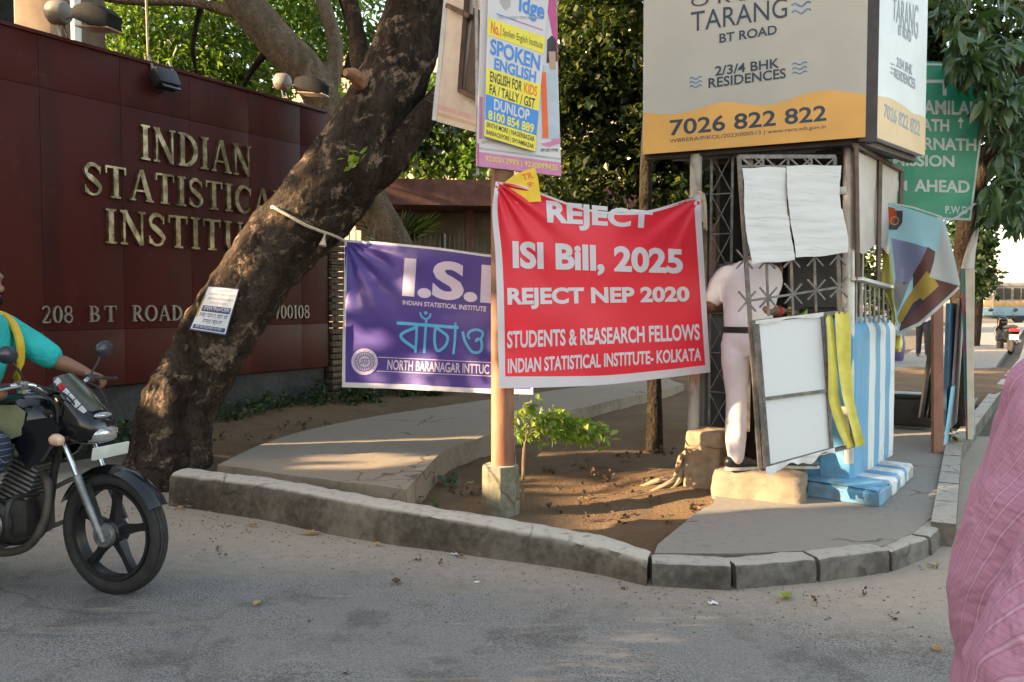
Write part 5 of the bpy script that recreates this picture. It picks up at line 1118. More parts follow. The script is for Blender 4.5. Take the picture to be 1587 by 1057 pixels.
bk = fl+KBd*1.25; bk2 = sr2+Vector((-.05, .3, 0)); m = MB(); ii = Vector((0, 0, .03)); m.prism([fl-hp.n*.06+ii, fr_-hp.n*.07+ii, sl2-hs.n*.07+ii, sr2-hs.n*.06+ii, bk2+ii, bk+ii], (0, 0, .03)); m.build("underside", basic("billboard_underside", (.10, .095, .09, 1), .7, .3, 4), hb, smooth=False)
m = MB(); m.prism([bk+Vector((0, 0, .05)), bk2+Vector((0, 0, .05)), bk2+TOPV, bk+TOPV], (.03, .04, 0)); m.build("back_panel", m_in, hb, smooth=False)

# ================================================================ GREEN ROAD SIGN, CLOTHS AND BOARDS BESIDE THE BOOTH
gp = Plane(at(1340, 335, 7.55), at(1506, 342, 7.25), at(1340, 90, 7.6))
gs = thing("road_sign", "large green road sign with white lettering half hidden behind the billboard", "road sign", (gp(1453, 700).x, 7.36, ZP))
m_grn = basic("sign_green", (.010, .27, .155, 1), .4, .12, 3); m_ref = basic("sign_white", (.52, .58, .56, 1), .45, .08)
m = MB(); f = [gp(*c) for c in ((1338, 92), (1537, 98), (1505, 342), (1332, 336))]; m.prism(f[::-1], -gp.n*.012)
def gl(pts, w): paint(m, 1, pts, w, gp, .002)
gl([(1533, 101), (1524, 180), (1503.5, 339.5)], 3); gl([(1505, 340), (1332, 334)], 3); gl([(1338, 97), (1535, 102)], 3)
for s, x0, y0, x1, y1, dr in (("AMILAN", 1431, 155, 1520, 177, 2), ("ATH", 1428, 184, 1471, 203, 1), ("RNATH", 1432, 213, 1513, 232, 2), ("MISSION", 1384, 239, 1479, 257, 2), ("M", 1391, 280, 1406, 296, 0), ("AHEAD", 1417, 278, 1503, 297, 2), ("P.W.D", 1465, 319, 1500, 331, 1)): write(m, 1, s, B2, quad(x0, y0, x1, y1, 0, dr), gp, .003)
gl([(1430, 126), (1466, 126)], 5); gl([(1464, 124), (1464, 148)], 6); gl([(1489, 199), (1489, 184)], 2.5); patch(m, 1, [(1484, 189), (1494, 189), (1489, 181)], gp, .003)
m.build("panel", [m_grn, m_ref], gs, smooth=False)
m = MB(); ppx = at(1453, 706, 7.30); m.bar((ppx.x, 7.30, ZP-.1), (at(1457, 300, 7.34).x, 7.42, 2.9), .085, .05, (0, 1, 0)); m.build("post", rusty("sign_post_rust", (.21, .10, .065, 1), (.30, .13, .08, 1), .5, 8), gs, smooth=False)
m = MB(); m.bar((ppx.x+.0, 7.45, 2.0), (ppx.x-.0, 7.45, 3.4), .05, .03); m.build("bracket", m_steel, gs, smooth=False)
m = MB(); m_rag = clothmat("white_rag", (.58, .57, .56, 1), .3, .7, .08)
q5 = cr([(1462, 344, 6.5), (1480, 338, 6.8), (1496, 327, 7.0), (1510, 316, 7.15)], 5); m.tube([at(*p) for p in q5], [(.012+.012*math.sin(i*.9)**2, .006) for i in range(len(q5))], 8, wob=.3, wsc=30); tag(m.build("cloth_tie", m_rag), "twisted white cloth tie knotted from the hanging banner to the green sign's edge", "cloth tie")
def fdep(px, py): u = (px-1370)/117; v = (py-312)/200; return 6.32-.34*u+.06*math.sin(u*6+v*2)+.035*math.sin(v*7+u*3)+.015*math.sin(u*15-v*6)
def fs_(px, py, off=0.0): return at(px, py, fdep(px, py)-off)
fcn = coons([(1370, 312), (1377, 360), (1384, 430), (1388, 480), (1391, 521)], [(1464, 342), (1473, 375), (1481, 408), (1488, 441)], [(1370, 312), (1400, 321), (1432, 331), (1464, 342)], [(1391, 521), (1425, 503), (1460, 474), (1488, 441)])
cz = lambda x, y: (1290+x/3.522, 220+y/3.522)
m = MB(); m.grid(lambda u, v: fs_(*fcn(u, v)), 40, 44)
def fp(mi, pts, off): patch(m, mi, [cz(*p) for p in pts], fs_, off, 5)
fp(1, [(322, 525), (420, 548), (525, 578), (480, 660), (430, 755), (400, 770), (345, 740), (335, 640)], .003); fp(2, [(520, 572), (562, 598), (548, 690), (535, 742), (620, 765), (690, 785), (600, 880), (480, 990), (362, 1040), (380, 960), (440, 800), (440, 720), (490, 640)], .004)
fp(3, [(515, 705), (555, 745), (582, 785), (480, 880), (400, 960), (365, 995), (352, 960), (390, 880), (450, 790)], .006); fp(6, [(345, 742), (400, 770), (425, 760), (390, 850), (355, 930), (335, 880), (335, 800)], .0045); fp(5, [(440, 880), (480, 850), (500, 870), (420, 950), (385, 975)], .008)
fp(4, [(690, 785), (694, 800), (590, 902), (480, 1000), (352, 1056), (350, 1040), (470, 985), (590, 880)], .008); fp(4, [(605, 432), (640, 545), (692, 775), (610, 762), (528, 738), (552, 660), (585, 540)], .010); fp(4, [(280, 322), (440, 352), (600, 405), (600, 414), (440, 362), (282, 332)], .008)
fp(5, [(318, 372), (384, 376), (382, 440), (352, 480), (308, 478), (300, 440)], .006); fp(7, [(290, 350), (340, 362), (352, 400), (335, 440), (310, 452), (298, 410)], .009); disc(m, 3, cz(340, 430), 7, fs_, .011, 5)
tag(m.build("hanging_banner", [clothmat("banner_sky", (.34, .58, .66, 1), .3), clothmat("banner_lavender", (.28, .29, .46, 1), .25), clothmat("banner_brown", (.15, .065, .06, 1), .2), clothmat("banner_yellow", (.50, .34, .07, 1), .25), m_rag, clothmat("banner_dark", (.07, .06, .10, 1), .2), clothmat("banner_grey", (.33, .31, .33, 1), .2), clothmat("banner_red", (.55, .07, .03, 1), .25)], ang=180), "folded printed banner in sky blue brown and yellow hanging beside the booth window", "banner")
m_ycl = clothmat("yellow_cloth", (.42, .37, .10, 1), .25, .7)
def hang(name, label, cat, L, Rr, mt, ydep, amp=.03, ph=0.0, grp=None):
    l_ = cr(L, 6); r_ = cr(Rr, 6); n = len(l_)-1; mm = MB()
    def f(u, v):
        k = v*n; i = min(int(k), n-1); g_ = k-i; a_ = l_[i]*(1-g_)+l_[i+1]*g_; b_ = r_[i]*(1-g_)+r_[i+1]*g_; p = a_*(1-u)+b_*u; return at(p[0], p[1], ydep+amp*math.sin(u*6+ph+v*2)+.02*math.sin(v*6))
    mm.grid(f, 12, 30); return tag(mm.build(name, mt), label, cat, grp)
hang("yellow_cloth", "crumpled dull yellow cloth hanging from the booth window behind the folded banner", "cloth", [(1362, 330), (1360, 352), (1368, 400), (1366, 436), (1378, 470), (1387, 500)], [(1370, 312), (1377, 350), (1383, 400), (1390, 437), (1390, 470), (1390, 498)], m_ycl, 6.42)
hang("white_rag", "white rag hanging on the board right below the green sign", "cloth", [(1514, 336), (1507, 362), (1496, 390), (1489, 416)], [(1518, 336), (1516, 365), (1512, 392), (1510, 417)], m_rag, 7.75)
# boards that lean on the post
m_crb = basic("cream_board", (.46, .38, .30, 1), .7, .2, 6); m_blb = basic("blue_board", (.03, .10, .17, 1), .6, .3, 5)
def paintboard():
    t = NT("painted_board_edge"); v = t.pos(); t.set(t.ramp(t.noise(3.1, 4, .6, v), [(0, (.05, .05, .05, 1)), (.38, (.40, .30, .05, 1)), (.47, (.06, .22, .13, 1)), (.55, (.05, .20, .28, 1)), (.62, (.35, .06, .10, 1)), (.75, (.5, .45, .2, 1))]), .6); return t.mat
m_pb = paintboard()
def lean(label, top, bottom, yt_, yb_, dep, th, mt, name="leaning_board", base=None):
    m = MB(); a_ = at(*top, yt_); b_ = at(*bottom, yb_); dd = Vector((.55, .83, 0)); s_ = Vector((.83, -.55, 0)); m.prism([b_, b_+dd*dep, a_+dd*dep, a_], s_*th); o = m.build(name, mt, smooth=False); return tag(o, label, "board", "boards leaning beside the rust brown sign post")
lean("cream board with a painted edge leaning farthest right beside the rust brown post", (1489, 417), (1497, 682), 7.75, 7.55, .5, .035, m_pb); m = MB(); a_ = at(1496, 417, 7.70); b_ = at(1500, 681, 7.50); m.prism([b_, b_+Vector((.045, -.0, 0)), a_+Vector((.085, 0, 0)), a_], (.03, .05, 0)); tag(m.build("cream_panel", m_crb, smooth=False), "upright cream plank facing the street below the white rag", "plank")
lean("dark blue board leaning directly behind the rust brown post", (1466, 470), (1460, 668), 7.60, 7.5, .6, .03, m_blb); lean("pale pink edged board leaning between the dark blue board and the cream board", (1484, 462), (1470, 664), 7.9, 7.6, .5, .02, basic("pink_board", (.36, .27, .27, 1), .7, .25, 5))
m = MB(); b_ = at(1462, 690, 7.40); a_ = at(1474, 600, 7.45); m.prism([b_, b_+Vector((.03, .02, 0)), a_+Vector((.03, .02, 0)), a_], (.1, .15, 0)); tag(m.build("light_blue_board", basic("sky_board", (.20, .42, .55, 1), .6, .2), smooth=False), "small light blue board standing at the foot of the rust brown post", "board")
et = thing("folding_stand", "black folded metal stand leaning behind the rust brown post", "stand", at(1438, 645, 8.4)); 
for a_, b_ in (((1452, 470), (1427, 648)), ((1447, 540), (1434, 648)), ((1452, 560), (1440, 650))): m = MB(); m.bar(at(*a_, 8.5), at(*b_, 8.3), .045, .03); m.build("leg", m_black, et, smooth=False)
# back of a stall seat / dark bench low behind the striped wall
m = MB(); p_ = at(1415, 640, 8.7); m.box((p_.x, 8.8, .30), (.50, .34, .30), Ar, .05); m.box((p_.x, 8.78, .47), (.44, .30, .05), Ar, .02); tag(m.build("black_crate", m_black), "low black covered crate on the pavement behind the striped wall", "crate")
m = MB(); p_ = at(1392, 545, 19.0); zz = p_.z; m.lathe((p_.x, 19.0, ZP+.02), (0, 0, 1), [(.10, 0), (.13, .1), (.15, .40), (.13, .5), (.12, .58)], 16); o = m.build("plastic_pot", basic("purple_pot", (.09, .075, .20, 1), .5, .3, 30)); tag(o, "small purple pot on the pavement just past the striped wall", "pot")
hang("yellow_bag", "small yellow bag hanging just past the striped wall", "bag", [(1387, 518), (1386, 532), (1388, 545)], [(1397, 516), (1399, 532), (1397, 546)], m_pl, 11.0)
# ================================================================ UNSEEN BLOCKS AND TREE ADDED TO SHADE THE STREET (low sun through the gap)
m_hs = basic("ochre_render", (.42, .33, .22, 1), .9, .2, 2, 0, .3, 30, .006); m_hs2 = basic("grey_render", (.34, .32, .29, 1), .9, .2, 2, 0, .3, 30, .006)
def house(label, x0, x1, y0, y1, h, mt, wx):
    t = thing("sun_block_house", label, "house", ((x0+x1)/2, (y0+y1)/2, 0), 0, None); m = MB(); m.box(((x0+x1)/2, (y0+y1)/2, h/2), (x1-x0, y1-y0, h)); m.build("wall", mt, t, smooth=False)
    m = MB(); m.box(((x0+x1)/2, (y0+y1)/2, h+.1), (x1-x0+.3, y1-y0+.04, .2)); m.build("parapet", m_bp, t, smooth=False)
    y = y0+1.6
    while y < y1-1.2:
        for z in np.arange(1.6, h-1, 3.0):
            m = MB(); m.box((x1+.01, y, float(z)), (.06, 1.1, 1.4)); m.build("window", m_glassd, t, smooth=False)
        y += 2.6
house("tall ochre house added out of view to block the low sun", -15, -12, -26, GAP0, 14, m_hs, 0)
shd = house; shd("low shed added out of view to block sun low in the gap", -13.4, -12.0, GAP0+.05, 3.35, 3.95, m_hs2, 0); shd("small block added beside the low shed to cut the sun", -13.2, -12.0, 3.4, GAP1-.05, 3.5, m_hs, 0)  # unseen blocks sized to stop the sun at the gap's foot
house("lower grey house added out of view beyond the gap to block sun", -22, -13, GAP1, 17.5, 6.8, m_hs2, 0)
far_tree("unseen leafy tree added in the gap to break up the sun", (-11.3, 3.9, 0), 3.0, [((-11.4, 3, 7.6), (.9, 1.7, 1.2), 3000), ((-11.4, 3, 9.6), (.9, 1.7, 1.1), 2000), ((-11.3, 4.2, 4.12), (.5, .5, .22), 110), ((-11.3, 3.9, 6.4), (.6, 1.0, .55), 600), ((-11.3, 2.6, 5.75), (.6, .8, .5), 420), ((-11.3, 3.7, 5.15), (.4, .28, .5), 330), ((-11.3, 3.2, 4.2), (.6, .6, .25), 10), ((-11.3, 4.1, 3.75), (.5, .4, .2), 18)], m_leafA, .26, 71)  # out-of-view crown, its clumps placed to block and dapple the sun

# ================================================================ PEOPLE
m_skin = basic("brown_skin", (.20, .098, .060, 1), .5, .15, 14, 0, .15, 60, .002, spec=.4); m_hair = basic("black_hair", (.007, .006, .006, 1), .85, .3, 30, 0, .9, 120, .006, spec=.12)
m_eye = basic("eye_white", (.5, .48, .45, 1), .3, .05); m_lip = basic("lip", (.13, .05, .04, 1), .5, .1)
def flesh(mb, name, mt, parent, vox=.011, smooth=5, local=False):
    o = mb.build(name, mt, parent, local=local)
    r = o.modifiers.new("skin", 'REMESH'); r.mode = 'VOXEL'; r.voxel_size = vox; r.use_smooth_shade = True
    s = o.modifiers.new("soft", 'SMOOTH'); s.factor = .5; s.iterations = smooth
    if name in ("shirt", "trousers"):      # cloth folds
        for sc_n, st_n in ((.18, .016), (.06, .007)):
            tx = bpy.data.textures.new("cloth_folds", 'CLOUDS'); tx.noise_scale = sc_n; tx.noise_depth = 2; d = o.modifiers.new("folds", 'DISPLACE'); d.texture = tx; d.strength = st_n; d.mid_level = .5; d.texture_coords = 'LOCAL'
    return o
def ball(mb, p, r, rot=None): mb.sphere(p, r, 16, 10, rot)
def chain(mb, pts, n=14, k=5, ref=None):
    """pts (x,y,z,ra[,rb]) smooth tapered tube with round ends"""
    q = cr([p if len(p) == 5 else (*p, p[3]) for p in pts], k); mb.tube([p[:3] for p in q], [(max(p[3], .003), max(p[4], .003)) for p in q], n, True, ref)
    for e in (q[0], q[-1]): mb.sphere(tuple(e[:3]), min(e[3], e[4])*.98, 12, 8)
def hand(mb, wrist, dirv, palm_n, thumb_side, curl=.6, s=1.0):
    """palm, four fingers of different lengths with two bends each, and a thumb from the side of the palm"""
    d = Vector(dirv).normalized(); n = Vector(palm_n); n = (n-d*n.dot(d)).normalized(); w = d.cross(n)*thumb_side; P = Vector(wrist)
    chain(mb, [tuple(P)+(.026*s, .020*s), tuple(P+d*.04*s)+(.036*s, .017*s), tuple(P+d*.085*s)+(.040*s, .015*s)], ref=w)
    for k, (o, L) in enumerate(((.030, .072), (.010, .080), (-.010, .075), (-.029, .060))):
        b = P+d*.086*s+w*o*s; a = curl*.5; d1 = (d*math.cos(a)+n*math.sin(a)).normalized(); j = b+d1*L*.45*s; a2 = curl*1.6; d2 = (d*math.cos(a2)+n*math.sin(a2)).normalized(); e = j+d2*L*.32*s; a3 = curl*2.4; d3 = (d*math.cos(a3)+n*math.sin(a3)).normalized()
        chain(mb, [tuple(b-d*.02*s)+(.0095*s,), tuple(j)+(.009*s,), tuple(e)+(.008*s,), tuple(e+d3*L*.25*s)+(.0065*s,)], 10, 3)
    b = P+d*.03*s+w*.03*s; t1 = (w*.75+d*.6+n*.25).normalized(); j = b+t1*.04*s; t2 = (d*.8+w*.15+n*.5).normalized(); chain(mb, [tuple(b)+(.013*s,), tuple(j)+(.011*s,), tuple(j+t2*.032*s)+(.0085*s,)], 10, 3)
def head(mb, c, fwd, up=(0, 0, 1), s=1.0):
    f = Vector(fwd).normalized(); u = Vector(up); u = (u-f*u.dot(f)).normalized(); r = f.cross(u); M = Matrix(((r.x, f.x, u.x), (r.y, f.y, u.y), (r.z, f.z, u.z))); c = Vector(c)
    P = lambda x, y, z: c+M @ Vector((x*s, y*s, z*s))
    mb.sphere(P(0, -.008, .03), (.076*s, .094*s, .090*s), 20, 14, M); mb.sphere(P(0, .022, -.045), (.058*s, .066*s, .072*s), 18, 12, M); mb.sphere(P(0, .055, -.088), (.026*s, .024*s, .022*s), 12, 8, M)
    chain(mb, [tuple(P(0, .082, .028))+(.008*s,), tuple(P(0, .098, -.004))+(.011*s,), tuple(P(0, .108, -.026))+(.014*s,), tuple(P(0, .092, -.034))+(.013*s,)], 10, 3)
    for e in (-1, 1):
        mb.sphere(P(e*.014, .094, -.030), (.010*s, .010*s, .009*s), 10, 6); mb.sphere(P(e*.078, -.008, -.005), (.012*s, .022*s, .034*s), 12, 8, M); mb.sphere(P(e*.042, .060, -.022), (.024*s, .022*s, .018*s), 12, 8, M)
        chain(mb, [tuple(P(e*.014, .088, .036))+(.007*s,), tuple(P(e*.05, .072, .040))+(.006*s,)], 8, 3)
    mb.sphere(P(0, .082, -.060), (.024*s, .010*s, .006*s), 12, 6, M); mb.sphere(P(0, .080, -.070), (.020*s, .010*s, .007*s), 12, 6, M); return P, M

# --- policeman at the booth counter, seen from behind
fw = Vector((.38, .925, 0)); lf = Vector((-.925, .38, 0)); pz = .305
pc_ = thing("person", "policeman in a white uniform and black belt standing on the block behind the lattice door", "person", (1.72, 5.8, pz))
PEL = Vector((1.655, 5.88, 1.20)); SHC = Vector((1.70, 6.0, 1.665)); lsh = SHC+lf*.175; rsh = SHC-lf*.175
lel = Vector((1.43, 6.04, 1.415)); lha = Vector((1.60, 6.27, 1.38)); rel = Vector((1.735, 5.80, 1.375)); rha = Vector((1.90, 5.90, 1.375))
hd = Vector((1.825, 6.22, 1.86)); nk = SHC+Vector((.03, .05, .09))
lft = Vector((1.515, 5.63, pz)); rft = Vector((1.875, 5.70, pz)); lhp = PEL+lf*.085; rhp = PEL-lf*.085; lkn = (lhp+lft)/2+fw*.03+Vector((0, 0, .04)); rkn = (rhp+rft)/2+fw*.04+Vector((0, 0, .04))
b = MB(); chain(b, [tuple(nk-Vector((0, 0, .06)))+(.062,), tuple((nk+hd)/2)+(.056,), tuple(hd)+(.055,)]); head(b, hd, fw+Vector((0, 0, -.45)))
for s_, e_, h_, ts in ((lsh, lel, lha, 1), (rsh, rel, rha, -1)):
    chain(b, [tuple(s_)+(.050,), tuple((s_+e_)/2)+(.046,), tuple(e_)+(.041,), tuple(e_.lerp(h_, .35))+(.042,), tuple(h_)+(.027,)]); hand(b, h_, (h_-e_), (0, 0, -1), ts, .45)
chain(b, [tuple(SHC-Vector((0, 0, .05)))+(.06,), tuple(PEL.lerp(SHC, .5))+(.08,), tuple(PEL)+(.08,)]); chain(b, [tuple(lsh-Vector((0, 0, .03)))+(.045,), tuple(SHC-Vector((0, 0, .05)))+(.055,), tuple(rsh-Vector((0, 0, .03)))+(.045,)])
for h_, k_, f_ in ((lhp, lkn, lft), (rhp, rkn, rft)): chain(b, [tuple(h_)+(.06,), tuple(k_)+(.045,), tuple(f_+Vector((0, 0, .07)))+(.035,)])
flesh(b, "body", m_skin, pc_, .008, 4)
m_uni = basic("white_uniform", (.74, .67, .69, 1), .75, .06, 4, 0, .45, 14, .014); m_uni2 = basic("uniform_trousers", (.70, .62, .64, 1), .75, .07, 4, 0, .5, 11, .018)
b = MB(); M_ = [tuple(PEL+Vector((0, 0, .0)))+(.168, .115), tuple(PEL+Vector((.0, .0, .10)))+(.165, .118), tuple(PEL.lerp(SHC, .45)+lf*.0-fw*.03)+(.178, .125), tuple(PEL.lerp(SHC, .78)-fw*.035)+(.198, .122), tuple(SHC-Vector((0, 0, .02)))+(.185, .092), tuple(SHC+Vector((.012, .02, .055)))+(.085, .07)]
q = cr(M_, 6); b.tube([p[:3] for p in q], [(p[3], p[4]) for p in q], 28, True, lf)
for s_, e_ in ((lsh, lel), (rsh, rel)): chain(b, [tuple(s_-Vector((0, 0, .01))+(SHC-s_)*.15)+(.072,), tuple(s_.lerp(e_, .35))+(.070,), tuple(s_.lerp(e_, .78))+(.072,)])
flesh(b, "shirt", m_uni, pc_, .010, 4)
b = MB(); q = cr([tuple(PEL+Vector((0, 0, .03)))+(.166, .118), tuple(PEL-Vector((0, 0, .05))-fw*.01)+(.178, .130), tuple(PEL-Vector((0, 0, .14))-fw*.012)+(.176, .125)], 5); b.tube([p[:3] for p in q], [(p[3], p[4]) for p in q], 26, True, lf)
for h_, k_, f_ in ((lhp, lkn, lft), (rhp, rkn, rft)): chain(b, [tuple(h_-Vector((0, 0, .06)))+(.104, .112), tuple(h_.lerp(k_, .5)-fw*.012)+(.094, .100), tuple(k_)+(.074, .078), tuple(k_.lerp(f_, .5)-fw*.02)+(.072, .078), tuple(f_+Vector((0, 0, .085))-fw*.01)+(.056, .062)], 18, 6, lf)
flesh(b, "trousers", m_uni2, pc_, .010, 3)
b = MB(); q = [PEL+Vector((0, 0, .045))+lf*math.cos(t)*.174+fw*math.sin(t)*.126 for t in [2*math.pi*i/36 for i in range(36)]]
for i in range(36): b.bar(q[i], q[(i+1) % 36], .008, .042, (0, 0, 1))
b.build("belt", m_black, pc_)
b = MB()
for sg_ in (-1, 1): p = SHC+lf*sg_*.165-fw*.04+Vector((0, 0, .035)); b = MB(); b.bar(p-lf*sg_*.05+Vector((0, 0, .02)), p+lf*sg_*.05, .045, .012, (0, 0, 1)); b.build("shoulder_strap", m_navy, pc_, smooth=False)
m_shoe = basic("black_shoe", (.014, .014, .016, 1), .4, .3, 20, 0, .3, 60, .003); m_sole = basic("shoe_sole", (.42, .42, .42, 1), .6, .2, 20); m_shg = basic("grey_shoe", (.09, .105, .13, 1), .6, .3, 20, 0, .4, 60, .003)
for f_, mt_, tw in ((lft, m_shoe, .05), (rft, m_shg, -.75)):
    d = Matrix.Rotation(tw, 3, 'Z') @ (fw if tw > 0 else Vector((.9, .42, 0))); d = Vector((.93, .30, 0)).normalized() if tw > 0 else Vector((.95, -.10, 0)).normalized(); s_ = Vector((-d.y, d.x, 0))
    b = MB(); chain(b, [tuple(f_-d*.05+Vector((0, 0, .055)))+(.040, .045), tuple(f_+d*.05+Vector((0, 0, .052)))+(.046, .040), tuple(f_+d*.13+Vector((0, 0, .036)))+(.050, .030), tuple(f_+d*.20+Vector((0, 0, .030)))+(.038, .024)], 18, 5, s_); sh = flesh(b, "shoe", mt_, pc_, .007, 3)
    b = MB(); n = 22; pl = [f_+d*(.07+.155*math.cos(t))+s_*(.050*math.sin(t)) for t in [2*math.pi*i/n for i in range(n)]]; b.prism([p+Vector((0, 0, .001)) for p in pl][::-1], (0, 0, .020)); b.build("sole", m_sole, sh)
b = MB(); ax = (rha-rel).normalized(); b.ring(rel.lerp(rha, .82), ax, .034, [(.005*math.cos(t), .009*math.sin(t)) for t in [k*math.pi/3 for k in range(6)]], 18); b.build("red_wristband", basic("red_thread", (.55, .03, .03, 1), .7), pc_)
b = MB(); hp_ = hd+Vector((.0, -.02, .045)); b.sphere(hp_, (.088, .098, .085), 18, 12); o = b.build("hair", m_hair, pc_)
m = MB(); p = rha+Vector((.07, .03, .0)); m.grid(lambda u, v: p+Vector((.14*u-.02, .04*math.sin(u*6)+.02, -.06*v+.03*math.sin(u*7+v*4))), 12, 8); tag(m.build("green_cloth", clothmat("lime_cloth", (.36, .58, .10, 1), .2, .6, .2, 12)), "crumpled lime green cloth held in the policeman's hand behind the lattice door", "cloth")

# --- person in a pink checked shirt at the right edge, close to the camera
pp = thing("person", "person in a pink striped shirt standing close by at the right edge", "person", (.86, 1.2, 0))
b = MB(); chain(b, [(.905, 1.2, 1.40, .062), (.90, 1.2, 1.50, .055), (.895, 1.2, 1.56, .055)]); head(b, (.885, 1.2, 1.62), (-.95, .3, -.05))
el = Vector((.60, 1.035, .93)); shp = Vector((.765, 1.05, 1.33)); hn = Vector((.60, 1.20, .70)); chain(b, [tuple(shp)+(.045,), tuple(el)+(.042,), tuple(el.lerp(hn, .35))+(.043,), tuple(hn)+(.028,)]); hand(b, hn, hn-el, (.8, .2, 0), 1, .4)
shp2 = Vector((.86, 1.38, 1.34)); el2 = Vector((.86, 1.47, 1.05)); hn2 = Vector((.78, 1.44, .80)); chain(b, [tuple(shp2)+(.045,), tuple(el2)+(.042,), tuple(hn2)+(.028,)]); hand(b, hn2, hn2-el2, (0, -1, 0), -1, .4)
chain(b, [(.90, 1.2, 1.38, .06), (.84, 1.2, 1.1, .09), (.82, 1.2, .82, .09)]); chain(b, [tuple(shp)+(.045,), (.88, 1.2, 1.36, .055), tuple(shp2)+(.045,)])
for y in (1.10, 1.30): chain(b, [(.82, y, .80, .07), (.81, y, .48, .05), (.83, y, .08, .038)])
flesh(b, "body", m_skin, pp, .008, 4)
b = MB(); b.sphere((.905, 1.2, 1.655), (.10, .088, .092), 18, 12); b.build("hair", m_hair, pp)
def shirt_mat():
    t = NT("pink_check_shirt"); v = t.pos(); x, y, z = t.sep(v)
    ang = t.math('ADD', t.math('MULTIPLY', x, .55), t.math('MULTIPLY', y, .84)); w = t.math('ADD', ang, t.math('MULTIPLY', t.math('SUBTRACT', t.noise(5, 2, .5, v), .5), .03)); w = t.math('ADD', w, t.math('MULTIPLY', z, .16))
    f1 = t.math('ABSOLUTE', t.math('SUBTRACT', t.math('FRACT', t.math('MULTIPLY', w, 46)), .5)); l1 = t.step(f1, .07, .03)
    f2 = t.math('ABSOLUTE', t.math('SUBTRACT', t.math('FRACT', t.math('MULTIPLY', w, 520)), .5)); f3 = t.math('ABSOLUTE', t.math('SUBTRACT', t.math('FRACT', t.math('MULTIPLY', t.math('SUBTRACT', z, t.math('MULTIPLY', ang, .2)), 130)), .5)); l3 = t.step(f3, .12, .04)
    c = t.mix(t.noise(6, 4, .6, v), (.42, .20, .29, 1), (.50, .255, .36, 1)); c = t.mix(t.math('MULTIPLY', t.step(f2, .2, .3), .16), c, (.60, .30, .42, 1)); c = t.mix(t.math('MULTIPLY', l3, .22), c, (.25, .06, .14, 1)); c = t.mix(t.math('MULTIPLY', l1, .38), c, (.62, .46, .56, 1)); c = t.mix(t.math('MULTIPLY', t.step(f1, .17, .13), t.math('MULTIPLY', t.step(f1, .09, .11), .3)), c, (.14, .04, .08, 1))
    t.set(c, .8, 0, .2); t.bump(t.math('ADD', t.noise(4.0, 4, .6, v, .6), t.math('MULTIPLY', f2, .004)), .9, .05); return t.mat
m_sh = shirt_mat()
b = MB(); q = cr([(.80, 1.2, .76, .175, .20), (.80, 1.2, .86, .168, .20), (.802, 1.2, .93, .163, .20), (.80, 1.2, 1.00, .176, .205), (.826, 1.2, 1.09, .184, .205), (.862, 1.2, 1.22, .174, .205), (.90, 1.2, 1.34, .160, .19), (.915, 1.2, 1.42, .09, .10), (.91, 1.2, 1.46, .072, .075)], 6)
b.tube([p[:3] for p in q], [(p[3], p[4]) for p in q], 36, True, (1, 0, 0)); chain(b, [tuple(shp+Vector((.06, .08, .01)))+(.088,), tuple(shp+Vector((.005, .005, .0)))+(.088,), tuple(shp.lerp(el, .3))+(.084, .08), tuple(shp.lerp(el, .62))+(.086, .082), tuple(shp.lerp(el, .88))+(.092, .086)]); chain(b, [tuple(shp2)+(.075,), tuple(shp2.lerp(el2, .8))+(.078,)])
flesh(b, "shirt", m_sh, pp, .009, 4)
b = MB(); q = cr([(.82, 1.2, .86, .15, .17), (.82, 1.2, .74, .155, .185)], 4); b.tube([p[:3] for p in q], [(p[3], p[4]) for p in q], 26, True, (1, 0, 0))
for y in (1.10, 1.30): chain(b, [(.82, y, .76, .10), (.81, y, .48, .075), (.83, y, .10, .06)])
flesh(b, "trousers", basic("dark_trousers", (.03, .03, .035, 1), .85), pp, .012, 3)
for y in (1.10, 1.30): b = MB(); chain(b, [(.86, y, .05, .045, .045), (.76, y, .045, .05, .035), (.66, y, .03, .04, .026)], 16, 4, (0, 1, 0)); flesh(b, "shoe", m_shoe, pp, .01, 2)

for o in pp.children: o.matrix_parent_inverse = Matrix.Translation(-Vector(pp.location))
pp.location.x += .035; pp.scale = (1, 1, .955)

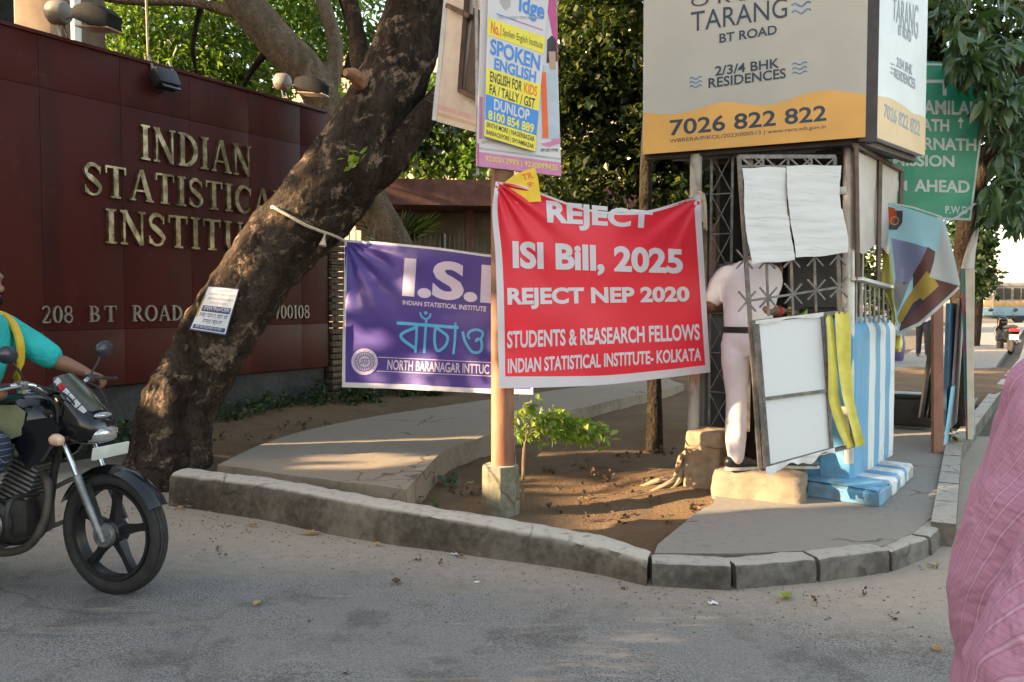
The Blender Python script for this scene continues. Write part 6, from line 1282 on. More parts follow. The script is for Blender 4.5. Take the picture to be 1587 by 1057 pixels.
# --- passer-by far along the pavement
def walker(label, x, y, fwd, shirt, trous, s=1.0):
    t = thing("person", label, "person", (x, y, ZP)); f = Vector(fwd).normalized(); l = Vector((-f.y, f.x, 0)); P = lambda a, b_, z: Vector((x, y, ZP))+f*a*s+l*b_*s+Vector((0, 0, z*s))
    b = MB(); chain(b, [tuple(P(0, 0, 1.38))+(.058,), tuple(P(.01, 0, 1.5))+(.055,)]); head(b, P(.015, 0, 1.58), f)
    for sg_ in (-1, 1):
        e = P(-.02, sg_*.25, 1.12); h_ = P(.10, sg_*.23, .88); chain(b, [tuple(P(0, sg_*.18, 1.36))+(.045,), tuple(e)+(.038,), tuple(h_)+(.026,)]); hand(b, h_, h_-e, (0, 0, -1), sg_, .4)
    chain(b, [tuple(P(0, 0, 1.36))+(.06,), tuple(P(0, 0, .9))+(.08,)]); chain(b, [tuple(P(0, .17, 1.35))+(.045,), tuple(P(0, -.17, 1.35))+(.045,)])
    for sg_ in (-1, 1): chain(b, [tuple(P(0, sg_*.07, .9))+(.06,), tuple(P(.02+.06*sg_, sg_*.09, .48))+(.05,), tuple(P(.08*sg_, sg_*.10, .08))+(.04,)])
    flesh(b, "body", m_skin, t, .013, 3)
    b = MB(); b.sphere(P(-.01, 0, 1.63), .092, 14, 10); b.build("hair", m_hair, t)
    b = MB(); q = cr([tuple(P(0, 0, .86))+(.17, .12), tuple(P(0, 0, 1.1))+(.165, .12), tuple(P(0, 0, 1.3))+(.19, .12), tuple(P(0, 0, 1.40))+(.10, .07)], 4); b.tube([p[:3] for p in q], [(p[3], p[4]) for p in q], 22, True, l)
    for sg_ in (-1, 1): chain(b, [tuple(P(0, sg_*.17, 1.34))+(.07,), tuple(P(-.01, sg_*.235, 1.17))+(.062,)])
    flesh(b, "shirt", shirt, t, .015, 3); b = MB()
    for sg_ in (-1, 1): chain(b, [tuple(P(0, sg_*.08, .88))+(.10,), tuple(P(.02+.06*sg_, sg_*.09, .48))+(.075,), tuple(P(.08*sg_, sg_*.10, .08))+(.06,)])
    flesh(b, "trousers", trous, t, .015, 2); 
    for sg_ in (-1, 1): b = MB(); chain(b, [tuple(P(.08*sg_-.04, sg_*.10, .05))+(.04,), tuple(P(.08*sg_+.14, sg_*.11, .035))+(.035,)]); flesh(b, "shoe", m_shoe, t, .014, 2)
w0 = G(1430, 552, ZP); walker("person in dark trousers and white shirt walking far along the pavement", w0.x, w0.y, (-.4, -.9, 0), m_uni, basic("black_trousers", (.02, .022, .03, 1), .85))

# ================================================================ MOTORCYCLE AND RIDER
m_gloss = basic("black_gloss", (.006, .006, .008, 1), .12, .2, 5); m_rub = basic("tyre_rubber", (.022, .021, .020, 1), .85, .35, 20, 0, .5, 140, .004); m_alloy = basic("black_alloy", (.016, .016, .018, 1), .38, .3, 12, .3); m_chr = basic("fork_chrome", (.55, .55, .56, 1), .18, .15, 8, .95); m_alu = basic("cast_aluminium", (.22, .22, .225, 1), .45, .25, 25, .75, .3, 90, .002)
m_eng = basic("engine_black", (.03, .028, .026, 1), .55, .4, 20, .3, .4, 60, .004); m_clear = basic("headlamp_lens", (.36, .38, .40, 1), .04, .15, 9, .6); m_amb3 = basic("indicator_lens", (.55, .36, .25, 1), .2, .15); m_plw = basic("plate_white", (.50, .50, .48, 1), .5, .12, 14); m_olv = basic("olive_reflection", (.16, .17, .10, 1), .3, .2); m_redst = basic("decal_red", (.45, .02, .03, 1), .4); m_whst = basic("decal_white", (.55, .56, .58, 1), .35); m_mir = basic("mirror_black", (.02, .025, .035, 1), .25, .3)
ct = G(194, 912, 0); BH = R(-6)
bk_ = thing("motorcycle", "black motorcycle with a silver front fork ridden in from the left", "motorcycle", ct, BH)
def bp_(name, mb, mt, par=None, ang=40): return mb.build(name, mt, par or bk_, local=True, ang=ang)
RW = .305; SA = R(-13); ax0 = Vector((-.02, 0, 0))
def st(v):   # front end turned a little about the steering axis
    v = Vector(v); piv = Vector((-.30, 0, 0)); r = Matrix.Rotation(SA, 3, 'Z') @ (v-piv); return r+piv
def steer(mb): mb.v = [tuple(st(p)) for p in mb.v]; return mb
def wheel(xc, front):
    m = MB(); n = 6; c = (xc, 0, RW); A = (0, 1, 0)
    m.ring(c, A, RW-.078, [(-.012, -.030), (.006, -.034), (.010, -.026), (.004, 0), (.010, .026), (.006, .034), (-.012, .030), (-.004, 0)], 56)
    m.lathe((xc, -.06, RW), A, [(.025, 0), (.045, .01), (.062, .025), (.062, .095), (.045, .11), (.025, .12)], 26)
    for k in range(5):
        a = 2*math.pi*k/5+R(12); d = Vector((math.cos(a), 0, math.sin(a))); s_ = Vector((-d.z, 0, d.x)); p0 = Vector(c)+d*.05; p1 = Vector(c)+d*(RW-.085); V = []
        for p, w, t_ in ((p0, .030, .022), (p0.lerp(p1, .5), .019, .017), (p1, .024, .016)): V += [p-s_*w+Vector((0, t_, 0)), p+s_*w+Vector((0, t_, 0)), p+s_*w*.7+Vector((0, -t_, 0)), p-s_*w*.7+Vector((0, -t_, 0))]
        m.add(V, [(i*4+j, i*4+(j+1) % 4, i*4+4+(j+1) % 4, i*4+4+j) for i in range(2) for j in range(4)])
    if front: steer(m)
    w_ = bp_("wheel", m, m_alloy, ang=45)
    m = MB(); m.ring(c, A, RW-.038, [(.038*math.cos(t)*1.0, .043*math.sin(t)) for t in [2*math.pi*i/16 for i in range(16)]], 72)
    for y_ in (-.020, -.0, .020): m.ring(c, A, RW-.0008-abs(y_)*.16, [(.0022, y_-.005), (.0030, y_), (.0022, y_+.005), (-.002, y_)], 72)
    if front: steer(m)
    m.build("tyre", m_rub, w_, local=True)
    return w_
wheel(0, True); wheel(-1.26, False)
m = MB(); m.lathe((0, -.085, RW), (0, 1, 0), [(.012, 0), (.055, .005), (.06, .02), (.06, .03), (.02, .032)], 24); steer(m); bp_("brake_drum", m, m_alu)
for sy in (-1, 1):
    lo, hi = Vector((.0, sy*.085, RW)), Vector((-.285, sy*.085, .88)); mid = lo.lerp(hi, .50)
    m = MB(); m.tube([lo-(hi-lo).normalized()*.03, lo.lerp(hi, .06), mid-(hi-lo)*.02, mid], [.014, .020, .021, .018], 16); steer(m); f_ = bp_("fork_leg", m, m_alu)
    m = MB(); m.tube([mid-(hi-lo)*.01, hi], .014, 14); steer(m); m.build("fork_tube", m_chr, f_, local=True)
m = MB()
def mg(u, v):
    a = R(28+v*128); w = (u-.5); r = RW+.028-.030*(2*w)**2*.9; return (math.cos(a)*r, w*.125, RW+math.sin(a)*r)
m.grid(mg, 12, 30); m.grid(lambda u, v: (lambda q: (q[0]*.99, q[1], RW+(q[2]-RW)*.99))(mg(1-u, v)), 12, 30); steer(m); bp_("front_mudguard", m, m_gloss)
m = MB()
for sy in (-1, 1): m.bar((-.09, sy*.066, .55), (.0, sy*.075, RW+.05), .02, .008)
steer(m); bp_("mudguard_stay", m, m_eng)
# headlamp cowl, screen, plate
m = MB(); secs = [(-.34, .055, .84, 1.02), (-.27, .105, .76, 1.03), (-.19, .118, .735, .985), (-.12, .110, .735, .925), (-.06, .085, .75, .875), (-.035, .06, .77, .85)]; V = []; N_ = 18
for x, w, z0, z1 in secs:
    for j in range(N_): t = 2*math.pi*j/N_; ct_, st_2 = math.cos(t), math.sin(t); V.append((x, w*math.copysign(abs(ct_)**.7, ct_), (z0+z1)/2+(z1-z0)/2*math.copysign(abs(st_2)**.75, st_2)))
m.add(V, [(i*N_+j, i*N_+(j+1) % N_, (i+1)*N_+(j+1) % N_, (i+1)*N_+j) for i in range(len(secs)-1) for j in range(N_)]+[tuple(range(N_-1, -1, -1)), tuple((len(secs)-1)*N_+j for j in range(N_))]); steer(m); cow = bp_("headlamp_cowl", m, m_gloss, ang=60)
m = MB(); V = []; secs2 = [(-.085, .074, .742, .828), (-.05, .072, .744, .828), (-.03, .06, .752, .82), (-.02, .04, .764, .808)]
for x, w, z0, z1 in secs2:
    for j in range(N_): t = 2*math.pi*j/N_; a_, b_ = math.cos(t), math.sin(t); V.append((x, w*math.copysign(abs(a_)**.55, a_), (z0+z1)/2+(z1-z0)/2*math.copysign(abs(b_)**.55, b_)))
m.add(V, [(i*N_+j, i*N_+(j+1) % N_, (i+1)*N_+(j+1) % N_, (i+1)*N_+j) for i in range(len(secs2)-1) for j in range(N_)]+[tuple((len(secs2)-1)*N_+j for j in range(N_))]); steer(m); m.build("headlamp", m_clear, cow, local=True)
m = MB(); V = []
def scr(u, v, o=0.0): x = -.085-.19*v; z = .885+.175*v**.85; w = .068+.014*math.sin(v*math.pi); y = (u-.5)*2*w; return (x+.02*abs(2*(u-.5))**2*-1+o, y, z+.018*(1-(2*(u-.5))**2)+o)
m.grid(scr, 12, 12); m.grid(lambda u, v: scr(1-u, v, -.004), 12, 12); steer(m); m.build("windscreen", basic("tinted_screen", (.055, .058, .045, 1), .12, .2, 4), cow, local=True)
m = MB()
for k in range(6):
    v0 = .02+.155*k; p = [Vector(scr(.02, v0+dv, .006))+Vector((0, -.004-.0*k, -.004)) for dv in (0, .125)]; mm = 1 if k == 4 else 0; o = m.mi; m.mi = mm; m.bar(p[0], p[1], .028, .008, (0, -1, .4)); m.mi = o
steer(m); m.build("decal", [m_whst, m_redst], cow, local=True, smooth=False)
m = MB(); m.sphere((-.058, 0, .878), (.022, .055, .016), 16, 10); steer(m); m.build("position_lamp", m_clear, cow, local=True)
m = MB(); m.box((-.015, 0, .705), (.012, .225, .062), Matrix.Rotation(R(12), 3, 'Y'), .005); steer(m); bp_("number_plate", m, m_plw)
for sy in (-1, 1):
    m = MB(); m.tube([(-.17, sy*.09, .775), (-.17, sy*.135, .775)], .011, 8); steer(m); s_ = bp_("indicator", m, m_eng); m = MB(); m.lathe((-.185, sy*.165, .775), (1, 0, -.05), [(.013, -.03), (.028, -.01), (.030, .015), (.023, .035), (.008, .043)], 18); steer(m); m.build("lens", m_amb3, s_, local=True)
# handlebar, mirrors, levers
m = MB(); hb_ = [(-.30, -.02, .96), (-.31, -.10, .99), (-.33, -.18, 1.035), (-.40, -.32, 1.025)]; hbL = [(x, -y, z) for x, y, z in hb_]
m.tube(cr(hb_[::-1]+hbL, 6), .0115, 12); steer(m); hbo = bp_("handlebar", m, m_chr)
for sy in (-1, 1):
    m = MB(); m.tube([(-.365, sy*.25, 1.031), (-.415, sy*.35, 1.023)], .0185, 14); steer(m); m.build("grip", m_rub, hbo, local=True)
    m = MB(); m.tube(cr([(-.34, sy*.20, 1.035), (-.31, sy*.24, 1.035), (-.335, sy*.36, 1.02)], 5), [.008]*10+[.010], 8); m.sphere((-.333, sy*.365, 1.02), .011, 10, 6); m.box((-.345, sy*.205, 1.035), (.05, .05, .04), None, .01); steer(m); m.build("lever", m_alu if sy < 0 else m_eng, hbo, local=True)
    m = MB(); m.tube(cr([(-.335, sy*.19, 1.045), (-.325, sy*.235, 1.11), (-.335, sy*.275, 1.165)], 5), .0055, 8); steer(m); mr = bp_("mirror", m, m_eng)
    m = MB(); m.sphere((-.33, sy*.29, 1.185), (.022, .058, .042), 18, 12, Matrix.Rotation(R(10*sy), 3, 'X')); steer(m); m.build("mirror_head", m_mir, mr, local=True)
m = MB(); m.box((-.30, 0, 1.0), (.10, .20, .05), Matrix.Rotation(R(-25), 3, 'Y'), .02); steer(m); bp_("instrument_panel", m, m_eng)
m = MB(); m.tube([(-.31, 0, .72), (-.33, 0, .97)], .032, 14); m.box((-.30, 0, .89), (.10, .20, .03), None, .01); m.box((-.285, 0, .74), (.10, .20, .03), None, .01); bp_("steering_yoke", m, m_eng)
# tank, seat, side covers
m = MB(); secs = [(-.30, .07, .77, .88), (-.36, .125, .73, .955), (-.46, .150, .715, .985), (-.60, .150, .715, .975), (-.72, .110, .72, .915), (-.82, .075, .72, .83)]; V = []; N_ = 22
for x, w, z0, z1 in secs:
    for j in range(N_): t = 2*math.pi*j/N_; a_, b_ = math.cos(t), math.sin(t); V.append((x, w*math.copysign(abs(a_)**.75, a_), (z0+z1)/2+(z1-z0)/2*math.copysign(abs(b_)**.8, b_)))
m.add(V, [(i*N_+j, i*N_+(j+1) % N_, (i+1)*N_+(j+1) % N_, (i+1)*N_+j) for i in range(len(secs)-1) for j in range(N_)]+[tuple(range(N_-1, -1, -1)), tuple((len(secs)-1)*N_+j for j in range(N_))]); tk_ = bp_("fuel_tank", m, m_gloss, ang=70)
m = MB(); m.lathe((-.50, 0, .985), (0, 0, 1), [(.045, -.01), (.045, .008), (.03, .014)], 22); m.build("filler_cap", m_chr, tk_, local=True)
m = MB()
for sy in (-1, 1): m = MB(); m.prism([Vector((x, sy*(.153-.05*abs(x+.5)), z)) for x, z in ((-.40, .90), (-.45, .935), (-.62, .93), (-.60, .80), (-.50, .76), (-.42, .79))], (0, sy*.006, 0)); m.build("tank_reflection", m_olv, tk_, local=True, smooth=False)  # olive plates paint a green reflection onto the tank sides
m = MB()
for sy in (-1, 1):
    m = MB(); m.prism([Vector((x, sy*.125, z)) for x, z in ((-.22, .82), (-.26, .88), (-.40, .86), (-.46, .74), (-.40, .62), (-.33, .66), (-.26, .76))], (0, sy*.03, 0)); bp_("tank_shroud", m, m_gloss, ang=20)
m = MB(); secs = [(-.76, .07, .77, .82), (-.85, .11, .74, .80), (-1.1, .13, .75, .83), (-1.35, .12, .78, .87), (-1.45, .06, .82, .87)]; V = []; N_ = 16
for x, w, z0, z1 in secs:
    for j in range(N_): t = 2*math.pi*j/N_; a_, b_ = math.cos(t), math.sin(t); V.append((x, w*math.copysign(abs(a_)**.6, a_), (z0+z1)/2+(z1-z0)/2*math.copysign(abs(b_)**.6, b_)))
m.add(V, [(i*N_+j, i*N_+(j+1) % N_, (i+1)*N_+(j+1) % N_, (i+1)*N_+j) for i in range(len(secs)-1) for j in range(N_)]+[tuple(range(N_-1, -1, -1)), tuple((len(secs)-1)*N_+j for j in range(N_))]); bp_("seat", m, m_rub, ang=60)
m = MB()
for sy in (-1, 1): m = MB(); m.prism([Vector((x, sy*.09, z)) for x, z in ((-.76, .72), (-.95, .74), (-1.02, .62), (-.90, .50), (-.78, .52))], (0, sy*.03, 0)); bp_("side_cover", m, m_gloss, ang=20)
m = MB(); m.box((-1.42, 0, .74), (.14, .13, .09), None, .03); m.box((-1.50, 0, .60), (.02, .16, .12), None, .005); bp_("tail_lamp", m, m_redst)
# frame, engine, exhaust
m = MB()
for pts in ([(-.31, 0, .78), (-.36, 0, .60), (-.40, 0, .38), (-.48, 0, .24), (-.75, 0, .22), (-.86, 0, .30)], [(-.31, 0, .84), (-.60, 0, .74), (-.86, 0, .70), (-1.40, .0, .80)]): m.tube(cr(pts, 5), .019, 10)
for sy in (-1, 1): m.tube([(-.86, sy*.07, .32), (-1.26, sy*.085, RW)], .019, 10); m.tube([(-.90, sy*.10, .70), (-1.2, sy*.11, RW+.06)], [.028, .022], 12); m.tube([(-.86, sy*.08, .30), (-.87, sy*.08, .70)], .016, 8)
bp_("frame", m, m_eng)
m = MB(); m.box((-.60, 0, .36), (.34, .24, .22), None, .05); m.lathe((-.62, -.165, .35), (0, 1, 0), [(.05, 0), (.10, .01), (.12, .03), (.12, .30), (.10, .325), (.05, .335)], 26); e_ = bp_("engine", m, m_eng)
m = MB(); dcy = Vector((.42, 0, .9)).normalized()
for k in range(9): m.box(Vector((-.54, 0, .45))+dcy*(.025*k), (.17-.003*k, .19, .012), Matrix.Rotation(math.atan2(dcy.x, dcy.z), 3, 'Y'), .003)
m.box(Vector((-.54, 0, .45))+dcy*.10, (.11, .13, .24), Matrix.Rotation(math.atan2(dcy.x, dcy.z), 3, 'Y')); m.build("cylinder", m_alu, e_, local=True, ang=25)
m = MB(); m.lathe((-.60, -.185, .35), (0, -1, 0), [(.09, 0), (.085, .012), (.05, .018)], 24); m.lathe((-.72, -.17, .33), (0, -1, 0), [(.05, 0), (.045, .014), (.02, .016)], 18); m.build("engine_cover", m_alu, e_, local=True)
m = MB(); m.tube(cr([(-.42, -.03, .60), (-.34, -.08, .52), (-.35, -.12, .34), (-.46, -.135, .22), (-.75, -.145, .20)], 6), .021, 14); m.tube([(-.74, -.145, .20), (-.84, -.15, .22), (-1.40, -.17, .33), (-1.45, -.17, .34)], [.022, .045, .048, .03], 18); bp_("exhaust", m, basic("exhaust_steel", (.07, .06, .05, 1), .6, .4, 14, .4))
m = MB()
for sy in (-1, 1): m.tube(cr([(-.42, sy*.05, .48), (-.40, sy*.26, .50), (-.40, sy*.30, .40), (-.42, sy*.24, .30), (-.46, sy*.05, .27)], 5), .012, 10); 
bp_("leg_guard", m, m_eng)
m = MB(); m.tube([(-.72, -.26, .30), (-.72, .26, .30)], .014, 10)
for sy in (-1, 1): m.tube([(-.72, sy*.20, .30), (-.72, sy*.31, .305)], .022, 12)
m.tube(cr([(-.68, -.19, .27), (-.58, -.21, .24), (-.50, -.22, .26)], 4), .009, 8); m.box((-.49, -.23, .265), (.06, .05, .012), None, .004); bp_("foot_peg", m, m_eng)
m = MB()
for pts in ([(-.33, -.16, 1.03), (-.20, -.13, .98), (-.16, -.09, .86), (-.25, -.07, .74)], [(-.33, .16, 1.03), (-.19, .12, .99), (-.14, .09, .88), (-.22, .07, .70)], [(-.34, -.19, 1.02), (-.24, -.16, .94), (-.26, -.13, .80), (-.34, -.10, .68)]): m.tube(cr(pts, 6), .0055, 7)
bp_("control_cable", m, m_rub)
# rider
rd_ = thing("person", "motorcycle rider in a turquoise shirt with a yellow bag strap at the left edge", "person", ct, BH)
SP = -.30
hipc = Vector((-.88, 0, .86)); shc = Vector((-.735, .0, 1.325)); hdc = Vector((-.735, .02, 1.525))
hL = st(Vector((-.39, .30, 1.035))); hR = st(Vector((-.39, -.30, 1.035))); sL = shc+Vector((0, .185, -.03)); sR = shc+Vector((0, -.185, -.03)); eL = Vector((-.55, .30, 1.12)); eR = Vector((-.60, -.32, 1.09))
b = MB(); chain(b, [tuple(shc+Vector((0, 0, .0)))+(.065,), tuple(shc+Vector((.0, 0, .10)))+(.058,), tuple(hdc-Vector((.01, 0, .05)))+(.056,)]); head(b, hdc, (.97, -.12, -.05))
for s_, e_, h_, ts in ((sL, eL, hL, -1), (sR, eR, hR, 1)):
    wv_ = h_+(e_-h_).normalized()*.075; chain(b, [tuple(s_)+(.050,), tuple(s_.lerp(e_, .5))+(.046,), tuple(e_)+(.040,), tuple(e_.lerp(wv_, .3))+(.042,), tuple(wv_)+(.027,)]); hand(b, wv_, (h_-e_), (0, 0, -1), ts, .95)
for sy in (-1, 1): chain(b, [(-.74, sy*.23, .42, .042), (-.755, sy*.235, .36, .036)]); chain(b, [(-.79, sy*.235, .345, .034), (-.70, sy*.245, .335, .040), (-.60, sy*.255, .325, .034)])
chain(b, [tuple(shc)+(.09,), tuple(hipc.lerp(shc, .5))+(.10,), tuple(hipc)+(.10,)]); chain(b, [tuple(sL)+(.05,), tuple(shc)+(.06,), tuple(sR)+(.05,)])
for sy in (-1, 1): chain(b, [(-.86, sy*.08, .85, .06), (-.72, sy*.17, .82, .055), (-.54, sy*.235, .755, .05), (-.52, sy*.24, .70, .045), (-.62, sy*.24, .56, .042), (-.74, sy*.23, .40, .040)])
flesh(b, "body", m_skin, rd_, .008, 4, True)
b = MB(); b.sphere(hdc+Vector((-.018, .002, .048)), (.099, .083, .084), 22, 14); b.build("hair", m_hair, rd_, local=True)
b = MB(); b.sphere(hdc+Vector((.022, 0, -.088)), (.070, .061, .040), 18, 10); b.sphere(hdc+Vector((.092, -.01, -.048)), (.012, .032, .008), 12, 6); b.build("beard", m_hair, rd_, local=True)
m_teal = basic("turquoise_shirt", (.012, .36, .35, 1), .8, .15, 5, 0, .9, 9, .03)
b = MB(); q = cr([tuple(hipc)+(.165, .115), tuple(hipc.lerp(shc, .3))+(.168, .125), tuple(hipc.lerp(shc, .7)+Vector((.01, 0, 0)))+(.19, .128), tuple(shc-Vector((0, 0, .03)))+(.195, .10), tuple(shc+Vector((0, 0, .055)))+(.085, .075)], 6); b.tube([p[:3] for p in q], [(p[3], p[4]) for p in q], 28, True, (0, 1, 0))
for s_, e_ in ((sL, eL), (sR, eR)): chain(b, [tuple(s_+(shc-s_)*.2)+(.078,), tuple(s_.lerp(e_, .4))+(.074,), tuple(s_.lerp(e_, .85))+(.070,)])
flesh(b, "shirt", m_teal, rd_, .010, 4, True)
m_strap = basic("yellow_strap", (.55, .36, .02, 1), .6, .2, 14)
for sy in (-1, 1):
    m = MB(); pts = [(shc.x-.10, sy*.11, shc.z-.12), (shc.x-.06, sy*.115, shc.z+.045), (shc.x+.05, sy*.115, shc.z+.035), (shc.x+.118, sy*.112, shc.z-.08), (shc.x+.115, sy*.12, shc.z-.22), (shc.x+.05, sy*.17, shc.z-.30)]
    q = cr(pts, 6)
    for i in range(len(q)-1): m.bar(q[i], q[i+1], .048, .012, (q[i][0]-shc.x, 0, .06))
    m.build("bag_strap", m_strap, rd_, local=True)
def plaid():
    t = NT("checked_trousers"); v = t.pos(True); x, y, z = t.sep(v); L_ = lambda s: t.step(t.math('ABSOLUTE', t.math('SUBTRACT', t.math('FRACT', t.math('MULTIPLY', s, 34)), .5)), .09, .03)
    l = t.math('MAXIMUM', L_(t.math('ADD', x, t.math('MULTIPLY', z, .15))), L_(t.math('SUBTRACT', z, t.math('MULTIPLY', x, .1)))); t.set(t.mix(t.math('MULTIPLY', l, .6), (.022, .026, .045, 1), (.20, .22, .28, 1)), .85, 0, .2); t.bump(t.noise(9, 4, .6, v), .4, .012); return t.mat
b = MB(); q = cr([tuple(hipc+Vector((0, 0, .02)))+(.165, .12), tuple(hipc-Vector((0, 0, .06)))+(.18, .13)], 4); b.tube([p[:3] for p in q], [(p[3], p[4]) for p in q], 24, True, (0, 1, 0))
for sy in (-1, 1): chain(b, [(-.88, sy*.10, .84, .095), (-.72, sy*.17, .82, .090), (-.52, sy*.235, .76, .072), (-.50, sy*.24, .70, .066), (-.62, sy*.24, .56, .064), (-.735, sy*.235, .41, .058)], 18, 6)
flesh(b, "trousers", plaid(), rd_, .010, 3, True)
for sy in (-1, 1): m = MB(); n = 20; pl = [Vector((-.70+.14*math.cos(t), sy*.247+.048*math.sin(t), .292)) for t in [2*math.pi*i/n for i in range(n)]]; m.prism(pl[::-1], (0, 0, .02)); m.bar((-.66, sy*.247-.045, .30), (-.66, sy*.247, .378), .03, .008); m.bar((-.66, sy*.247+.045, .30), (-.66, sy*.247, .378), .03, .008); m.build("sandal", m_eng, rd_, local=True)

# ================================================================ FAR SCOOTER AND BUS
s0 = G(1566, 549, 0); sct = thing("scooter", "parked black scooter seen from behind on the far main road in front of the bus", "scooter", s0, R(72))
def sp(name, mb, mt, par=None): return mb.build(name, mt, par or sct, local=True)
for xc in (0, 1.24):
    m = MB(); m.ring((xc, 0, .25), (0, 1, 0), .21, [(.04*math.cos(t), .055*math.sin(t)) for t in [math.pi*2*i/12 for i in range(12)]], 36); w_ = sp("wheel", m, m_rub); m = MB(); m.lathe((xc, -.04, .25), (0, 1, 0), [(.17, 0), (.18, .02), (.05, .03), (.05, .05), (.18, .06), (.17, .08)], 26); m.build("rim", m_eng, w_, local=True)
m = MB(); q = cr([(-.32, 0, .72, .10, .05), (-.2, 0, .66, .17, .13), (.1, 0, .58, .19, .17), (.42, 0, .50, .16, .15), (.55, 0, .36, .17, .06), (.9, 0, .34, .17, .05)], 6); m.tube([p[:3] for p in q], [(p[3], p[4]) for p in q], 22, True, (0, 1, 0)); m.tube(cr([(.88, 0, .36), (1.0, 0, .60), (1.02, 0, .95)], 5), [(.20, .05)]*4+[(.22, .06)]*4+[(.14, .09)]*3, 20, True, (0, 1, 0)); sp("body", m, m_gloss)
m = MB(); q = cr([(-.30, 0, .80, .11, .04), (.0, 0, .79, .15, .06), (.42, 0, .76, .13, .05)], 5); m.tube([p[:3] for p in q], [(p[3], p[4]) for p in q], 18, True, (0, 1, 0)); sp("seat", m, m_rub)
m = MB(); m.box((-.36, 0, .70), (.06, .26, .08), None, .02); sp("tail_lamp", m, m_redst); m = MB(); m.box((-.34, 0, .50), (.015, .24, .15), Matrix.Rotation(R(15), 3, 'Y'), .004); sp("number_plate", m, m_plw)
m = MB(); m.sphere((1.03, 0, .98), (.12, .14, .10), 18, 12); sp("headlamp_cowl", m, m_gloss); m = MB(); m.tube(cr([(.92, -.34, 1.05), (.98, -.1, 1.03), (.98, .1, 1.03), (.92, .34, 1.05)], 5), .014, 8); sp("handlebar", m, m_eng)
for sy in (-1, 1): m = MB(); m.tube([(.97, sy*.22, 1.05), (.99, sy*.30, 1.22)], .006, 6); mr = sp("mirror", m, m_eng); m = MB(); m.sphere((.99, sy*.32, 1.26), (.02, .07, .05), 14, 8); m.build("mirror_head", m_mir, mr, local=True)
m = MB(); m.tube([(-.1, -.12, .32), (-.35, -.14, .40)], [.05, .045], 12); sp("exhaust", m, m_alu)
bu = Vector((42.6, 66, 0)); bs_ = thing("bus", "old bus with a yellow band and light blue skirt on the far road", "bus", bu)
def bb(name, c, sz, mt, bev=.0, par=None): m = MB(); m.box(bu+Vector(c), sz, None, bev); return m.build(name, mt, par or bs_)
m_bgr = basic("bus_grey", (.16, .155, .14, 1), .6, .2, 2); bb("roof", (0, 0, 2.95), (11, 2.5, .35), m_bgr, .12); bb("window_band", (0, 0, 2.25), (10.9, 2.46, 1.05), m_bgr); bb("yellow_band", (0, 0, 1.48), (11, 2.5, .50), basic("bus_yellow", (.42, .27, .12, 1), .5, .25, 3), .04); bb("skirt", (0, 0, .90), (11, 2.5, .68), basic("bus_blue", (.16, .27, .34, 1), .5, .2, 2), .04); bb("underframe", (0, 0, .45), (10.4, 2.2, .3), m_black)
for i in range(8): w_ = bb("window", (-4.7+i*1.34, -1.225, 2.25), (1.12, .05, .85), m_glassd); bb("window_frame", (-4.7+i*1.34, -1.25, 2.25), (.05, .03, .85), m_bgr, 0, w_)
for x in (-3.4, 3.2):
    m = MB(); m.lathe(bu+Vector((x, -1.2, .5)), (0, 1, 0), [(.2, 0), (.48, .02), (.5, .06), (.5, .26), (.4, .28)], 26); m.build("wheel", m_rub, bs_)

# ================================================================ SMALL PLANTS AND LITTER
def whorls(mb, spots, size, seed, droop=.5, aspect=.24): big_leaves(mb, spots, size, seed, droop, aspect)
g = random.Random(21); yb_ = 5.66
bt_ = thing("small_bush", "low bright green bush with oval leaves beside the rusty pole", "bush", tuple(at(808, 752, 5.62)))
m = MB(); base = at(810, 752, 5.62); base.z = .03
for px, py in ((830, 640), (870, 655), (905, 655), (930, 665), (815, 650)): e = at(px, py, yb_+g.uniform(-.08, .1)); mid = at(815, 680, yb_); m.tube(cr([tuple(base), tuple(mid), tuple((mid+e)/2+Vector((0, 0, .02))), tuple(e)], 5), [.0045-.0002*i for i in range(16)], 6)
m.build("stem", basic("twig", (.22, .15, .09, 1), .85, .3, 30), bt_)
m = MB(); sp_l = []
for i in range(95):
    t = g.random(); px = 800+145*t; yc = 652+15*t; sp_l.append((at(px, yc+g.uniform(-30*(1-.7*t), 24*(1-.4*t)), yb_+g.uniform(-.12, .16)), (g.uniform(-.1, .8), g.uniform(-.6, .1), g.uniform(-.2, .4)), 5))
sp_l += [(at(834, 617, yb_), (.2, -.1, .8), 4), (at(772, 651, yb_-.1), (-.5, -.2, 0), 2)]
whorls(m, sp_l, .066, 6, .55, .27); m.build("foliage", m_leafD, bt_, smooth=False)
def weed(label, px, py, z, spots, size, mat, seed, asp=.3, name="weed", drp=.3, yo=0):
    c = G(px, py, z); c.y += yo; m = MB(); gg = random.Random(seed); L = []
    for dx, dy, h_, n in spots: L.append((c+Vector((dx, dy, h_)), (gg.uniform(-.5, .5), gg.uniform(-.7, .1), .6), n))
    whorls(m, L, size, seed, drp, asp); o = m.build(name, mat, smooth=False); return tag(o, label, "weed")
weed("broad leafed dark green weed growing against the curved edge of the path", 695, 752, .06, [(0, 0, .05, 6), (.05, -.02, .03, 5), (-.03, .03, .08, 4)], .085, m_leafE, 1, .36)
weed("low clover like weed in the corner between path and kerb", 662, 776, .10, [(-.04, 0, .03, 7), (.02, -.02, .03, 7), (.0, .05, .05, 7), (.05, .04, .02, 6)], .03, m_leafD if 0 else m_leafA, 2, .4)
weed("young bright green sprig sprouting from a crack in the long kerb's face", 432, 800, .0, [(0, -.02, .05, 4), (-.005, -.025, .09, 5), (.01, -.03, .13, 5)], .050, m_leafD, 3, .24, "sprig", .1, 0.0)
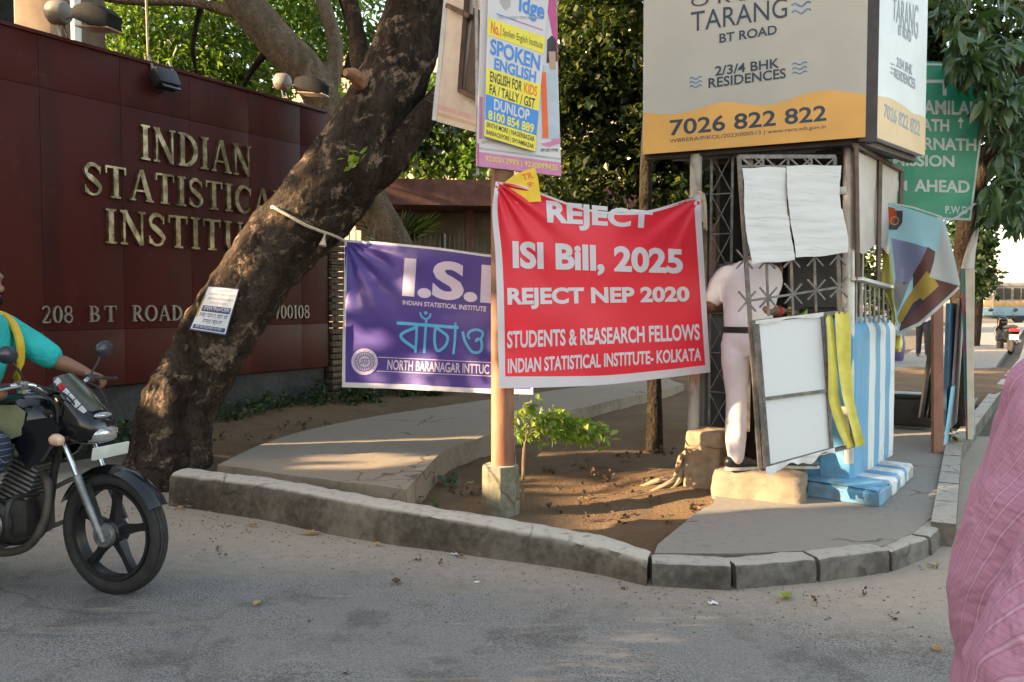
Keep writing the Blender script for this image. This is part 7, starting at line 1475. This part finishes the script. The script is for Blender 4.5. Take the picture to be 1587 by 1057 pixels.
weed("leafy weed growing at the foot of the rust brown sign post", 1473, 690, ZP, [(0, .1, .05, 7), (.08, .1, .1, 7), (.12, .16, .06, 7), (-.03, .05, .12, 6), (.04, .15, .18, 6)], .06, m_leafA, 4, .3)
weed("dry grassy tuft against the outer corner of the kerb stones", 1440, 882, .0, [(0, 0, .02, 7), (.04, .02, .02, 7), (-.04, 0, .02, 7), (.02, -.02, .02, 6)], .05, leafmat("dry_grass", (.14, .13, .06, 1), (.2, .19, .09, 1), (.28, .24, .13, 1), .2), 5, .10)
m_dl = leafmat("dry_leaf", (.22, .12, .05, 1), (.36, .22, .09, 1), (.46, .33, .15, 1), .15, .7); m_dl2 = leafmat("dead_leaf", (.06, .035, .02, 1), (.09, .05, .03, 1), (.14, .08, .04, 1), .1, .8); m_gl = leafmat("fallen_green_leaf", (.16, .20, .04, 1), (.22, .26, .05, 1), (.3, .3, .06, 1), .2)
def fallen(label, px, py, z, L, mat, seed, asp=.30):
    c = G(px, py, z); gg = random.Random(seed); a = gg.uniform(0, 6.28); d = Vector((math.cos(a), math.sin(a), 0)) if L < .1 else Vector((1, .12*gg.uniform(-1, 1), 0)); s_ = Vector((-d.y, d.x, 0)); V = []; k = 9
    z0 = road_z(c.x, c.y) if z < .02 else 0
    for i in range(k):
        t = i/(k-1); w = L*asp*math.sin(math.pi*(t*.92+.04))**.8; p = c+d*(L*(t-.5))+Vector((0, 0, z0+.008+.35*L*(abs(t-.5)**2)+.01*gg.random()))
        V += [p+s_*w+Vector((0, 0, .22*w+.004*gg.random())), p, p-s_*w+Vector((0, 0, .26*w+.004*gg.random()))]
    m = MB(); m.add(V, [q for i in range(k-1) for q in ((3*i, 3*i+1, 3*i+4, 3*i+3), (3*i+1, 3*i+2, 3*i+5, 3*i+4))]); m.tube([c+d*(L*.5)+Vector((0, 0, z0+.01+.09*L)), c+d*(L*.72)+Vector((0, 0, z0+.006))], .0018, 5)
    return tag(m.build("fallen_leaf", mat), label, "leaf", "fallen leaves on the ground")
fallen("large curled tan leaf on the road beside the second drain hole", 481, 829, 0, .115, m_dl, 1, .26); fallen("small curled leaf in the gutter left of the green sprig", 391, 816, 0, .07, m_dl, 2)
fallen("small brown leaf lying at the left end of the long kerb", 280, 790, 0, .06, m_dl2 if 0 else m_dl, 3, .4); fallen("pale leaf lying alone on the asphalt left of the middle", 398, 940, 0, .055, m_dl, 4); fallen("yellow green leaf on the road in front of the kerb stones", 1217, 928, 0, .085, m_gl, 5, .34)
fallen("reddish brown leaf on the road below the long kerb's middle", 614, 905, 0, .06, m_dl2, 6, .4); fallen("tan leaf close to the kerb's foot right of the large curled leaf", 585, 846, 0, .055, m_dl, 7); fallen("orange brown leaf far out on the road at the right", 1452, 1009, 0, .05, m_dl, 8, .45)
fallen("light brown leaf lying on the lit earth behind the kerb", 905, 775, .07, .06, m_dl, 9); fallen("brown leaf on the bare earth left of the pole's footing", 729, 751, .09, .065, m_dl, 10); fallen("dark leaf on the earth in front of the dead root", 985, 802, .08, .06, m_dl2, 11); fallen("yellowish leaf on the sunlit earth by the corner pavement", 1040, 803, .09, .05, m_gl, 12)
def scrap(label, px, py, L, seed):
    c = G(px, py, 0); gg = random.Random(seed); m = MB(); m.grid(lambda u, v: c+Vector(((u-.5)*L, (v-.5)*L*.6, road_z(c.x, c.y)+.006+.25*L*abs(math.sin(u*5+seed))*abs(math.sin(v*4+seed*2)))), 8, 6); return tag(m.build("paper_scrap", m_paper), label, "paper scrap")
scrap("crumpled white paper scrap on the road before the middle of the long kerb", 704, 861, .038, 1); scrap("flat white paper scrap on the road below the first kerb stone", 1105, 937, .045, 2); scrap("tiny white paper scrap nearest the crumpled one below the long kerb", 739, 904, .026, 3)
m = MB(); g = np.random.default_rng(15)
for k in range(1500):
    x = g.uniform(-2.6, 2.2); y = g.uniform(5.0, 9); y += max(0, 5.6-y)*(x < 0); r = .003+.012*g.random()**4; z = soil_z(x, y); a = g.random()*6.28
    m.add([(x+r*math.cos(a+q)*(1.4 if q in (0, 3.14) else .8), y+r*math.sin(a+q), z-.001) for q in (0, 1.57, 3.14, 4.71)]+[(x, y, z+r*.8)], [(0, 1, 4), (1, 2, 4), (2, 3, 4), (3, 0, 4)])
for k in range(60):
    x = g.uniform(-.3, 1.4); y = g.uniform(5.4, 7.5); a = g.random()*3.14; L = g.uniform(.03, .14); d = Vector((math.cos(a), math.sin(a), 0)); p = Vector((x, y, soil_z(x, y)+.006)); q_ = p+d*L; q_.z = soil_z(q_.x, q_.y)+.007; m.tube([p, (p+q_)/2+Vector((0, 0, .004)), q_], .0022, 4)
tag(m.build("soil_grit", basic("clods", (.14, .095, .06, 1), .95, .5, 60), smooth=False), kind='stuff')
m = MB(); cl = [((x, y, .012), (.9, .5, .004), n) for x, y, n in ((-1.8, 4.9, 22), (-.4, 4.5, 26), (.9, 4.0, 24), (1.8, 3.7, 16), (0, 3.4, 10), (2.2, 3.3, 8), (-1.5, 3.6, 8))]
leaves(m, cl, .020, 1, 0, .4, 83); tag(m.build("road_litter", m_dl2, smooth=False), kind='stuff')
# grit and bits of leaf in the gutter
m = MB(); g = np.random.default_rng(12)
for k in range(1800):
    t = g.random(); x = -3.2+6.2*t; yk = np.interp(x, [s[0] for s in st], [s[1] for s in st]) if 0 else np.interp(x, sorted([p[0] for p in K]), [p[1] for p in sorted(K, key=lambda q: q[0])]); y = yk-.02-abs(g.normal())*.45; r = .0025+.006*g.random()**3; z = road_z(x, y); a = g.random()*6.28
    m.add([(x+r*math.cos(a+q)*(1.4 if q in (0, 3.14) else .8), y+r*math.sin(a+q), z+.001) for q in (0, 1.57, 3.14, 4.71)]+[(x, y, z+r*.9)], [(0, 1, 4), (1, 2, 4), (2, 3, 4), (3, 0, 4)])
tag(m.build("gutter_grit", basic("grit", (.16, .12, .085, 1), .95, .5, 200), smooth=False), kind='stuff')
m = MB(); cl = [((x, y, soil_z(x, y)+.015), (.5, .4, .01), 75) for x, y in ((-.2, 6.0), (.6, 5.6), (.9, 6.2), (.3, 6.9), (1.3, 7.4), (-2.6, 7.6), (-2.2, 8.6), (1.2, 5.5))]
leaves(m, cl, .035, 1, 0, .4, 77); tag(m.build("leaf_litter", m_dl2, smooth=False), kind='stuff')
